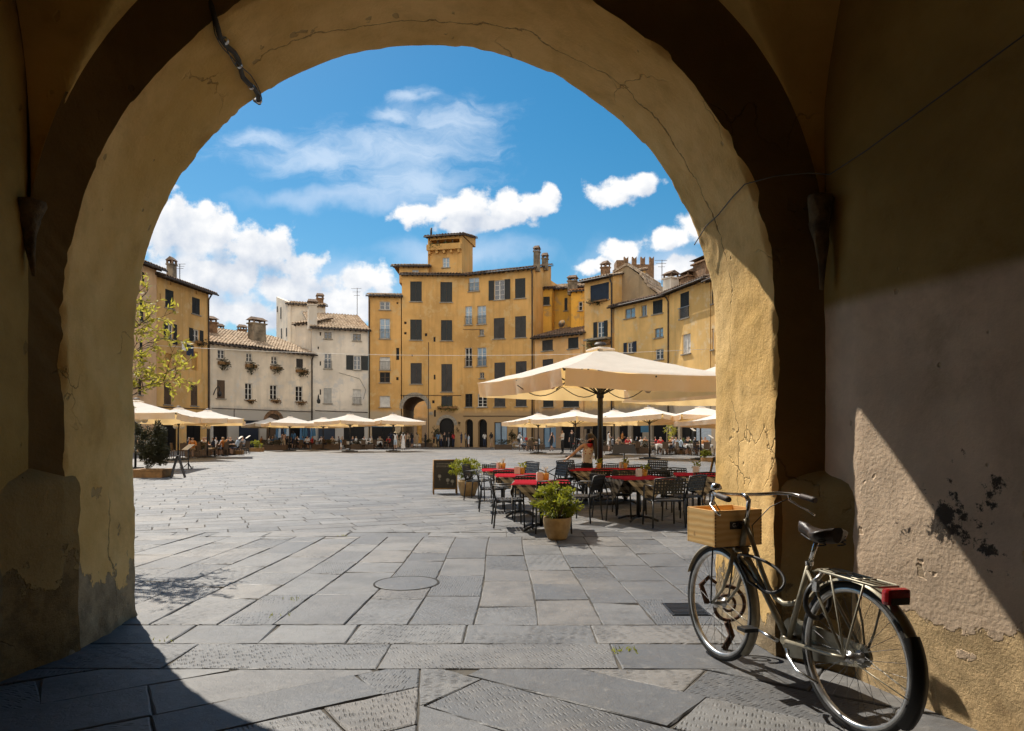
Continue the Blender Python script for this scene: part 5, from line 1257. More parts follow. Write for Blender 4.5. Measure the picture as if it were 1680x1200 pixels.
# ------------------------------------------------------------------ near chairs and tables
def make_chair(name='garden_chair'):
    t_ = thing(name, 'black metal armchair', 'chair'); H, SZ, w_ = .78, .43, .50; hw = w_ / 2
    mb = MB(); mb.tube([(-.20, -hw, SZ), (.22, -hw, SZ), (.22, hw, SZ), (-.20, hw, SZ)], .013, 6, closed=True)
    for k in range(7): mb.box((-.17 + k * .06, 0, SZ + .012), (.045, w_ - .03, .01))
    mb.build('seat', M['dark_metal'], t_)
    mb = MB(); bx = lambda z: -.20 - (z - SZ) * .26
    mb.tube([(bx(SZ), -hw, SZ), (bx(H), -hw * .98, H), (bx(H + .015), 0, H + .015), (bx(H), hw * .98, H), (bx(SZ), hw, SZ)], .014, 6)
    for k in range(5):
        z = SZ + .12 + k * (H - SZ - .14) / 4.4; mb.box((bx(z), 0, z), (.012, w_ - .02, .03 if k else .022))
    for k in range(9):
        y = -hw + .05 + k * (w_ - .1) / 8; mb.hexa([(bx(SZ + .12) - .005, y - .012, SZ + .12), (bx(SZ + .12) + .005, y - .012, SZ + .12), (bx(SZ + .12) + .005, y + .012, SZ + .12), (bx(SZ + .12) - .005, y + .012, SZ + .12),
                 (bx(H) - .005, y - .012, H - .01), (bx(H) + .005, y - .012, H - .01), (bx(H) + .005, y + .012, H - .01), (bx(H) - .005, y + .012, H - .01)])
    mb.build('backrest', M['dark_metal'], t_)
    for sx_ in (1, -1):
        for sy in (1, -1):
            mb = MB(); top = SZ + .21 if sx_ > 0 else SZ
            mb.tube([(sx_ * .22 + (-.0 if sx_ > 0 else .02), sy * hw, top), (sx_ * .24, sy * (hw + .015), .012)], .0135, 7); mb.build('leg', M['dark_metal'], t_)
    for sy in (1, -1):
        mb = MB(); mb.tube([(bx(SZ + .23), sy * hw, SZ + .23), (0, sy * (hw + .01), SZ + .235), (.16, sy * (hw + .01), SZ + .232), (.225, sy * hw, SZ + .205)], .015, 7, flat=.6); mb.build('armrest', M['dark_metal'], t_)
    return t_
CH0 = make_chair(); CG = 'black metal chairs round the red tables'
chairs = [  # px of centre, ground Y, facing degrees (0 = +x), label, tilt
    (784, 14.6, -10, 'black chair side-on beside the nearer flower pot and chalkboard', 0),
    (806, 12.5, 5, 'black armchair side-on at the left of the second red table', 0),
    (833, 10.35, 2, 'black armchair side-on at the left of the nearest left red table, seat in sun', 0),
    (806, 14.75, -92, 'black chair facing us behind the farthest left red table', 0),
    (832, 12.75, 88, 'black chair with its back to us between the first and second left red tables', 0),
    (868, 11.05, 90, 'black chair with its back to us between the second and nearest left red tables', 0),
    (872, 12.9, 30, 'black chair leaned sideways against the second left red table', 22),
    (905, 9.75, 93, 'black chair behind the front potted shrub', 0),
    (918, 12.3, 20, 'black chair seen edge-on, tipped beside the parasol pole', 25),
    (931, 13.3, 130, 'black chair the waitress is reaching for', 25),
    (957, 14.7, -88, 'black chair facing us behind the red table at the waitress', 0),
    (990, 12.9, 92, 'black chair with its back to us just left of the parasol pole', 0),
    (1005, 14.8, -90, 'black chair facing us just right of the parasol pole', 0),
    (1048, 14.2, -100, 'black chair facing us at the right end of the red table by the music stand', 0),
    (1078, 13.6, 40, 'black chair leaned at an angle behind the right tables', 22),
    (1086, 12.4, 60, 'black chair turned half away behind the checked table', 0),
    (1111, 12.9, -95, 'black chair facing us behind the far right red table', 0),
    (1032, 12.0, -85, 'black chair facing us behind the checked table at the pole', 0),
    (957, 10.95, 150, 'black armchair turned to the left between front shrub and parasol pole', 0),
    (1003, 11.3, 15, 'black armchair side-on at the left of the checked table', 0),
    (1089, 10.35, 100, 'black chair with its back to us nearest the camera at the checked table', 0),
    (1121, 10.95, 130, 'black armchair between the checked table and the far right red table', 0),
    (1155, 11.9, 92, 'black chair with its back to us in front of the far right red table', 0),
    (1176, 12.6, 185, 'black chair at the right of the far right red table, by the pillar', 0)]
for i, (px, Y, a, lab, tl) in enumerate(chairs):
    o = CH0 if i == 0 else copy_tree(CH0); place(o, (gx(px, Y), Y, 0), R(a + (i * 37 % 11 - 5)), lab, CG, .95)
    if tl: o.rotation_euler = (0, R(tl), R(a)); o.location.z = abs(math.sin(R(tl))) * .23
# tables
def checked_mat():
    m, t = newmat('checked_cloth'); sp = t.node('ShaderNodeSeparateXYZ'); t.l.new(t.obj, sp.inputs[0])
    r_ = t.math('ADD', sp.outputs[0], 5.0); q_ = t.math('ADD', sp.outputs[1], 5.0); s_ = .07
    zz = t.math('MULTIPLY', sp.outputs[2], 1.0)
    a = t.math('GREATER_THAN', t.math('FRACT', t.math('DIVIDE', t.math('ADD', r_, zz), s_ * 2)), .5); b = t.math('GREATER_THAN', t.math('FRACT', t.math('DIVIDE', t.math('SUBTRACT', q_, zz), s_ * 2)), .5)
    f = t.math('MULTIPLY', t.math('ADD', a, b), .5)
    t.l.new(t.mix(f, (0.42, .36, .27), (.035, .025, .02)), t.b.inputs['Base Color']); t.b.inputs['Roughness'].default_value = .9; return m
M['checked'] = checked_mat()
def make_table():
    t_ = thing('cafe_table', 'red topped cafe table', 'table'); S_ = .40
    mb = MB(); mb.box((0, 0, .685), (2 * S_, 2 * S_, .025)); mb.build('tabletop', M['planter_wood'], t_, bevel=.004)
    mb = MB(); mb.tube([(0, 0, .05), (0, 0, .672)], .03, 10); mb.build('pedestal', M['dark_metal'], t_)
    for k in range(4):
        a = math.pi / 4 + k * math.pi / 2; mb = MB(); mb.tube([(.02 * math.cos(a), .02 * math.sin(a), .075), (.2 * math.cos(a), .2 * math.sin(a), .06), (.34 * math.cos(a), .34 * math.sin(a), .018)], .018, 7); mb.build('foot', M['dark_metal'], t_)
    return t_
def drape(S, z, hang, rot, seed, lift=.0, thick=14):
    """square cloth lying over a square table top of half side .405, the rest hanging"""
    mb = MB(); n = thick * 2; vs = []; T = .408
    for i in range(n + 1):
        for j in range(n + 1):
            x, y = -S + 2 * S * i / n, -S + 2 * S * j / n
            X, Y = x * math.cos(rot) - y * math.sin(rot), x * math.sin(rot) + y * math.cos(rot)
            dx, dy = max(0, abs(X) - T), max(0, abs(Y) - T); d = math.hypot(dx, dy)
            px_, py_ = max(-T, min(T, X)), max(-T, min(T, Y)); zz = z
            if d > 0:
                o_ = .012 + .03 * noise.noise(Vector((X * 6, Y * 6, seed))) + .05 * d; px_ += math.copysign(o_, X) * (dx > 0); py_ += math.copysign(o_, Y) * (dy > 0); zz = z - d
            vs.append((px_, py_, zz))
    mb.add(vs, [(i * (n + 1) + j, (i + 1) * (n + 1) + j, (i + 1) * (n + 1) + j + 1, i * (n + 1) + j + 1) for i in range(n) for j in range(n)], 0, True)
    return mb
tables = [(826, 13.55, 'farthest of the three left red tables'), (853, 11.75, 'middle one of the three left red tables'), (888, 10.05, 'nearest of the three left red tables, behind the front shrub'),
          (962, 13.7, 'red table beside the waitress'), (1025, 13.75, 'red table right of the parasol pole at the back'), (1047, 11.1, 'checked table in the shade nearest the parasol pole'), (1147, 12.0, 'far right red table by the pillar')]
T0 = make_table(); UC = RC0 = None
for i, (px, Y, lab) in enumerate(tables):
    o = T0 if i == 0 else copy_tree(T0); loc = (gx(px, Y), Y, 0); rz = R((4, 2, -3, 6, -4, 14, -8)[i])
    place(o, loc, rz, 'cafe table with pedestal foot, ' + lab, 'cafe tables under the big parasol')
    mb = drape(.56, .701, .2, R(45), i * 3.1); u_ = mb.build('undercloth', M['checked']); place(u_, loc, rz, 'brown checked cloth under the ' + lab, 'checked tablecloths'); tag(u_, None, 'tablecloth')
    mb = drape(.425, .706, .03, 0, i * 5.3 + 1); r_ = mb.build('tablecloth', M['red_cloth']); place(r_, loc, rz, 'red cloth on the ' + lab, 'red tablecloths'); tag(r_, None, 'tablecloth')
# things on the tables: menu holder, little yellow pot with stems
def make_holder():
    t_ = thing('menu_holder', 'menu holder', 'menu holder'); mb = MB(); mb.box((0, 0, .06), (.11, .045, .12)); mb.build('box', M['paper'], t_, bevel=.004); mb = MB(); mb.box((0, 0, .124), (.09, .03, .01)); mb.build('napkins', M['white_cloth'], t_); return t_
def make_pot(kind):
    t_ = thing('table_pot', 'yellow pot', 'flower pot'); mb = MB(); mb.lathe([(.032, 0), (.04, .02), (.045, .11), (.04, .112), (.035, .09)], 14, cap=False); mb.build('pot', M['yellow_pot'], t_)
    mb = MB(); rr = random.Random(kind)
    if kind == 1: add_leaves(mb, (0, 0, .14), (.05, .05, .05), 46, .06, .03, 0, .5, rr); mb.build('leaves', M['leaf_lime'], t_)
    else:
        for k in range(9): mb.tube([(rr.gauss(0, .012), rr.gauss(0, .012), .08), (rr.gauss(0, .03), rr.gauss(0, .03), .17 + rr.random() * .04)], .004, 5)
        mb.build('sticks', M['cloth_tan'], t_)
    return t_
H0 = make_holder(); PA, PBk = make_pot(1), make_pot(2); ZT = .711
spots = [(818, 13.75, 826, 'h', 'paper menu holder on the farthest left red table'), (826, 13.75, 0, 'b', 'yellow pot of breadsticks on the farthest left red table'), (849, 11.9, 0, 'h', 'paper menu holder on the middle left red table'), (857, 11.9, 0, 'a', 'small yellow pot with a green plant on the middle left red table'),
         (886, 10.2, 0, 'h', 'paper menu holder on the nearest left red table'), (896, 10.2, 0, 'b', 'yellow pot of straws on the nearest left red table'), (1020, 13.9, 0, 'h', 'paper menu holder on the back right red table'), (1026, 13.8, 0, 'a', 'small yellow pot with a green plant on the back right red table'),
         (1048, 11.2, 0, 'h', 'paper menu holder on the checked table'), (1058, 11.3, 0, 'a', 'small pot with a green plant on the checked table'), (1142, 12.1, 0, 'h', 'paper menu holder on the far right red table'), (1143, 12.3, 0, 'a', 'dark little pot plant behind the menu holder on the far right red table'), (983, 13.8, 0, 'a', 'small yellow pot with plant on the red table by the waitress')]
seen = set()
for px, Y, _, k, lab in spots:
    src = {'h': H0, 'a': PA, 'b': PBk}[k]; o = src if k not in seen else copy_tree(src); seen.add(k)
    place(o, (gx(px, Y), Y, ZT), R(20 * (px % 7) - 60), lab, {'h': 'menu holders on the tables', 'a': 'little pots on the tables', 'b': 'little pots on the tables'}[k])
# potted shrubs
def shrub(px, Y, label, h_pot, r_pot, rad, zc, n, seed, mat='leaf_lime'):
    t_ = thing('potted_shrub', label, 'plant', (gx(px, Y), Y, 0)); rr = random.Random(seed)
    mb = MB(); mb.lathe([(.001, .0), (r_pot * .62, 0), (r_pot * .70, .02), (r_pot * .93, h_pot * .55), (r_pot, h_pot * .85), (r_pot * .98, h_pot), (r_pot * .90, h_pot), (r_pot * .88, h_pot * .9)], 32); mb.build('pot', M['terracotta'], t_)
    mb = MB(); mb.lathe([(.001, h_pot * .9), (r_pot * .89, h_pot * .89)], 20); mb.build('soil', M['soil'], t_)
    mb = MB()
    for k in range(26):
        a = rr.random() * 6.28; d = Vector((math.cos(a) * rad[0] * rr.uniform(.2, .9), math.sin(a) * rad[1] * rr.uniform(.2, .9), zc + rr.uniform(-.3, .6) * rad[2])); p0 = Vector((rr.gauss(0, .03), rr.gauss(0, .03), h_pot * .88)); md = p0.lerp(d, .5) + Vector((0, 0, -.03)); mb.tube([p0, md, d], [.007, .005, .002], 5)
    mb.build('stems', M['twig'], t_)
    mb = MB(); add_leaves(mb, (0, 0, zc), rad, n, .055, .026, 0, .35, rr, clumps=42); mb.build('foliage', M[mat], t_); return t_
shrub(768, 15.6, 'lime green shrub in a terracotta pot beside the chalkboard', .36, .24, (.40, .36, .27), .60, 2600, 4)
shrub(914, 9.15, 'lime green shrub in a terracotta pot in front of the red tables', .29, .19, (.40, .38, .24), .50, 3200, 9)
# chalkboard
CBD = thing('chalkboard', 'wooden framed chalkboard standing beside a potted shrub', 'sign', (gx(730, 16.1), 16.1, 0), R(8))
def leaf_board(sgn):
    mb = MB(); w_, h = .27, .80; ly = lambda z: sgn * (.20 * (1 - z / h))
    for sx_ in (-1, 1): mb.tube([(sx_ * w_, ly(0), 0), (sx_ * w_, ly(h), h)], .017, 4)
    mb.tube([(-w_, ly(h), h - .01), (w_, ly(h), h - .01)], .017, 4); mb.tube([(-w_, ly(.13), .13), (w_, ly(.13), .13)], .017, 4)
    mb.build('frame', M['ochre_wood'], CBD)
    mb = MB(); mb.hexa([(-w_ + .01, ly(.13) - .006, .13), (w_ - .01, ly(.13) - .006, .13), (w_ - .01, ly(.13) + .006, .13), (-w_ + .01, ly(.13) + .006, .13), (-w_ + .01, ly(h) - .006, h - .01), (w_ - .01, ly(h) - .006, h - .01), (w_ - .01, ly(h) + .006, h - .01), (-w_ + .01, ly(h) + .006, h - .01)])
    o = mb.build('board', M['slate'], CBD); return o, ly, w_, h
leaf_board(1); bo, ly, w_, h = leaf_board(-1)
mb = MB(); rr = random.Random(2)      # chalk lines and drawn glasses
for k, z in enumerate((.71, .64)):
    n = 7; x0 = -.2
    while x0 < .2:
        L_ = rr.uniform(.015, .04); mb.box((x0 + L_ / 2, ly(z) - .008, z), (L_, .002, .007)); x0 += L_ + .012
mb.box((.0, ly(.675) - .008, .675), (.40, .002, .004))
for (cx, cz) in ((-.13, .42), (.06, .33), (.17, .30)):
    for k in range(10):
        a, b = k * .628, (k + 1) * .628; mb.tube([(cx + .035 * math.cos(a), ly(cz + .03 * math.sin(a)) - .008, cz + .035 * math.sin(a)), (cx + .035 * math.cos(b), ly(cz + .03 * math.sin(b)) - .008, cz + .035 * math.sin(b))], .005, 4)
    mb.box((cx, ly(cz) - .008, cz), (.035, .002, .035)); mb.box((cx, ly(cz - .06) - .008, cz - .06), (.006, .002, .05)); mb.box((cx, ly(cz - .085) - .008, cz - .085), (.04, .002, .006))
mb.build('chalk_drawing', M['chalk'], bo)
# music-stand style menu stand
MS = thing('menu_stand', 'black menu stand with tilted board behind the right red table', 'menu stand', (gx(1024, 16.2), 16.2, 0))
mb = MB(); mb.tube([(0, 0, .02), (0, 0, 1.02)], .018, 8); mb.build('post', M['dark_metal'], MS); mb = MB(); mb.lathe([(.001, .03), (.17, .025), (.18, 0)], 20); mb.build('base', M['dark_metal'], MS)
mb = MB(); mb.hexa([(-.30, -.13, .95), (.28, -.13, .95), (.28, -.115, .95), (-.30, -.115, .95), (-.25, .04, 1.16), (.24, .04, 1.16), (.24, .055, 1.16), (-.25, .055, 1.16)]); mb.build('board', M['black'], MS)
# second dark easel at the right edge
ES = thing('menu_board', 'dark leaning menu board against the right pillar edge', 'sign', (gx(1172, 13.6), 13.6, 0), R(70)); mb = MB(); mb.hexa([(-.25, -.22, 0), (.25, -.22, 0), (.25, -.20, 0), (-.25, -.20, 0), (-.25, -.02, .95), (.25, -.02, .95), (.25, 0, .95), (-.25, 0, .95)]); mb.build('board', M['black'], ES)
mb = MB(); mb.hexa([(-.25, .22, 0), (.25, .22, 0), (.25, .20, 0), (-.25, .20, 0), (-.25, .02, .95), (.25, .02, .95), (.25, .0, .95), (-.25, .0, .95)]); mb.build('back_board', M['ochre_wood'], ES)

# ------------------------------------------------------------------ the near bicycle
def make_bike(label, paint='olive_paint', detail=True):
    """x forward, rear hub at x = 0, z up; wheels .70 m"""
    t_ = thing('bicycle', label, 'bicycle'); PN_ = M[paint]; WR = .325; WB_ = 1.09
    def circ(c, r, n=48, y=0): return [(c[0] + r * math.cos(2 * math.pi * k / n), y, c[1] + r * math.sin(2 * math.pi * k / n)) for k in range(n)]
    for hx in (0, WB_):
        mb = MB(); n = 56
        mb.lathe([(WR - .022, -.014), (WR - .004, -.015), (WR - .002, -.011), (WR - .014, 0), (WR - .002, .011), (WR - .004, .015), (WR - .022, .014), (WR - .026, 0), (WR - .022, -.014)], n, (hx, 0, .35), 0, True, 'y')
        mb.lathe([(.014, -.05), (.016, -.035), (.03, -.033), (.03, -.028), (.017, -.026), (.016, .026), (.03, .028), (.03, .033), (.016, .035), (.014, .05)], 18, (hx, 0, .35), 0, True, 'y', True)
        w_ = mb.build('wheel', M['alu'], t_)
        mb = MB(); n2 = 30 if detail else 16
        for k in range(n2):
            a = 2 * math.pi * k / n2; b = a + (.55 if (k // 2) % 2 else -.55); sy = .03 if k % 2 else -.03
            mb.tube([(hx + .028 * math.cos(b), sy, .35 + .028 * math.sin(b)), (hx + (WR - .02) * math.cos(a), 0, .35 + (WR - .02) * math.sin(a))], .0012 if detail else .002, 4, cap=False)
        mb.build('spokes', M['spoke'] if detail else M['black'], w_)
        mb = MB(); mb.lathe([(WR - .003, -.016), (WR + .012, -.019), (WR + .022, -.010), (WR + .025, 0), (WR + .022, .010), (WR + .012, .019), (WR - .003, .016)], n, (hx, 0, .35), 0, True, 'y'); mb.build('tyre', M['rubber'], w_)
        # mudguard
        mb = MB(); a0, a1 = (R(-28), R(205)) if hx == 0 else (R(20), R(222)); vs = []; m_ = 40
        if hx == 0: a0, a1 = R(35), R(208)
        for i in range(m_ + 1):
            a = a0 + (a1 - a0) * i / m_
            for k in range(5):
                y = (-.029, -.022, 0, .022, .029)[k]; rr_ = WR + (.030, .041, .046, .041, .030)[k]; vs.append((hx + rr_ * math.cos(a), y, .35 + rr_ * math.sin(a)))
        mb.add(vs, [(i * 5 + k, (i + 1) * 5 + k, (i + 1) * 5 + k + 1, i * 5 + k + 1) for i in range(m_) for k in range(4)], 0, True)
        ends = [a1 - .25] if hx == 0 else [a1 - .5]
        mg = mb.build('mudguard', PN_, t_)
        mb = MB()
        for a in ends:
            for sy in (-1, 1): mb.tube([(hx, sy * .045, .35), (hx + (WR + .032) * math.cos(a), sy * .028, .35 + (WR + .032) * math.sin(a))], .0028, 5)
        mb.build('mudguard_stay', PN_, mg)
        if hx == 0:
            mb = MB(); vs = []; m2 = 16
            for i in range(m2 + 1):
                a = R(150) + R(66) * i / m2
                for k in range(5): y = (-.036, -.03, 0, .03, .036)[k]; rr_ = WR + (.020, .046, .053, .046, .020)[k]; vs.append((hx + rr_ * math.cos(a), y, .35 + rr_ * math.sin(a)))
            mb.add(vs, [(i * 5 + k, (i + 1) * 5 + k, (i + 1) * 5 + k + 1, i * 5 + k + 1) for i in range(m2) for k in range(4)], 0, True); mb.build('mud_flap', M['black'], mg)
    BBp = Vector((.46, 0, .30)); ST_ = Vector((.315, 0, .735)); HT, HB = Vector((.845, 0, .90)), Vector((.885, 0, .735))
    mb = MB()
    mb.tube([BBp, ST_], .016, 12); mb.tube([HB - Vector((-.006, 0, .03)), HT], .019, 12)
    mb.tube([HB + Vector((0, 0, -.0)), Vector((.70, 0, .55)), BBp], [.018, .018, .018], 12)
    mid = Vector((.655, 0, .545)); mb.tube([HT + Vector((.0, 0, -.03)), Vector((.78, 0, .77)), Vector((.70, 0, .635)), Vector((.635, 0, .545)), Vector((.575, 0, .50)), Vector((.50, 0, .483)), Vector((.43, 0, .50)), Vector((.395, 0, .52))], .014, 12)
    for sy in (-1, 1):
        mb.tube([BBp + Vector((-.02, sy * .03, 0)), Vector((.1, sy * .055, .335)), Vector((0, sy * .06, .35))], [.011, .009, .009], 8)
        mb.tube([ST_ + Vector((.0, sy * .015, -.04)), Vector((.2, sy * .045, .60)), Vector((0, sy * .06, .35))], [.009, .008, .008], 8)
    mb.lathe([(.022, -.036), (.022, .036)], 16, BBp, 0, True, 'y', True); mb.build('frame', PN_, t_)
    mb = MB(); 
    for sy in (-1, 1): mb.tube([(.895, sy * .045, .71), (.93, sy * .05, .58), (.985, sy * .052, .46), (1.09, sy * .054, .35)], [.013, .012, .010, .008], 8)
    mb.tube([(.89, -.05, .712), (.89, .05, .712)], .015, 8); mb.build('fork', PN_, t_)
    # chain case, crank, pedals
    mb = MB(); pr = []
    for k in range(20): a = R(-70) + R(140) * k / 19; pr.append((.46 + .115 * math.cos(a), .30 + .115 * math.sin(a)))
    for k in range(14): a = R(100) + R(160) * k / 13; pr.append((.01 + .055 * math.cos(a), .35 + .055 * math.sin(a)))
    n = len(pr); mb.add([(x_, -.062, z_) for x_, z_ in pr] + [(x_, -.044, z_) for x_, z_ in pr], [tuple(range(n)), tuple(range(n, 2 * n))[::-1]] + [(i, (i + 1) % n, n + (i + 1) % n, n + i) for i in range(n)]); mb.build('chain_case', PN_, t_)
    ca = R(6)
    for sg in (1, -1):
        e = Vector((.46 + sg * .17 * math.cos(ca), sg * .075, .30 + sg * .17 * math.sin(ca))); mb = MB(); mb.tube([(.46, sg * .07, .30), e], [.015, .010], 8, flat=.7); c_ = mb.build('crank', M['chrome'], t_)
        mb = MB(); mb.box(e + Vector((0, sg * .055, 0)), (.075, .09, .022)); mb.build('pedal', M['black'], c_, bevel=.004)
    # kickstand folded along the rear wheel, left side
    mb = MB(); mb.tube([(.40, .055, .265), (.36, .08, .245), (.27, .10, .205), (.12, .105, .195)], [.014, .010, .009, .007], 8); mb.build('kickstand', M['chrome'], t_)
    # saddle, post
    mb = MB(); mb.tube([ST_, Vector((.268, 0, .86))], .0125, 10); mb.lathe([(.02, .725), (.021, .745)], 14, (.317, 0, 0)); mb.build('seat_post', M['chrome'], t_)
    mb = MB(); L_ = 18; secs = []
    for i in range(L_ + 1):
        f = i / L_; x_ = .40 - .27 * f; hw = .022 + .088 * (1 / (1 + math.exp(-(f - .52) * 11))) ; hw *= min(1, (f + .04) * 9) * min(1, (1.06 - f) * 5); top = .905 + .012 * math.cos(f * 5) + .016 * f * f; th = .030 + .03 * f
        for k in range(14):
            a = 2 * math.pi * k / 14; c_, s_ = math.cos(a), math.sin(a); secs.append((x_, hw * c_ * (1 if s_ < .3 else .92), top + (s_ * .028 if s_ > 0 else s_ * th) - (.0 if s_ < 0 else .012 * (1 - abs(c_)) * (f > .25))))
    mb.add(secs, [(i * 14 + k, i * 14 + (k + 1) % 14, (i + 1) * 14 + (k + 1) % 14, (i + 1) * 14 + k) for i in range(L_) for k in range(14)] , 0, True); mb.add([secs[k] for k in range(14)], [tuple(range(14))]); mb.add([secs[L_ * 14 + k] for k in range(14)], [tuple(range(14))])
    sd_ = mb.build('saddle', M['leather'], t_)
    mb = MB()
    for sy in (-1, 1):
        mb.tube([(.37, sy * .012, .88), (.30, sy * .022, .862), (.24, sy * .03, .862), (.16, sy * .05, .87)], .004, 6)
        hx_ = [(.165 + .018 * math.cos(k * .9), sy * .06 + .018 * math.sin(k * .9), .845 + .0028 * k) for k in range(22)]; mb.tube(hx_, .004, 5)
    mb.build('springs', M['black'], sd_)
    # handlebar, stem, grips, levers, bell
    mb = MB(); mb.tube([HT, Vector((.835, 0, .96)), Vector((.83, 0, 1.01))], .013, 10); mb.tube([(.83, 0, 1.01), (.86, 0, 1.035), (.895, 0, 1.04)], .014, 10); mb.build('stem', M['chrome'], t_)
    hb = [(.62, .285, 1.035), (.70, .285, 1.045), (.785, .27, 1.055), (.85, .21, 1.055), (.885, .12, 1.045), (.895, .0, 1.04), (.885, -.12, 1.045), (.85, -.21, 1.055), (.785, -.27, 1.055), (.70, -.285, 1.045), (.62, -.285, 1.035)]
    mb = MB(); mb.tube(hb, .011, 10); hbar = mb.build('handlebar', M['chrome'], t_)
    for sy in (-1, 1):
        mb = MB(); mb.tube([(.735, sy * .281, 1.048), (.72, sy * .283, 1.047), (.63, sy * .286, 1.036), (.612, sy * .286, 1.034)], [.013, .0165, .0175, .015], 12); mb.build('grip', M['grip'], t_)
        mb = MB(); mb.tube([(.80, sy * .262, 1.05), (.80, sy * .262, 1.02), (.77, sy * .30, .99), (.70, sy * .315, .965), (.65, sy * .315, .945)], [.013, .009, .007, .006, .006], 7); mb.build('brake_lever', M['chrome'], t_)
    if detail:
        mb = MB(); mb.lathe([(.001, .042), (.022, .038), (.031, .022), (.032, .006), (.012, 0)], 20, (.80, .245, 1.072)); mb.build('bell', M['chrome'], t_)
        mb = MB(); mb.tube([(.80, .262, 1.03), (.88, .20, 1.0), (.93, .12, .93), (.92, .03, .84), (.89, 0, .72)], .003, 6); mb.tube([(.80, -.262, 1.03), (.87, -.18, .97), (.86, -.05, .86), (.70, 0.02, .60), (.5, 0.02, .42)], .003, 6); mb.build('brake_cable', M['black'], t_)
        # spiral cable lock slung round the frame
        mb = MB(); lp = []
        for k in range(30): a = k / 29 * 2 * math.pi; lp.append((.66 + .19 * math.cos(a) * 1.0, .035 + .03 * math.sin(2 * a), .62 + .075 * math.sin(a) + .04 * math.cos(a)))
        mb.tube(lp, .009, 8, closed=True); mb.tube([(.84, .04, .64), (.75, .045, .555), (.62, .03, .52)], .009, 8); mb.build('cable_lock', M['black'], t_)
        # dress-guard ring lock above rear wheel
        mb = MB(); mb.tube([(.25 + .0 * k, .075 * math.cos(k * .33 - 1.6), .56 + .1 * math.sin(k * .33 - 1.6) * .9) for k in range(20)], .013, 8); mb.build('ring_lock', M['black'], t_)
        mb = MB(); mb.tube([(.24, -.02, .70), (.21, .02, .70), (.20, .045, .685), (.23, .055, .655)], .011, 8); mb.box((.21, .05, .64), (.03, .02, .05)); mb.build('rear_brake', M['alu'], t_)
    # carrier
    mb = MB(); zc = .725; out = [(.20, -.05, zc), (.16, -.065, zc), (-.16, -.065, zc - .005), (-.185, -.05, zc - .005), (-.185, .05, zc - .005), (-.16, .065, zc - .005), (.16, .065, zc), (.20, .05, zc)]; mb.tube(out, .0065, 8, closed=True)
    for y in (-.022, .022): mb.tube([(.20, y, zc), (-.185, y, zc - .005)], .005, 6)
    for x_ in (.09, -.05): mb.tube([(x_, -.065, zc), (x_, .065, zc)], .005, 6)
    for sy in (-1, 1):
        mb.tube([(.10, sy * .065, zc), (.03, sy * .068, .5), (.0, sy * .064, .35)], .0055, 6); mb.tube([(-.11, sy * .065, zc), (-.04, sy * .07, .47), (.0, sy * .064, .35)], .0055, 6)
    mb.tube([(.20, 0, zc), (.29, 0, .70)], .006, 6)
    mb.build('carrier', PN_, t_)
    mb = MB(); mb.box((-.222, 0, .685), (.045, .13, .075)); mb.build('rear_lamp', M['red_lens'], t_, bevel=.018)
    mb = MB(); mb.box((-.2465, 0, .668), (.004, .10, .03)); mb.build('reflector', M['leather'], t_.children[-1], bevel=.0015)
    return t_
RB_, FBk = Vector((1.605, 3.215, 0)), Vector((1.306, 4.185, 0)); dv = (FBk - RB_).normalized(); BZ = math.atan2(dv.y, dv.x)
BIKE = make_bike('old olive green step-through bicycle leaning by the right pillar'); place(BIKE, RB_, BZ); BIKE.rotation_euler = (R(2.0), 0, BZ)
BMX = lambda p: BIKE.matrix_basis @ Vector(p)
# front crate (wine box) on a little rack
CR = thing('wooden_crate', 'pale wooden wine crate on the front rack of the olive bicycle', 'crate', BMX((1.02, .03, .735)), BZ + R(3))
def crate_mat():
    m, t = newmat('pine_board'); o_ = t.obj; wv_ = t.node('ShaderNodeTexWave', bands_direction='Z'); t.l.new(t.vmath('MULTIPLY', o_, (.6, .6, 1)), wv_.inputs['Vector']); wv_.inputs['Scale'].default_value = 9; wv_.inputs['Distortion'].default_value = 5; wv_.inputs['Detail'].default_value = 3; wv_.inputs['Detail Scale'].default_value = .7
    kn = t.noise(o_, 6, 3, .5); c = t.mix(wv_.outputs[1], (.72, .42, .14), (.80, .52, .21)); c = t.mix(t.ramp(kn, .68, .74), c, (.28, .13, .045)); t.l.new(c, t.b.inputs['Base Color']); t.b.inputs['Roughness'].default_value = .6; t.l.new(t.bump(wv_.outputs[1], .12, .004), t.b.inputs['Normal']); return m
M['pine'] = crate_mat(); X_, Y_, Z_ = .26, .34, .215
for (c, sz, nm) in (((-X_ / 2, 0, Z_ / 2), (.012, Y_, Z_), 'side_panel'), ((X_ / 2, 0, Z_ / 2), (.012, Y_, Z_), 'side_panel'), ((0, -Y_ / 2 + .006, Z_ / 2), (X_ - .014, .012, Z_ - .003), 'end_panel'), ((0, Y_ / 2 - .006, Z_ / 2), (X_ - .014, .012, Z_ - .003), 'end_panel'), ((0, 0, .008), (X_ - .014, Y_ - .026, .012), 'floor')):
    mb = MB(); mb.box(c, sz); sp_ = mb.build(nm, M['pine'], CR, bevel=.0015)
    if nm == 'side_panel' and c[0] < 0: SPN = sp_
mb = MB()
for k in range(12):
    for sy in (-1, 1): mb.box((-X_ / 2 - .0068, sy * (Y_ / 2 - .0055), .01 + k * .0178), (.0015, .011, .0075))
mb.build('finger_joint', pmat('joint_wood', (.30, .16, .06), .7), SPN)
mb = MB(); mb.box((-X_ / 2 - .0072, .0, .125), (.002, .125, .046)); lb = mb.build('label', M['slate'], SPN)
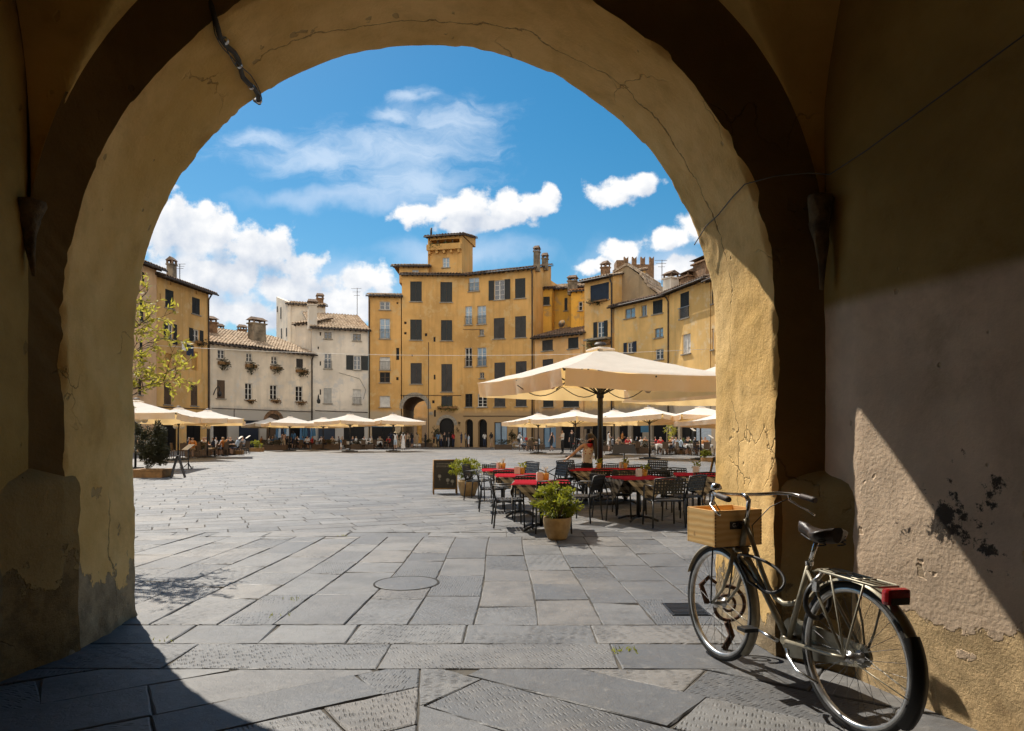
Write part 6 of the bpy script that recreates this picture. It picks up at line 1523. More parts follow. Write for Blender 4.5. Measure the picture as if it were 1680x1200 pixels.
tx = bpy.data.curves.new('lettering', 'FONT'); tx.body = 'GAJA'; tx.size = .034; tx.align_x = 'CENTER'; tx.align_y = 'CENTER'; tx.extrude = .0006; tx.space_character = 1.25
tmp = bpy.data.objects.new('tmp_lettering', tx); COL.objects.link(tmp); bpy.context.view_layer.update(); tme = bpy.data.meshes.new_from_object(tmp.evaluated_get(bpy.context.evaluated_depsgraph_get())); bpy.data.objects.remove(tmp); to_ = bpy.data.objects.new('lettering', tme); COL.objects.link(to_); tme.materials.clear(); tme.materials.append(M['alu']); to_.parent = lb; to_.location = (-X_ / 2 - .009, .0, .125); to_.rotation_euler = (R(90), 0, R(-90))
RK = thing('front_rack', 'thin dark front rack holding the crate over the bicycle wheel', 'rack', BMX((1.09, 0, .35)), BZ)
mb = MB()
for sy in (-1, 1): mb.tube([(0, sy * .062, 0), (-.03, sy * .075, .25), (-.05, sy * .08, .378)], .005, 6); mb.tube([(-.20, sy * .08, .378), (.06, sy * .08, .378)], .005, 6)
for x_ in (-.19, -.06, .05): mb.tube([(x_, -.08, .378), (x_, .08, .378)], .005, 6)
mb.build('frame', M['black'], RK)
# rusty iron scroll standing behind the front wheel
SC_ = thing('iron_scroll', 'rusty curled iron scroll at the foot of the pillar behind the front wheel', 'ironwork', (gx(1193, 4.45), 4.45, 0))
mb = MB(); pts = []
for k in range(46):
    a = k * .26; r_ = .014 + .0098 * a; pts.append((r_ * math.cos(a + 2.6), 0, .285 + r_ * math.sin(a + 2.6)))
mb.tube(pts, [.008 + .00012 * k for k in range(46)], 10); mb.build('scroll', M['rust'], SC_)
mb = MB(); mb.tube([(.0, 0, .175), (.03, 0, .09), (-.02, 0, .0)], .022, 8); mb.build('stem', M['rust'], SC_); mb = MB(); mb.tube([(-.13, 0, .30), (-.17, 0, .42), (-.12, 0, .47), (-.07, 0, .43)], [.02, .018, .014, .01], 8); mb.build('hook', M['rust'], SC_)
# ------------------------------------------------------------------ olive in a hidden pot by the left pillar
OL = thing('olive_tree', 'young olive tree with thin leafy branches beside the left pillar', 'tree', (-4.75, 7.7, 0)); rr = random.Random(21)
mb = MB(); mb.lathe([(.001, 0), (.2, 0), (.27, .42), (.28, .45), (.24, .45), (.23, .40), (.001, .40)], 24); mb.build('pot', M['terracotta'], OL)
mb = MB(); mb.tube([(0, 0, .38), (.03, .02, 1.0), (.0, .0, 1.7), (.05, 0, 2.5)], [.035, .03, .024, .014], 8); tr_ = mb.build('trunk', M['twig'], OL)
mb = MB(); lf = MB(); 
def twig(p0, d, L, r, depth):
    p = Vector(p0); d = Vector(d).normalized(); pts = [p.copy()]; n = 7
    for k in range(n):
        d = (d + Vector((rr.gauss(0, .13), rr.gauss(0, .13), rr.gauss(0, .10) + .01))).normalized(); p = p + d * L / n; pts.append(p.copy())
    mb.tube(pts, [r * (1 - .75 * k / n) for k in range(n + 1)], 5)
    for k in range(2, n + 1):
        if depth > 0 and rr.random() < .75: twig(pts[k], d + Vector((rr.gauss(0, .7), rr.gauss(0, .7), rr.gauss(0, .6))), L * rr.uniform(.28, .5), r * .5, depth - 1)
        if depth <= 1:
            for _ in range(3 if depth == 0 else 1):
                if rr.random() < .36:
                    ld = (d + Vector((rr.gauss(0, .7), rr.gauss(0, .7), rr.gauss(0, .6)))).normalized(); s_ = ld.cross(Vector((rr.gauss(0, 1), rr.gauss(0, 1), rr.gauss(0, 1)))).normalized(); q = pts[k]; l_ = rr.uniform(.05, .085); w_ = l_ * .32
                    lf.add([q, q + ld * l_ * .45 + s_ * w_ * .5, q + ld * l_, q + ld * l_ * .45 - s_ * w_ * .5], [(0, 1, 2, 3)])
for (z, tx_, tz, Y, L) in ((1.6, .55, .35, .1, .85), (1.75, .6, .25, -.15, .95), (2.0, .55, .3, .1, .85), (2.2, .5, .45, 0, .75), (2.4, .45, .75, .05, .75), (2.5, .35, 1.0, -.05, .8), (1.9, .55, .05, .15, .8), (1.9, .5, .5, .1, .85), (2.3, .5, .2, 0, .95), (2.3, -.5, .4, .1, .7), (1.8, -.5, .3, -.3, .7), (2.1, .1, .4, .6, .7), (2.45, .6, .5, .1, .9)):
    twig((.02, 0, z), (tx_, Y, tz), L, .010, 2)
br = mb.build('branches', M['twig'], OL); lf.build('leaves', M['leaf_olive'], br)
# ------------------------------------------------------------------ people
def skin_mesh(name, joints, bones, rad, sub=1):
    me = bpy.data.meshes.new(name); names = list(joints); idx = {n: i for i, n in enumerate(names)}
    me.from_pydata([joints[n] for n in names], [(idx[a], idx[b]) for a, b in bones], [])
    ob = bpy.data.objects.new('tmp_' + name, me); COL.objects.link(ob); ob.modifiers.new('s', 'SKIN'); sm = ob.modifiers.new('u', 'SUBSURF'); sm.levels = sub; sm.render_levels = sub
    for n in names:
        sv = me.skin_vertices[0].data[idx[n]]; r_ = rad[n]; sv.radius = r_ if isinstance(r_, tuple) else (r_, r_); sv.use_root = (n == 'pelvis')
    bpy.context.view_layer.update(); out = bpy.data.meshes.new_from_object(ob.evaluated_get(bpy.context.evaluated_depsgraph_get())); bpy.data.objects.remove(ob); return out
def seg_dist(p, a, b):
    ab = b - a; t = max(0, min(1, (p - a).dot(ab) / max(1e-9, ab.length_squared))); return (p - (a + ab * t)).length
def figure(h, pose):
    """joint positions for a person h tall facing +x; pose dict overrides"""
    J = dict(pelvis=(0, 0, .52), waist=(.005, 0, .60), chest=(.005, 0, .72), neck0=(-.005, 0, .815), neck=(.0, 0, .85), head=(.012, 0, .905), crown=(.006, 0, .955),
             shl=(-.005, .098, .80), ell=(-.02, .125, .63), wrl=(.02, .13, .485), hal=(.035, .128, .425), shr=(-.005, -.098, .80), elr=(-.02, -.125, .63), wrr=(.02, -.13, .485), har=(.035, -.128, .425),
             hil=(0, .052, .49), knl=(.012, .058, .275), anl=(-.012, .058, .05), tol=(.085, .066, .018), hir=(0, -.052, .49), knr=(.012, -.058, .275), anr=(-.012, -.058, .05), tor=(.085, -.066, .018))
    J.update(pose); return {k: tuple(c * h for c in v) for k, v in J.items()}
BONES = [('pelvis', 'waist'), ('waist', 'chest'), ('chest', 'neck0'), ('neck0', 'neck'), ('neck', 'head'), ('head', 'crown'), ('neck0', 'shl'), ('shl', 'ell'), ('ell', 'wrl'), ('wrl', 'hal'), ('neck0', 'shr'), ('shr', 'elr'), ('elr', 'wrr'), ('wrr', 'har'),
         ('pelvis', 'hil'), ('hil', 'knl'), ('knl', 'anl'), ('anl', 'tol'), ('pelvis', 'hir'), ('hir', 'knr'), ('knr', 'anr'), ('anr', 'tor')]
RADS = dict(pelvis=(.060, .078), waist=(.054, .070), chest=(.060, .082), neck0=(.045, .055), neck=.030, head=(.052, .046), crown=(.040, .034), shl=.036, ell=.024, wrl=.017, hal=(.012, .018), shr=.036, elr=.024, wrr=.017, har=(.012, .018),
            hil=.050, knl=.034, anl=.022, tol=(.020, .014), hir=.050, knr=.034, anr=.022, tor=(.020, .014))
POSES = dict(
    stand={},
    walk=dict(knl=(.06, .05, .285), anl=(.10, .05, .06), tol=(.185, .055, .035), knr=(-.01, -.05, .27), anr=(-.13, -.05, .085), tor=(-.06, -.055, .02), ell=(-.07, .12, .64), wrl=(-.06, .125, .50), hal=(-.05, .12, .44), elr=(.03, -.12, .64), wrr=(.10, -.115, .52), har=(.125, -.11, .465)),
    arms=dict(ell=(.02, .12, .65), wrl=(.13, .06, .66), hal=(.155, .02, .67), elr=(.02, -.12, .65), wrr=(.13, -.06, .66), har=(.155, -.02, .67)),
    hail=dict(elr=(.05, -.14, .78), wrr=(.06, -.10, .90), har=(.05, -.06, .93)),
    sit=dict(pelvis=(0, 0, .29), waist=(.0, 0, .36), chest=(.0, 0, .48), neck0=(.0, 0, .575), neck=(.008, 0, .61), head=(.022, 0, .665), crown=(.015, 0, .715), shl=(0, .098, .56), shr=(0, -.098, .56), ell=(.06, .125, .42), wrl=(.17, .08, .43), hal=(.21, .06, .44), elr=(.06, -.125, .42), wrr=(.17, -.08, .43), har=(.21, -.06, .44),
             hil=(.02, .052, .275), knl=(.24, .062, .27), anl=(.23, .062, .05), tol=(.32, .066, .018), hir=(.02, -.052, .275), knr=(.24, -.062, .27), anr=(.23, -.062, .05), tor=(.32, -.066, .018)),
    ride=dict(pelvis=(0, 0, .56), waist=(.03, 0, .63), chest=(.08, 0, .74), neck0=(.10, 0, .83), neck=(.115, 0, .865), head=(.14, 0, .915), crown=(.135, 0, .965), shl=(.10, .098, .815), shr=(.10, -.098, .815), ell=(.20, .13, .71), wrl=(.30, .13, .64), hal=(.335, .125, .63), elr=(.20, -.13, .71), wrr=(.30, -.13, .64), har=(.335, -.125, .63),
              hil=(.02, .052, .54), knl=(.20, .055, .42), anl=(.13, .06, .22), tol=(.22, .062, .19), hir=(.02, -.052, .54), knr=(.17, -.055, .33), anr=(.06, -.06, .13), tor=(.15, -.062, .10)))
MESHES = {}
def body_mesh(pose, h, mats, style='trousers', key=None):
    """mats: skin, hair, top, bottom, shoe; sleeve/leg coverage by style"""
    J = figure(h, POSES[pose]); src = MESHES.get((pose, h))
    if src is None: src = MESHES[(pose, h)] = skin_mesh('person', J, BONES, {k: (tuple(c * h for c in v) if isinstance(v, tuple) else v * h) for k, v in RADS.items()}, 1)
    me = src.copy(); me.materials.clear()
    for m_ in mats: me.materials.append(m_)
    V = {k: Vector(v) for k, v in J.items()}
    for p in me.polygons:
        c = p.center; b = min(BONES, key=lambda s_: seg_dist(c, V[s_[0]], V[s_[1]]) - (.03 * h if s_[1] in ('head', 'crown') else .02 * h if 'pelvis' in s_ or 'waist' in s_ else 0)); e = b[1]; p.use_smooth = True
        if e in ('head', 'crown', 'neck'):
            hd = V['head']; m_ = 1 if e != 'neck' and ((c.z > hd.z + .025 * h) or (c.x < hd.x - .012 * h)) else 0
        elif e in ('hal', 'har', 'wrl', 'wrr'): m_ = 0 if style != 'long' else (2 if e in ('wrl', 'wrr') else 0)
        elif e in ('ell', 'elr'): m_ = 2 if style != 'sleeveless' else 0
        elif e in ('hil', 'hir') or b == ('pelvis', 'waist'): m_ = 3 if c.z < V['pelvis'].z + .045 * h else 2
        elif e in ('knl', 'knr'): m_ = 3
        elif e in ('anl', 'anr'): m_ = 3 if style in ('trousers', 'long') else 0
        elif e in ('tol', 'tor'): m_ = 4
        else: m_ = 2
        p.material_index = m_
    return me
def person(label, loc, facing, pose='stand', h=1.72, top='cloth_white', bottom='cloth_navy', hair='hair_dark', shoe='black', style='trousers', group=None, hat=None, long_hair=False, dress=None):
    me = body_mesh(pose, h, [M['skin'], M[hair], M[top], M[bottom], M[shoe]], style); o = bpy.data.objects.new('person', me); COL.objects.link(o)
    o.location = loc; o.rotation_euler = (0, 0, R(facing)); tag(o, label, 'person', group); J = figure(h, POSES[pose]); hd = Vector(J['head'])
    if hat: mb = MB(); mb.lathe([(.001, .075), (.07, .07), (.085, .015), (.16, .0), (.165, -.006), (.08, .0)], 18, hd + Vector((-.005, 0, .045))); mb.build('hat', M[hat], o)
    if long_hair: mb = MB(); mb.tube([hd + Vector((-.03, 0, .06)), hd + Vector((-.07, 0, .0)), hd + Vector((-.085, 0, -.1)), hd + Vector((-.08, 0, -.24))], [.05, .075, .06, .02], 10); mb.build('hair', M[hair], o)
    if dress: 
        pz = J['pelvis'][2]; mb = MB(); mb.lathe([(.105, pz + .22), (.115, pz + .10), (.15, pz - .05), (.20, pz - dress)], 18); 
        for i in range(len(mb.v)): mb.v[i] = (mb.v[i][0] * .72, mb.v[i][1], mb.v[i][2])
        mb.build('dress', M[top], o)
    return o
def at_feet(px, py): Y = gy(py); return (gx(px, Y), Y, 0)
PG = 'people walking and standing across the square'
person('woman in white with a straw hat walking arm by arm near the passage', at_feet(648.5, 738.5), 100, 'walk', 1.68, 'cloth_white', 'cloth_paleblue', style='sleeveless', hat='straw')
person('woman in a long white dress walking beside the straw hat near the passage', at_feet(661.5, 738.5), 95, 'stand', 1.66, 'cloth_white', 'cloth_white', style='sleeveless', long_hair=True, dress=.72)
person('person in a blue top and shorts standing before the low white house', at_feet(481.5, 737), 85, 'stand', 1.78, 'cloth_blue', 'cloth_navy', style='shorts')
person('bare backed person in pale shorts standing among the diners', at_feet(465.5, 738), 120, 'arms', 1.70, 'skin', 'cloth_tan', style='shorts')
person('small boy in a blue shirt standing alone on the open paving', at_feet(559.5, 739.5), 180, 'stand', 1.15, 'cloth_blue', 'cloth_white', hair='hair_fair', style='shorts')
person('woman in black top and shorts walking with a hand to her head', at_feet(905.5, 741), -150, 'walk', 1.66, 'cloth_black', 'cloth_black', style='sleeveless', long_hair=True)
person('man in a white shirt and dark trousers walking past the bicycles', at_feet(923, 744.5), -160, 'arms', 1.80, 'cloth_white', 'cloth_black', style='trousers')
person('man in black with a cap standing beside the parked silver bicycle', at_feet(938.5, 742), -120, 'stand', 1.84, 'cloth_black', 'cloth_black', hat=None, style='trousers')
person('woman in a white dress carrying a bag behind the menu stand', at_feet(999, 741), 0, 'arms', 1.76, 'cloth_white', 'cloth_white', style='sleeveless', long_hair=True, dress=.33)
person('waiter in an orange shirt standing behind the far tables', at_feet(1020.5, 739), 10, 'arms', 1.76, 'cloth_orange', 'cloth_black')
person('child in pale blue standing in the shade right of the passage', at_feet(769, 735), 200, 'stand', 1.45, 'cloth_paleblue', 'cloth_white', style='shorts')
for k, (px, py, f, top, bot, lab) in enumerate(((712, 734.5, 200, 'cloth_orange', 'cloth_black', 'person with an orange bag in the shade by the passage'), (724, 734.5, 160, 'cloth_tan', 'cloth_navy', 'tanned person standing in the shade before the arched door'), (780.5, 734, 90, 'cloth_blue', 'cloth_black', 'person in blue in the shade before the small arched doors'), (788.5, 734, 250, 'cloth_grey', 'cloth_navy', 'person in grey beside the one in blue in the shade'),
        (698, 734.5, 30, 'cloth_black', 'cloth_black', 'dark dressed person standing inside the passage mouth'), (684, 735, 120, 'cloth_tan', 'cloth_tan', 'person in tan standing in the mouth of the passage'), (814, 734, 170, 'cloth_navy', 'cloth_black', 'dark blue dressed person by the first blue shop window'), (736, 734.5, 20, 'cloth_black', 'cloth_grey', 'dark figure standing by the arched door'), (744, 734.3, 140, 'cloth_red', 'cloth_navy', 'person in dark red right of the arched door'))):
    person(lab, at_feet(px, py), f, 'stand' if k % 2 else 'arms', 1.66 + .03 * (k % 4), top, bot, style='trousers' if k % 3 else 'shorts')

# ---- the waitress, leaning to set a chair
def waitress():
    Yw = 15.0; base = Vector((gx(968, Yw), Yw, 0)); S = lambda px, py, dy=0.0: tuple(pt(px, py, Yw + dy) - base)
    J = dict(pelvis=S(963, 772, .05), waist=S(963, 757, .02), chest=S(964, 741, -.06), neck0=S(967, 730.5, -.10), neck=S(967.5, 727, -.13), head=S(968, 720.5, -.17), crown=S(968, 714.5, -.16),
             shl=S(953.5, 733, -.12), ell=S(941, 745, -.22), wrl=S(929, 754.5, -.30), hal=S(925.5, 757, -.32), shr=S(979.5, 732, -.08), elr=S(984, 748, -.06), wrr=S(982, 762, -.14), har=S(981, 766, -.18),
             hil=S(957.5, 776, .05), knl=(S(957.5, 780)[0], -.02, .46), anl=(S(957, 780)[0], .10, .08), tol=(S(957, 780)[0] - .02, -.06, .03), hir=S(969.5, 776, .05), knr=(S(970, 780)[0], .03, .46), anr=(S(971, 780)[0], .16, .08), tor=(S(971, 780)[0], .0, .03))
    h = 1.62; rad = {k: (tuple(c * h for c in v) if isinstance(v, tuple) else v * h) for k, v in RADS.items()}
    rad['shl'] = rad['shr'] = .046; rad['ell'] = rad['elr'] = .034; rad['wrl'] = rad['wrr'] = .024; rad['chest'] = (.135, .135); rad['waist'] = (.115, .115); rad['pelvis'] = (.15, .15); rad['neck0'] = (.075, .075)
    rad['head'] = (.072, .082); rad['crown'] = (.055, .06); bones = list(BONES)
    for sd, w_, hnd, s_ in (('l', 'wrl', 'hal', -1), ('r', 'wrr', 'har', 1)):
        W_, H_ = Vector(J[w_]), Vector(J[hnd]); d = (H_ - W_).normalized(); sidev = d.cross(Vector((0, 0, 1))).normalized()
        for k, (ln, off) in enumerate(((.062, -.03), (.072, -.010), (.068, .010), (.054, .028))):
            a, b, c = H_ + sidev * off + d * .02, H_ + sidev * off * 1.15 + d * (.02 + ln * .5) + Vector((0, 0, -.008)), H_ + sidev * off * 1.1 + d * (.02 + ln * .85) + Vector((0, 0, -.034))
            for nm_, q, rr_ in (('a', a, .0095), ('b', b, .0085), ('c', c, .0075)): J[hnd + str(k) + nm_] = tuple(q); rad[hnd + str(k) + nm_] = rr_
            bones += [(hnd, hnd + str(k) + 'a'), (hnd + str(k) + 'a', hnd + str(k) + 'b'), (hnd + str(k) + 'b', hnd + str(k) + 'c')]
        a, b = W_.lerp(H_, .6) + sidev * s_ * .035 + d * .01, W_.lerp(H_, .8) + sidev * s_ * .052 + d * .035 + Vector((0, 0, -.015))
        J[hnd + 'ta'], J[hnd + 'tb'] = tuple(a), tuple(b); rad[hnd + 'ta'], rad[hnd + 'tb'] = .011, .009; bones += [(w_, hnd + 'ta'), (hnd + 'ta', hnd + 'tb')]
    me = skin_mesh('waitress', J, bones, rad, 2)
    def dot_mat():
        m, t = newmat('dotted_top'); vo = t.node('ShaderNodeTexVoronoi', feature='F1'); t.l.new(t.obj, vo.inputs['Vector']); vo.inputs['Scale'].default_value = 15; f = t.math('SUBTRACT', 1.0, t.ramp(vo.outputs[0], .2, .28)); t.l.new(t.mix(f, (.80, .68, .56), (.45, .06, .05)), t.b.inputs['Base Color']); t.b.inputs['Roughness'].default_value = .9; return m
    for m_ in (M['skin'], M['hair_dark'], dot_mat(), M['cloth_black'], M['black']): me.materials.append(m_)
    V = {k: Vector(v) for k, v in J.items()}
    for p in me.polygons:
        c = p.center; b = min(bones, key=lambda s_: seg_dist(c, V[s_[0]], V[s_[1]]) - (.03 if s_[1] in ('head', 'crown') else .05 if s_[1] in ('waist', 'chest') else 0)); e = b[1]; p.use_smooth = True
        if e in ('head', 'crown'): m_ = 1 if (c.z > V['head'].z + .035 or c.y > V['head'].y + .01) else 0
        elif e in ('waist', 'chest', 'neck0'): m_ = 3 if c.z < V['waist'].z - .03 else (2 if c.z < V['neck0'].z - .01 else 0)
        elif e in ('hil', 'hir', 'knl', 'knr', 'anl', 'anr'): m_ = 3
        elif e in ('tol', 'tor'): m_ = 4
        else: m_ = 0
        p.material_index = m_
    o = bpy.data.objects.new('person', me); COL.objects.link(o); o.location = base; tag(o, 'waitress in a dotted sleeveless top leaning over to move a chair', 'person')
    hd = V['head']; mb = MB(); mb.ball(hd + Vector((0, .035, .045)), .098, 16, 0, (1, 1, 1))
    mb = MB(); mb.lathe([(.001, .105), (.05, .10), (.085, .07), (.10, .02), (.098, -.04)], 18, hd + Vector((0, .03, .02))); 
    mb.tube([hd + Vector((.05, .03, .06)), hd + Vector((.10, .0, -.03)), hd + Vector((.125, -.03, -.16)), hd + Vector((.13, -.05, -.33)), hd + Vector((.115, -.05, -.46))], [.05, .06, .052, .04, .012], 10); mb.build('hair', M['hair_dark'], o)
    mb = MB()
    for sx_ in (-1, 1): mb.ball(hd + Vector((sx_ * .030, -.078, .012)), .011, 8)
    mb.build('eyes', M['black'], o)
    mb = MB(); mb.ball(hd + Vector((0, -.088, -.008)), .013, 8, 0, (.8, 1, 1.6)); mb.build('nose', M['skin'], o)
    mb = MB(); mb.ball(hd + Vector((0, -.076, -.045)), .022, 10, 0, (1, .4, .4)); mb.build('mouth', M['cloth_red'], o)
    mb = MB()
    for sx_ in (-1, 1): mb.ball(hd + Vector((sx_ * .078, .0, .0)), .02, 8, 0, (.4, .8, 1.3))
    mb.build('ears', M['skin'], o)
    mb = MB(); mb.lathe([(.055, .02), (.066, .0), (.060, -.03), (.04, -.055), (.02, -.075)], 16, V['neck'] + Vector((0, -.03, -.03))); mb.build('neckerchief', M['cloth_red'], o)
waitress()
# ------------------------------------------------------------------ far cafe tables, diners, planters
FT = thing('far_table', 'far table', 'table'); mb = MB(); mb.box((0, 0, .72), (.8, .8, .03)); mb.build('tabletop', M['planter_wood'], FT)
mb = MB(); mb.tube([(0, 0, 0), (0, 0, .7)], .04, 8); mb.lathe([(.001, .03), (.25, .0)], 12); mb.build('pedestal', M['dark_metal'], FT)
mb = drape(.62, .745, .2, R(45), 3.3, thick=9); FC_ = mb.build('tablecloth', M['white_cloth']); tag(FC_, None, 'tablecloth')
FCH = thing('far_chair', 'far chair', 'chair'); mb = MB(); mb.box((0, 0, .45), (.42, .42, .04)); mb.build('seat', M['brown_frame'], FCH); mb = MB(); mb.hexa([(-.21, -.2, .47), (-.18, -.2, .47), (-.18, .2, .47), (-.21, .2, .47), (-.28, -.2, .9), (-.25, -.2, .9), (-.25, .2, .9), (-.28, .2, .9)]); mb.build('backrest', M['brown_frame'], FCH)
for sx_ in (-1, 1):
    for sy in (-1, 1): mb = MB(); mb.tube([(sx_ * .19, sy * .19, 0), (sx_ * .19, sy * .19, .43)], .02, 6); mb.build('leg', M['brown_frame'], FCH)
first = dict(t=True, c=True, k=True)
rp = random.Random(17)
TOPS = ['cloth_white', 'cloth_blue', 'cloth_navy', 'cloth_grey', 'cloth_tan', 'cloth_paleblue', 'cloth_black', 'cloth_red', 'cloth_orange', 'cloth_white']
CN_ = dict(cloth_white='white', cloth_blue='blue', cloth_navy='navy', cloth_grey='grey', cloth_tan='tan', cloth_paleblue='pale blue', cloth_black='black', cloth_red='red', cloth_orange='orange')
def cafe_set(px, Y, place_, cloth, occ, rot=0.0):
    """one far table with four chairs, some of them taken"""
    c = Vector((gx(px, Y), Y, 0)); o = FT if first['t'] else copy_tree(FT); first['t'] = False
    place(o, c, rot, 'far cafe table ' + place_, 'far cafe tables')
    if cloth: k = FC_ if first['k'] else copy_tree(FC_); first['k'] = False; place(k, c, rot, 'white cloth on the far table ' + place_, 'white cloths on the far tables')
    sides = ('left', 'far', 'right', 'near')
    for i, a in enumerate((180, 90, 0, 270)):
        d = Vector((math.cos(R(a) + rot), math.sin(R(a) + rot), 0)); q = o.location + d * .72; h_ = FCH if first['c'] else copy_tree(FCH); first['c'] = False
        place(h_, q, R(a + 180) + rot, '%s chair at the far table %s' % (sides[i], place_), 'far cafe chairs')
        if i in occ:
            tp = rp.choice(TOPS); hr = rp.choice(['hair_dark', 'hair_dark', 'hair_fair', 'cloth_grey'])
            person('diner in %s, %s seat, table %s' % (CN_[tp], sides[i], place_), q + d * .02, a + 180 + math.degrees(rot), 'sit', 1.72, tp, rp.choice(['cloth_navy', 'cloth_tan', 'cloth_black']), hair=hr, style='shorts', group='diners at the far tables')
sets = [(352, 44, 'nearest the ochre house', 0, (0, 1, 2)), (372, 46, 'second from the ochre house', 0, (0, 1, 2)), (388, 49, 'by the tilted menu stands', 0, (0, 1)), (310, 40, 'by the scrolled menu stand', 0, (1,)),
        (441, 64, 'left of the arched house door', 0, (0, 1, 2)), (455, 63, 'before the arched house door', 0, (0, 2)), (500, 64, 'before the low white house end', 0, (0, 1, 2)), (520, 66, 'at the downpipe between the white houses', 0, (1, 3)), (543, 65, 'left under the wide parasol', 0, (0, 1, 2)),
        (573, 64, 'midway under the wide parasol', 1, (0, 1, 2)), (597, 64, 'right under the wide parasol', 1, (0, 1, 2)), (620, 65, 'left of the two women in white', 1, (0, 1)),
        (1037, 50, 'behind the far black bicycle', 0, (1, 2)), (1087, 47, 'with white cloth left of the long planter', 1, (1, 2)), (1101, 48, 'with white cloth behind the long planter', 1, (0, 1)), (1134, 46, 'with white cloth by the far menu stand', 1, (0, 1, 2)), (1158, 45, 'with white cloth at the pillar edge', 1, (0, 1))]
sets += [(1020, 53, 'behind the menu stand', 0, (0, 1, 2)), (1060, 53, 'behind the far bicycle saddle', 0, (0, 1, 2)), (1117, 51, 'behind the long planter, by the fan', 1, (0, 1, 2)), (870, 57, 'beside the cyclist', 0, (0, 2)), (972, 52, 'left of the parasol pole, far off', 0, (1, 2)), (485, 67, 'behind the person in blue', 0, (0, 1, 2)), (633, 66, 'behind the two women in white', 0, (0, 1)), (330, 43, 'at the near end of the left cafe', 0, (0, 1, 2))]
for i, s_ in enumerate(sets): cafe_set(*s_, rot=R((i * 23) % 40 - 20))
# planters
def planter(px, py, w_, h_, label, leaf, fh, n, seed, box='planter_wood', depth=.45, lw=.12):
    Y = gy(py); t_ = thing('planter', label, 'planter', (gx(px, Y), Y, 0)); rr = random.Random(seed); mb = MB()
    mb.hexa([(-w_ / 2, -depth / 2, 0), (w_ / 2, -depth / 2, 0), (w_ / 2, depth / 2, 0), (-w_ / 2, depth / 2, 0), (-w_ / 2 * 1.04, -depth / 2 * 1.04, h_), (w_ / 2 * 1.04, -depth / 2 * 1.04, h_), (w_ / 2 * 1.04, depth / 2 * 1.04, h_), (-w_ / 2 * 1.04, depth / 2 * 1.04, h_)])
    mb.box((0, -depth / 2 * 1.045, h_ - .03), (w_ * 1.05, .02, .05)); mb.build('box', M[box], t_, bevel=.008)
    mb = MB(); add_leaves(mb, (0, 0, h_ + fh * .5), (w_ * .56, depth * .75, fh * .62), n, lw, lw * .45, 0, .35, rr, clumps=34); mb.build('foliage', M[leaf], t_); return t_
planter(250, 783, 1.02, .27, 'wooden planter with a tall dark shrub beside the left pillar', 'leaf_dark', 1.5, 9000, 3, depth=.75, lw=.085)
planter(421, 741.5, 1.05, .32, 'small terracotta planter with green plants at the end of the left cafe', 'leaf_lime', .55, 500, 5, depth=.4)
planter(1121, 745.5, 1.05, .34, 'long wooden planter with green plants before the white clothed tables', 'leaf_green', .75, 900, 6)
planter(1159, 757.5, .52, .2, 'small planter with yellow green plants by the right pillar', 'leaf_lime', .36, 420, 7, depth=.35)
planter(384, 746, 1.2, .3, 'low planter with dry plants edging the left cafe', 'leaf_rust', .6, 500, 8)
for k, (px, py, w_, lab) in enumerate(((700, 734.2, 1.2, 'added low dark planter at the right foot of the passage'), (590, 737.6, 2.6, 'added dark hedge planter under the wide parasol'), (535, 738, 2.4, 'added dark hedge planter before the downpipe between the white houses'), (450, 739, 2.2, 'added dark hedge planter before the arched house door'), (1050, 744.5, 1.6, 'added dark hedge planter behind the far black bicycle'), (985, 740.5, 1.8, 'added dark hedge planter left of the woman in the white dress'), (826, 737.5, 1.6, 'added dark hedge planter before the first blue shop window'), (876, 737.5, 2.0, 'added dark hedge planter before the third blue shop window'), (340, 747, 1.6, 'added dark hedge planter along the left cafe near the ochre house'), (325, 750, 1.4, 'added dark hedge planter at the near end of the left cafe'), (362, 746.5, 1.4, 'added dark hedge planter in the middle of the left cafe edge'))):
    planter(px, py, w_, .45, lab, 'leaf_dark', .5, 420, 30 + k, box='brown_frame')  # added as dark mass for the deep shade along the house fronts
def shrub_far(px, py, hh, rr_, label, leaf, n, seed):
    Y = gy(py); t_ = thing('potted_shrub', label, 'plant', (gx(px, Y), Y, 0)); r_ = random.Random(seed); mb = MB(); mb.lathe([(.001, 0), (.2, 0), (.28, .4), (.24, .4), (.001, .38)], 16); mb.build('pot', M['terracotta'], t_)
    mb = MB(); mb.tube([(0, 0, .38), (.02, 0, hh * .5), (0, .02, hh * .8)], [.04, .03, .015], 6); mb.build('trunk', M['twig'], t_); mb = MB(); add_leaves(mb, (0, 0, hh * .65), (rr_, rr_, hh * .38), n, .16, .07, 0, .4, r_, clumps=22); mb.build('foliage', M[leaf], t_)
shrub_far(716, 734.6, 2.2, .6, 'dark potted shrub at the right foot of the passage arch', 'leaf_dark', 420, 8)
shrub_far(840, 735, 2.0, .6, 'dark potted shrub between the two blue shop windows', 'leaf_dark', 420, 9)
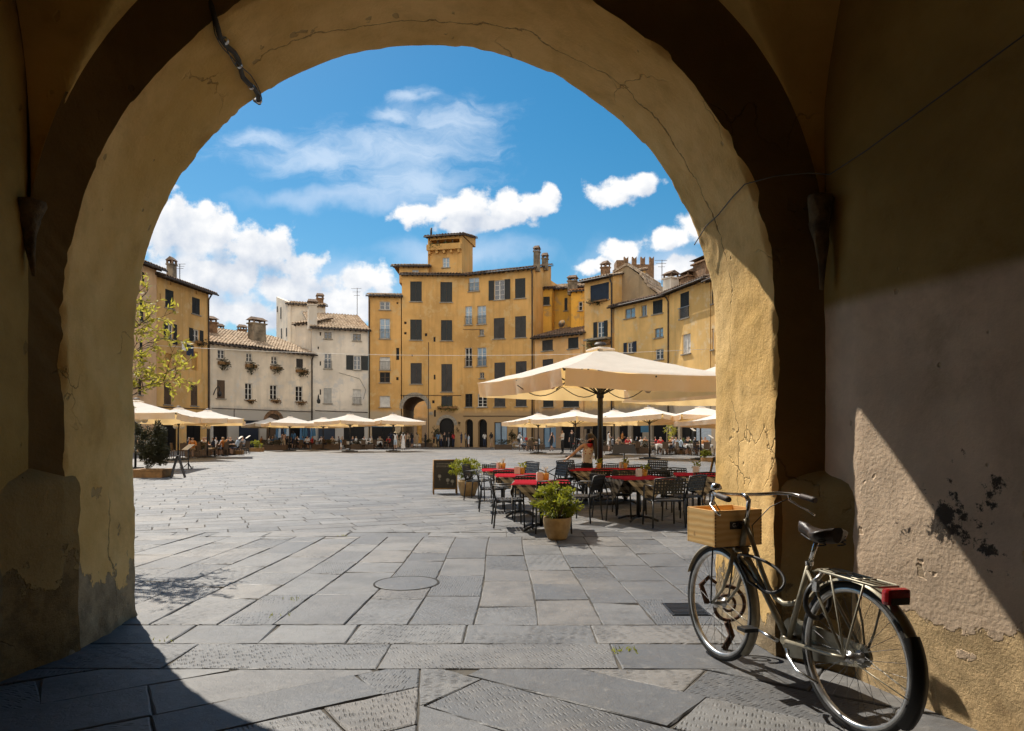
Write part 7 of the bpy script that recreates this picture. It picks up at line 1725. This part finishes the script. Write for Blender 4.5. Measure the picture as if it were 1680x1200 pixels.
for k, (px, py, f, top, bot, lab) in enumerate(((676, 735.2, 60, 'cloth_black', 'cloth_navy', 'dark figure at the left side of the passage mouth'), (719, 735, 100, 'cloth_blue', 'cloth_black', 'person in blue beside the potted shrub at the passage foot'), (729.5, 735.2, 250, 'cloth_black', 'cloth_black', 'person all in black before the arched door'), (757, 734.8, 190, 'cloth_navy', 'cloth_navy', 'navy dressed person right of the tall potted shrub'), (764, 734.6, 0, 'cloth_grey', 'cloth_black', 'grey dressed person beside the child in pale blue'), (795, 734.5, 120, 'cloth_white', 'cloth_navy', 'person in a white top by the second small arched door'), (806, 734.6, 60, 'cloth_black', 'cloth_tan', 'person in black top and tan trousers right of the small arches'), (641, 735.6, 80, 'cloth_navy', 'cloth_black', 'dark dressed person left of the straw hat woman'), (669, 735.4, 260, 'cloth_tan', 'cloth_black', 'person with tan top just right of the long white dress'))):
    person(lab, at_feet(px, py), f, 'arms' if k % 2 else 'stand', 1.64 + .035 * (k % 4), top, bot, style='trousers' if k % 3 else 'shorts', long_hair=k % 2 == 0)
shrub_far(751, 734, 3.0, .8, 'tall dark potted shrub right of the arched door', 'leaf_dark', 700, 2)
shrub_far(801, 734, 2.4, .55, 'dark potted shrub right of the small arched doors', 'leaf_dark', 500, 3)
shrub_far(1103, 741, 2.6, .55, 'spindly pale leaved potted tree before the right shop doors', 'leaf_olive', 420, 4)
shrub_far(658, 734.5, 2.0, .6, 'dark potted shrub left of the passage', 'leaf_dark', 500, 6)
# menu stands with tilted pale boards
def menu_stand(px, py, zt, label, rz, tilt=1.0, board='paper', scroll=False):
    Y = gy(py); t_ = thing('menu_stand', label, 'menu stand', (gx(px, Y), Y, 0), R(rz)); mb = MB(); mb.tube([(0, 0, 0), (0, 0, zt)], .022, 7); mb.build('post', M['dark_metal'], t_)
    mb = MB(); mb.hexa([(-.25, -.16, zt - .10), (.25, -.16, zt - .10), (.25, -.14, zt - .10), (-.25, -.14, zt - .10), (-.25, .13, zt + .12), (.25, .13, zt + .12), (.25, .15, zt + .12), (-.25, .15, zt + .12)]); mb.build('board', M[board], t_)
    mb = MB()
    for k in range(3):
        a = k * 2.094; mb.tube([(0, 0, .25), (.12 * math.cos(a), .12 * math.sin(a), .12), (.26 * math.cos(a), .26 * math.sin(a), .02)] + ([(.31 * math.cos(a), .31 * math.sin(a), .06), (.28 * math.cos(a), .28 * math.sin(a), .1)] if scroll else []), .015, 6)
    mb.build('foot', M['dark_metal'], t_)
menu_stand(309, 770, .88, 'scrolled iron menu stand with a pale tilted board by the left cafe', -40, scroll=True)
menu_stand(394, 744, 1.15, 'tilted pale menu board at the right end of the left cafe', -50); menu_stand(407, 743, 1.2, 'second tilted pale menu board, nearest the small planter', -55)
menu_stand(1137, 744, 1.75, 'tall menu stand with a pale tilted board before the white clothed tables', 50); menu_stand(1166, 748, 1.25, 'menu stand with pale board cut by the right pillar', 60)
# A-board behind the left planter, lamps on the left parasols
mb = MB(); q = at_feet(292, 784); t_ = thing('folding_sign', 'dark folding board beside the tall dark shrub', 'sign', q, R(-72)); 
for s_ in (1, -1): mb = MB(); mb.hexa([(-.2, s_ * .22, 0), (.2, s_ * .22, 0), (.2, s_ * .2, 0), (-.2, s_ * .2, 0), (-.2, s_ * .025, .72), (.2, s_ * .025, .72), (.2, 0, .72), (-.2, 0, .72)]); mb.build('board', M['slate'], t_)
for k, (px, py, Y, lab) in enumerate(((227, 689, 26, 'round pale lamp globe left under the nearest left parasol'), (237, 689, 26.4, 'round pale lamp globe right under the nearest left parasol'), (288, 700, 36.6, 'left pale lamp globe on the second left parasol'), (299.5, 700, 36.6, 'right pale lamp globe on the second left parasol'), (334.5, 701, 41, 'left pale lamp globe on the third left parasol'), (342.5, 701, 41, 'right pale lamp globe on the third left parasol'))):
    mb = MB(); q = pt(px, py, Y); mb.ball((0, 0, 0), .13, 12); mb.tube([(0, 0, .1), (.0, 0, .34)], .015, 5); o = mb.build('lamp_globe', M['bulb']); o.location = q; tag(o, lab, 'lamp', 'lamp globes under the left parasols')
# bicycles across the square
DB = make_bike('black bicycle parked beyond the menu stand, wheels towards us', 'black', detail=False); place(DB, at_feet(1079, 745), R(128))
B2 = copy_tree(DB); place(B2, at_feet(943, 743.5), R(60), 'parked bicycle beside the man in black'); B3 = copy_tree(DB); place(B3, at_feet(953, 742.5), R(40), 'parked bicycle at the right of the man in black')
B4 = make_bike('pale bicycle ridden across the square with a red bag in front', 'alu', detail=False); lc = Vector(at_feet(846, 737.6)); place(B4, lc, R(-8))
person('cyclist in a white shirt riding across the square', B4.matrix_basis @ Vector((.20, 0, 0)), -8, 'ride', 1.68, 'cloth_white', 'cloth_black', style='shorts', long_hair=True)
mb = MB(); mb.box((0, 0, 0), (.24, .32, .26)); o = mb.build('bag', M['cloth_red'], bevel=.05); o.location = B4.matrix_basis @ Vector((1.0, 0, .98)); tag(o, 'red bag on the front of the ridden bicycle', 'bag')
mb = MB(); mb.box((0, 0, 0), (.5, .36, .03)); o = mb.build('tray', M['paper'], bevel=.01); o.location = B4.matrix_basis @ Vector((1.42, 0, 1.08)); o.rotation_euler = (0, R(-10), 0); tag(o, 'white tray board beyond the red bag', 'tray')
mb = MB(); q = at_feet(571, 740); mb.ball((0, 0, .14), .09, 10, 0, (1.6, .8, .8)); mb.tube([(.1, 0, .18), (.16, 0, .26), (.2, 0, .26)], [.04, .035, .015], 6); mb.tube([(0, .02, .1), (0, .02, 0)], .012, 5); mb.tube([(-.1, 0, .15), (-.25, 0, .12)], [.05, .02], 6); o = mb.build('pigeon', M['cloth_grey']); o.location = q; tag(o, 'grey pigeon walking on the paving near the boy', 'pigeon')
# fan and blue boards by the right shops
t_ = thing('standing_fan', 'round standing fan before the right hand shop door', 'fan', at_feet(1131, 740)); mb = MB(); mb.tube([(0, 0, 0), (0, 0, 1.9)], .03, 7); mb.lathe([(.001, .04), (.3, 0)], 14); mb.build('stand', M['dark_metal'], t_)
mb = MB()
for r_ in (.12, .24, .36, .45): mb.tube([(r_ * math.cos(k * .2618), 0, 2.1 + r_ * math.sin(k * .2618)) for k in range(24)], .012, 4, closed=True)
for k in range(20): mb.tube([(.05 * math.cos(k * .314), 0, 2.1 + .05 * math.sin(k * .314)), (.45 * math.cos(k * .314), 0, 2.1 + .45 * math.sin(k * .314))], .008, 4)
mb.build('cage', M['alu'], t_); mb = MB()
for k in range(5): mb.ball((.2 * math.cos(k * 1.257), .05, 2.1 + .2 * math.sin(k * 1.257)), .16, 8, 0, (1, .1, 1))
mb.build('blades', M['cloth_tan'], t_)
q = pt(1155, 711, 51.0); mb = MB(); mb.box((0, 0, 0), (.72 * 1.5, .06, 1.1)); o = mb.build('notice_board', M['cloth_paleblue'], bevel=.01); o.location = q; tag(o, 'pale blue notice board on the wall by the right pillar', 'notice board')
q = pt(1058, 700, 58.3); mb = MB(); mb.box((0, 0, 0), (.7, .08, 1.0)); o = mb.build('menu_case', M['canvas_blue'], bevel=.01); o.location = q; tag(o, 'small blue menu case on the sandy house wall', 'menu case')
q = pt(965, 700, 66.0); mb = MB(); mb.box((0, 0, 0), (.8, .06, .5)); o = mb.build('wall_plate', M['slate']); o.location = q; tag(o, 'dark plate on the wall behind the parasol pole', 'plaque')
# clothes racks of the blue shop by the low white house
for k, (px, Y, w_, lab) in enumerate(((450, 68, 3.0, 'left rail of blue garments before the low white house'), (506, 70, 1.8, 'rounded display of blue garments left of the downpipe'))):
    t_ = thing('garment_rack', lab, 'clothes rack', (gx(px, Y), Y, 0)); mb = MB(); mb.tube([(-w_ / 2, 0, 0), (-w_ / 2, 0, 2.3), (w_ / 2, 0, 2.3), (w_ / 2, 0, 0)], .03, 6); mb.build('frame', M['dark_metal'], t_); rr = random.Random(k)
    x_ = -w_ / 2 + .15
    while x_ < w_ / 2 - .1:
        z0 = rr.uniform(.7, 1.3); mb = MB(); mb.hexa([(x_ - .13, -.12, z0), (x_ + .13, -.12, z0), (x_ + .13, .12, z0), (x_ - .13, .12, z0), (x_ - .08, -.05, 2.2), (x_ + .08, -.05, 2.2), (x_ + .08, .05, 2.2), (x_ - .08, .05, 2.2)]); mb.build('garment', M[rr.choice(['cloth_blue', 'cloth_navy', 'cloth_paleblue', 'canvas_blue'])], t_); x_ += .27
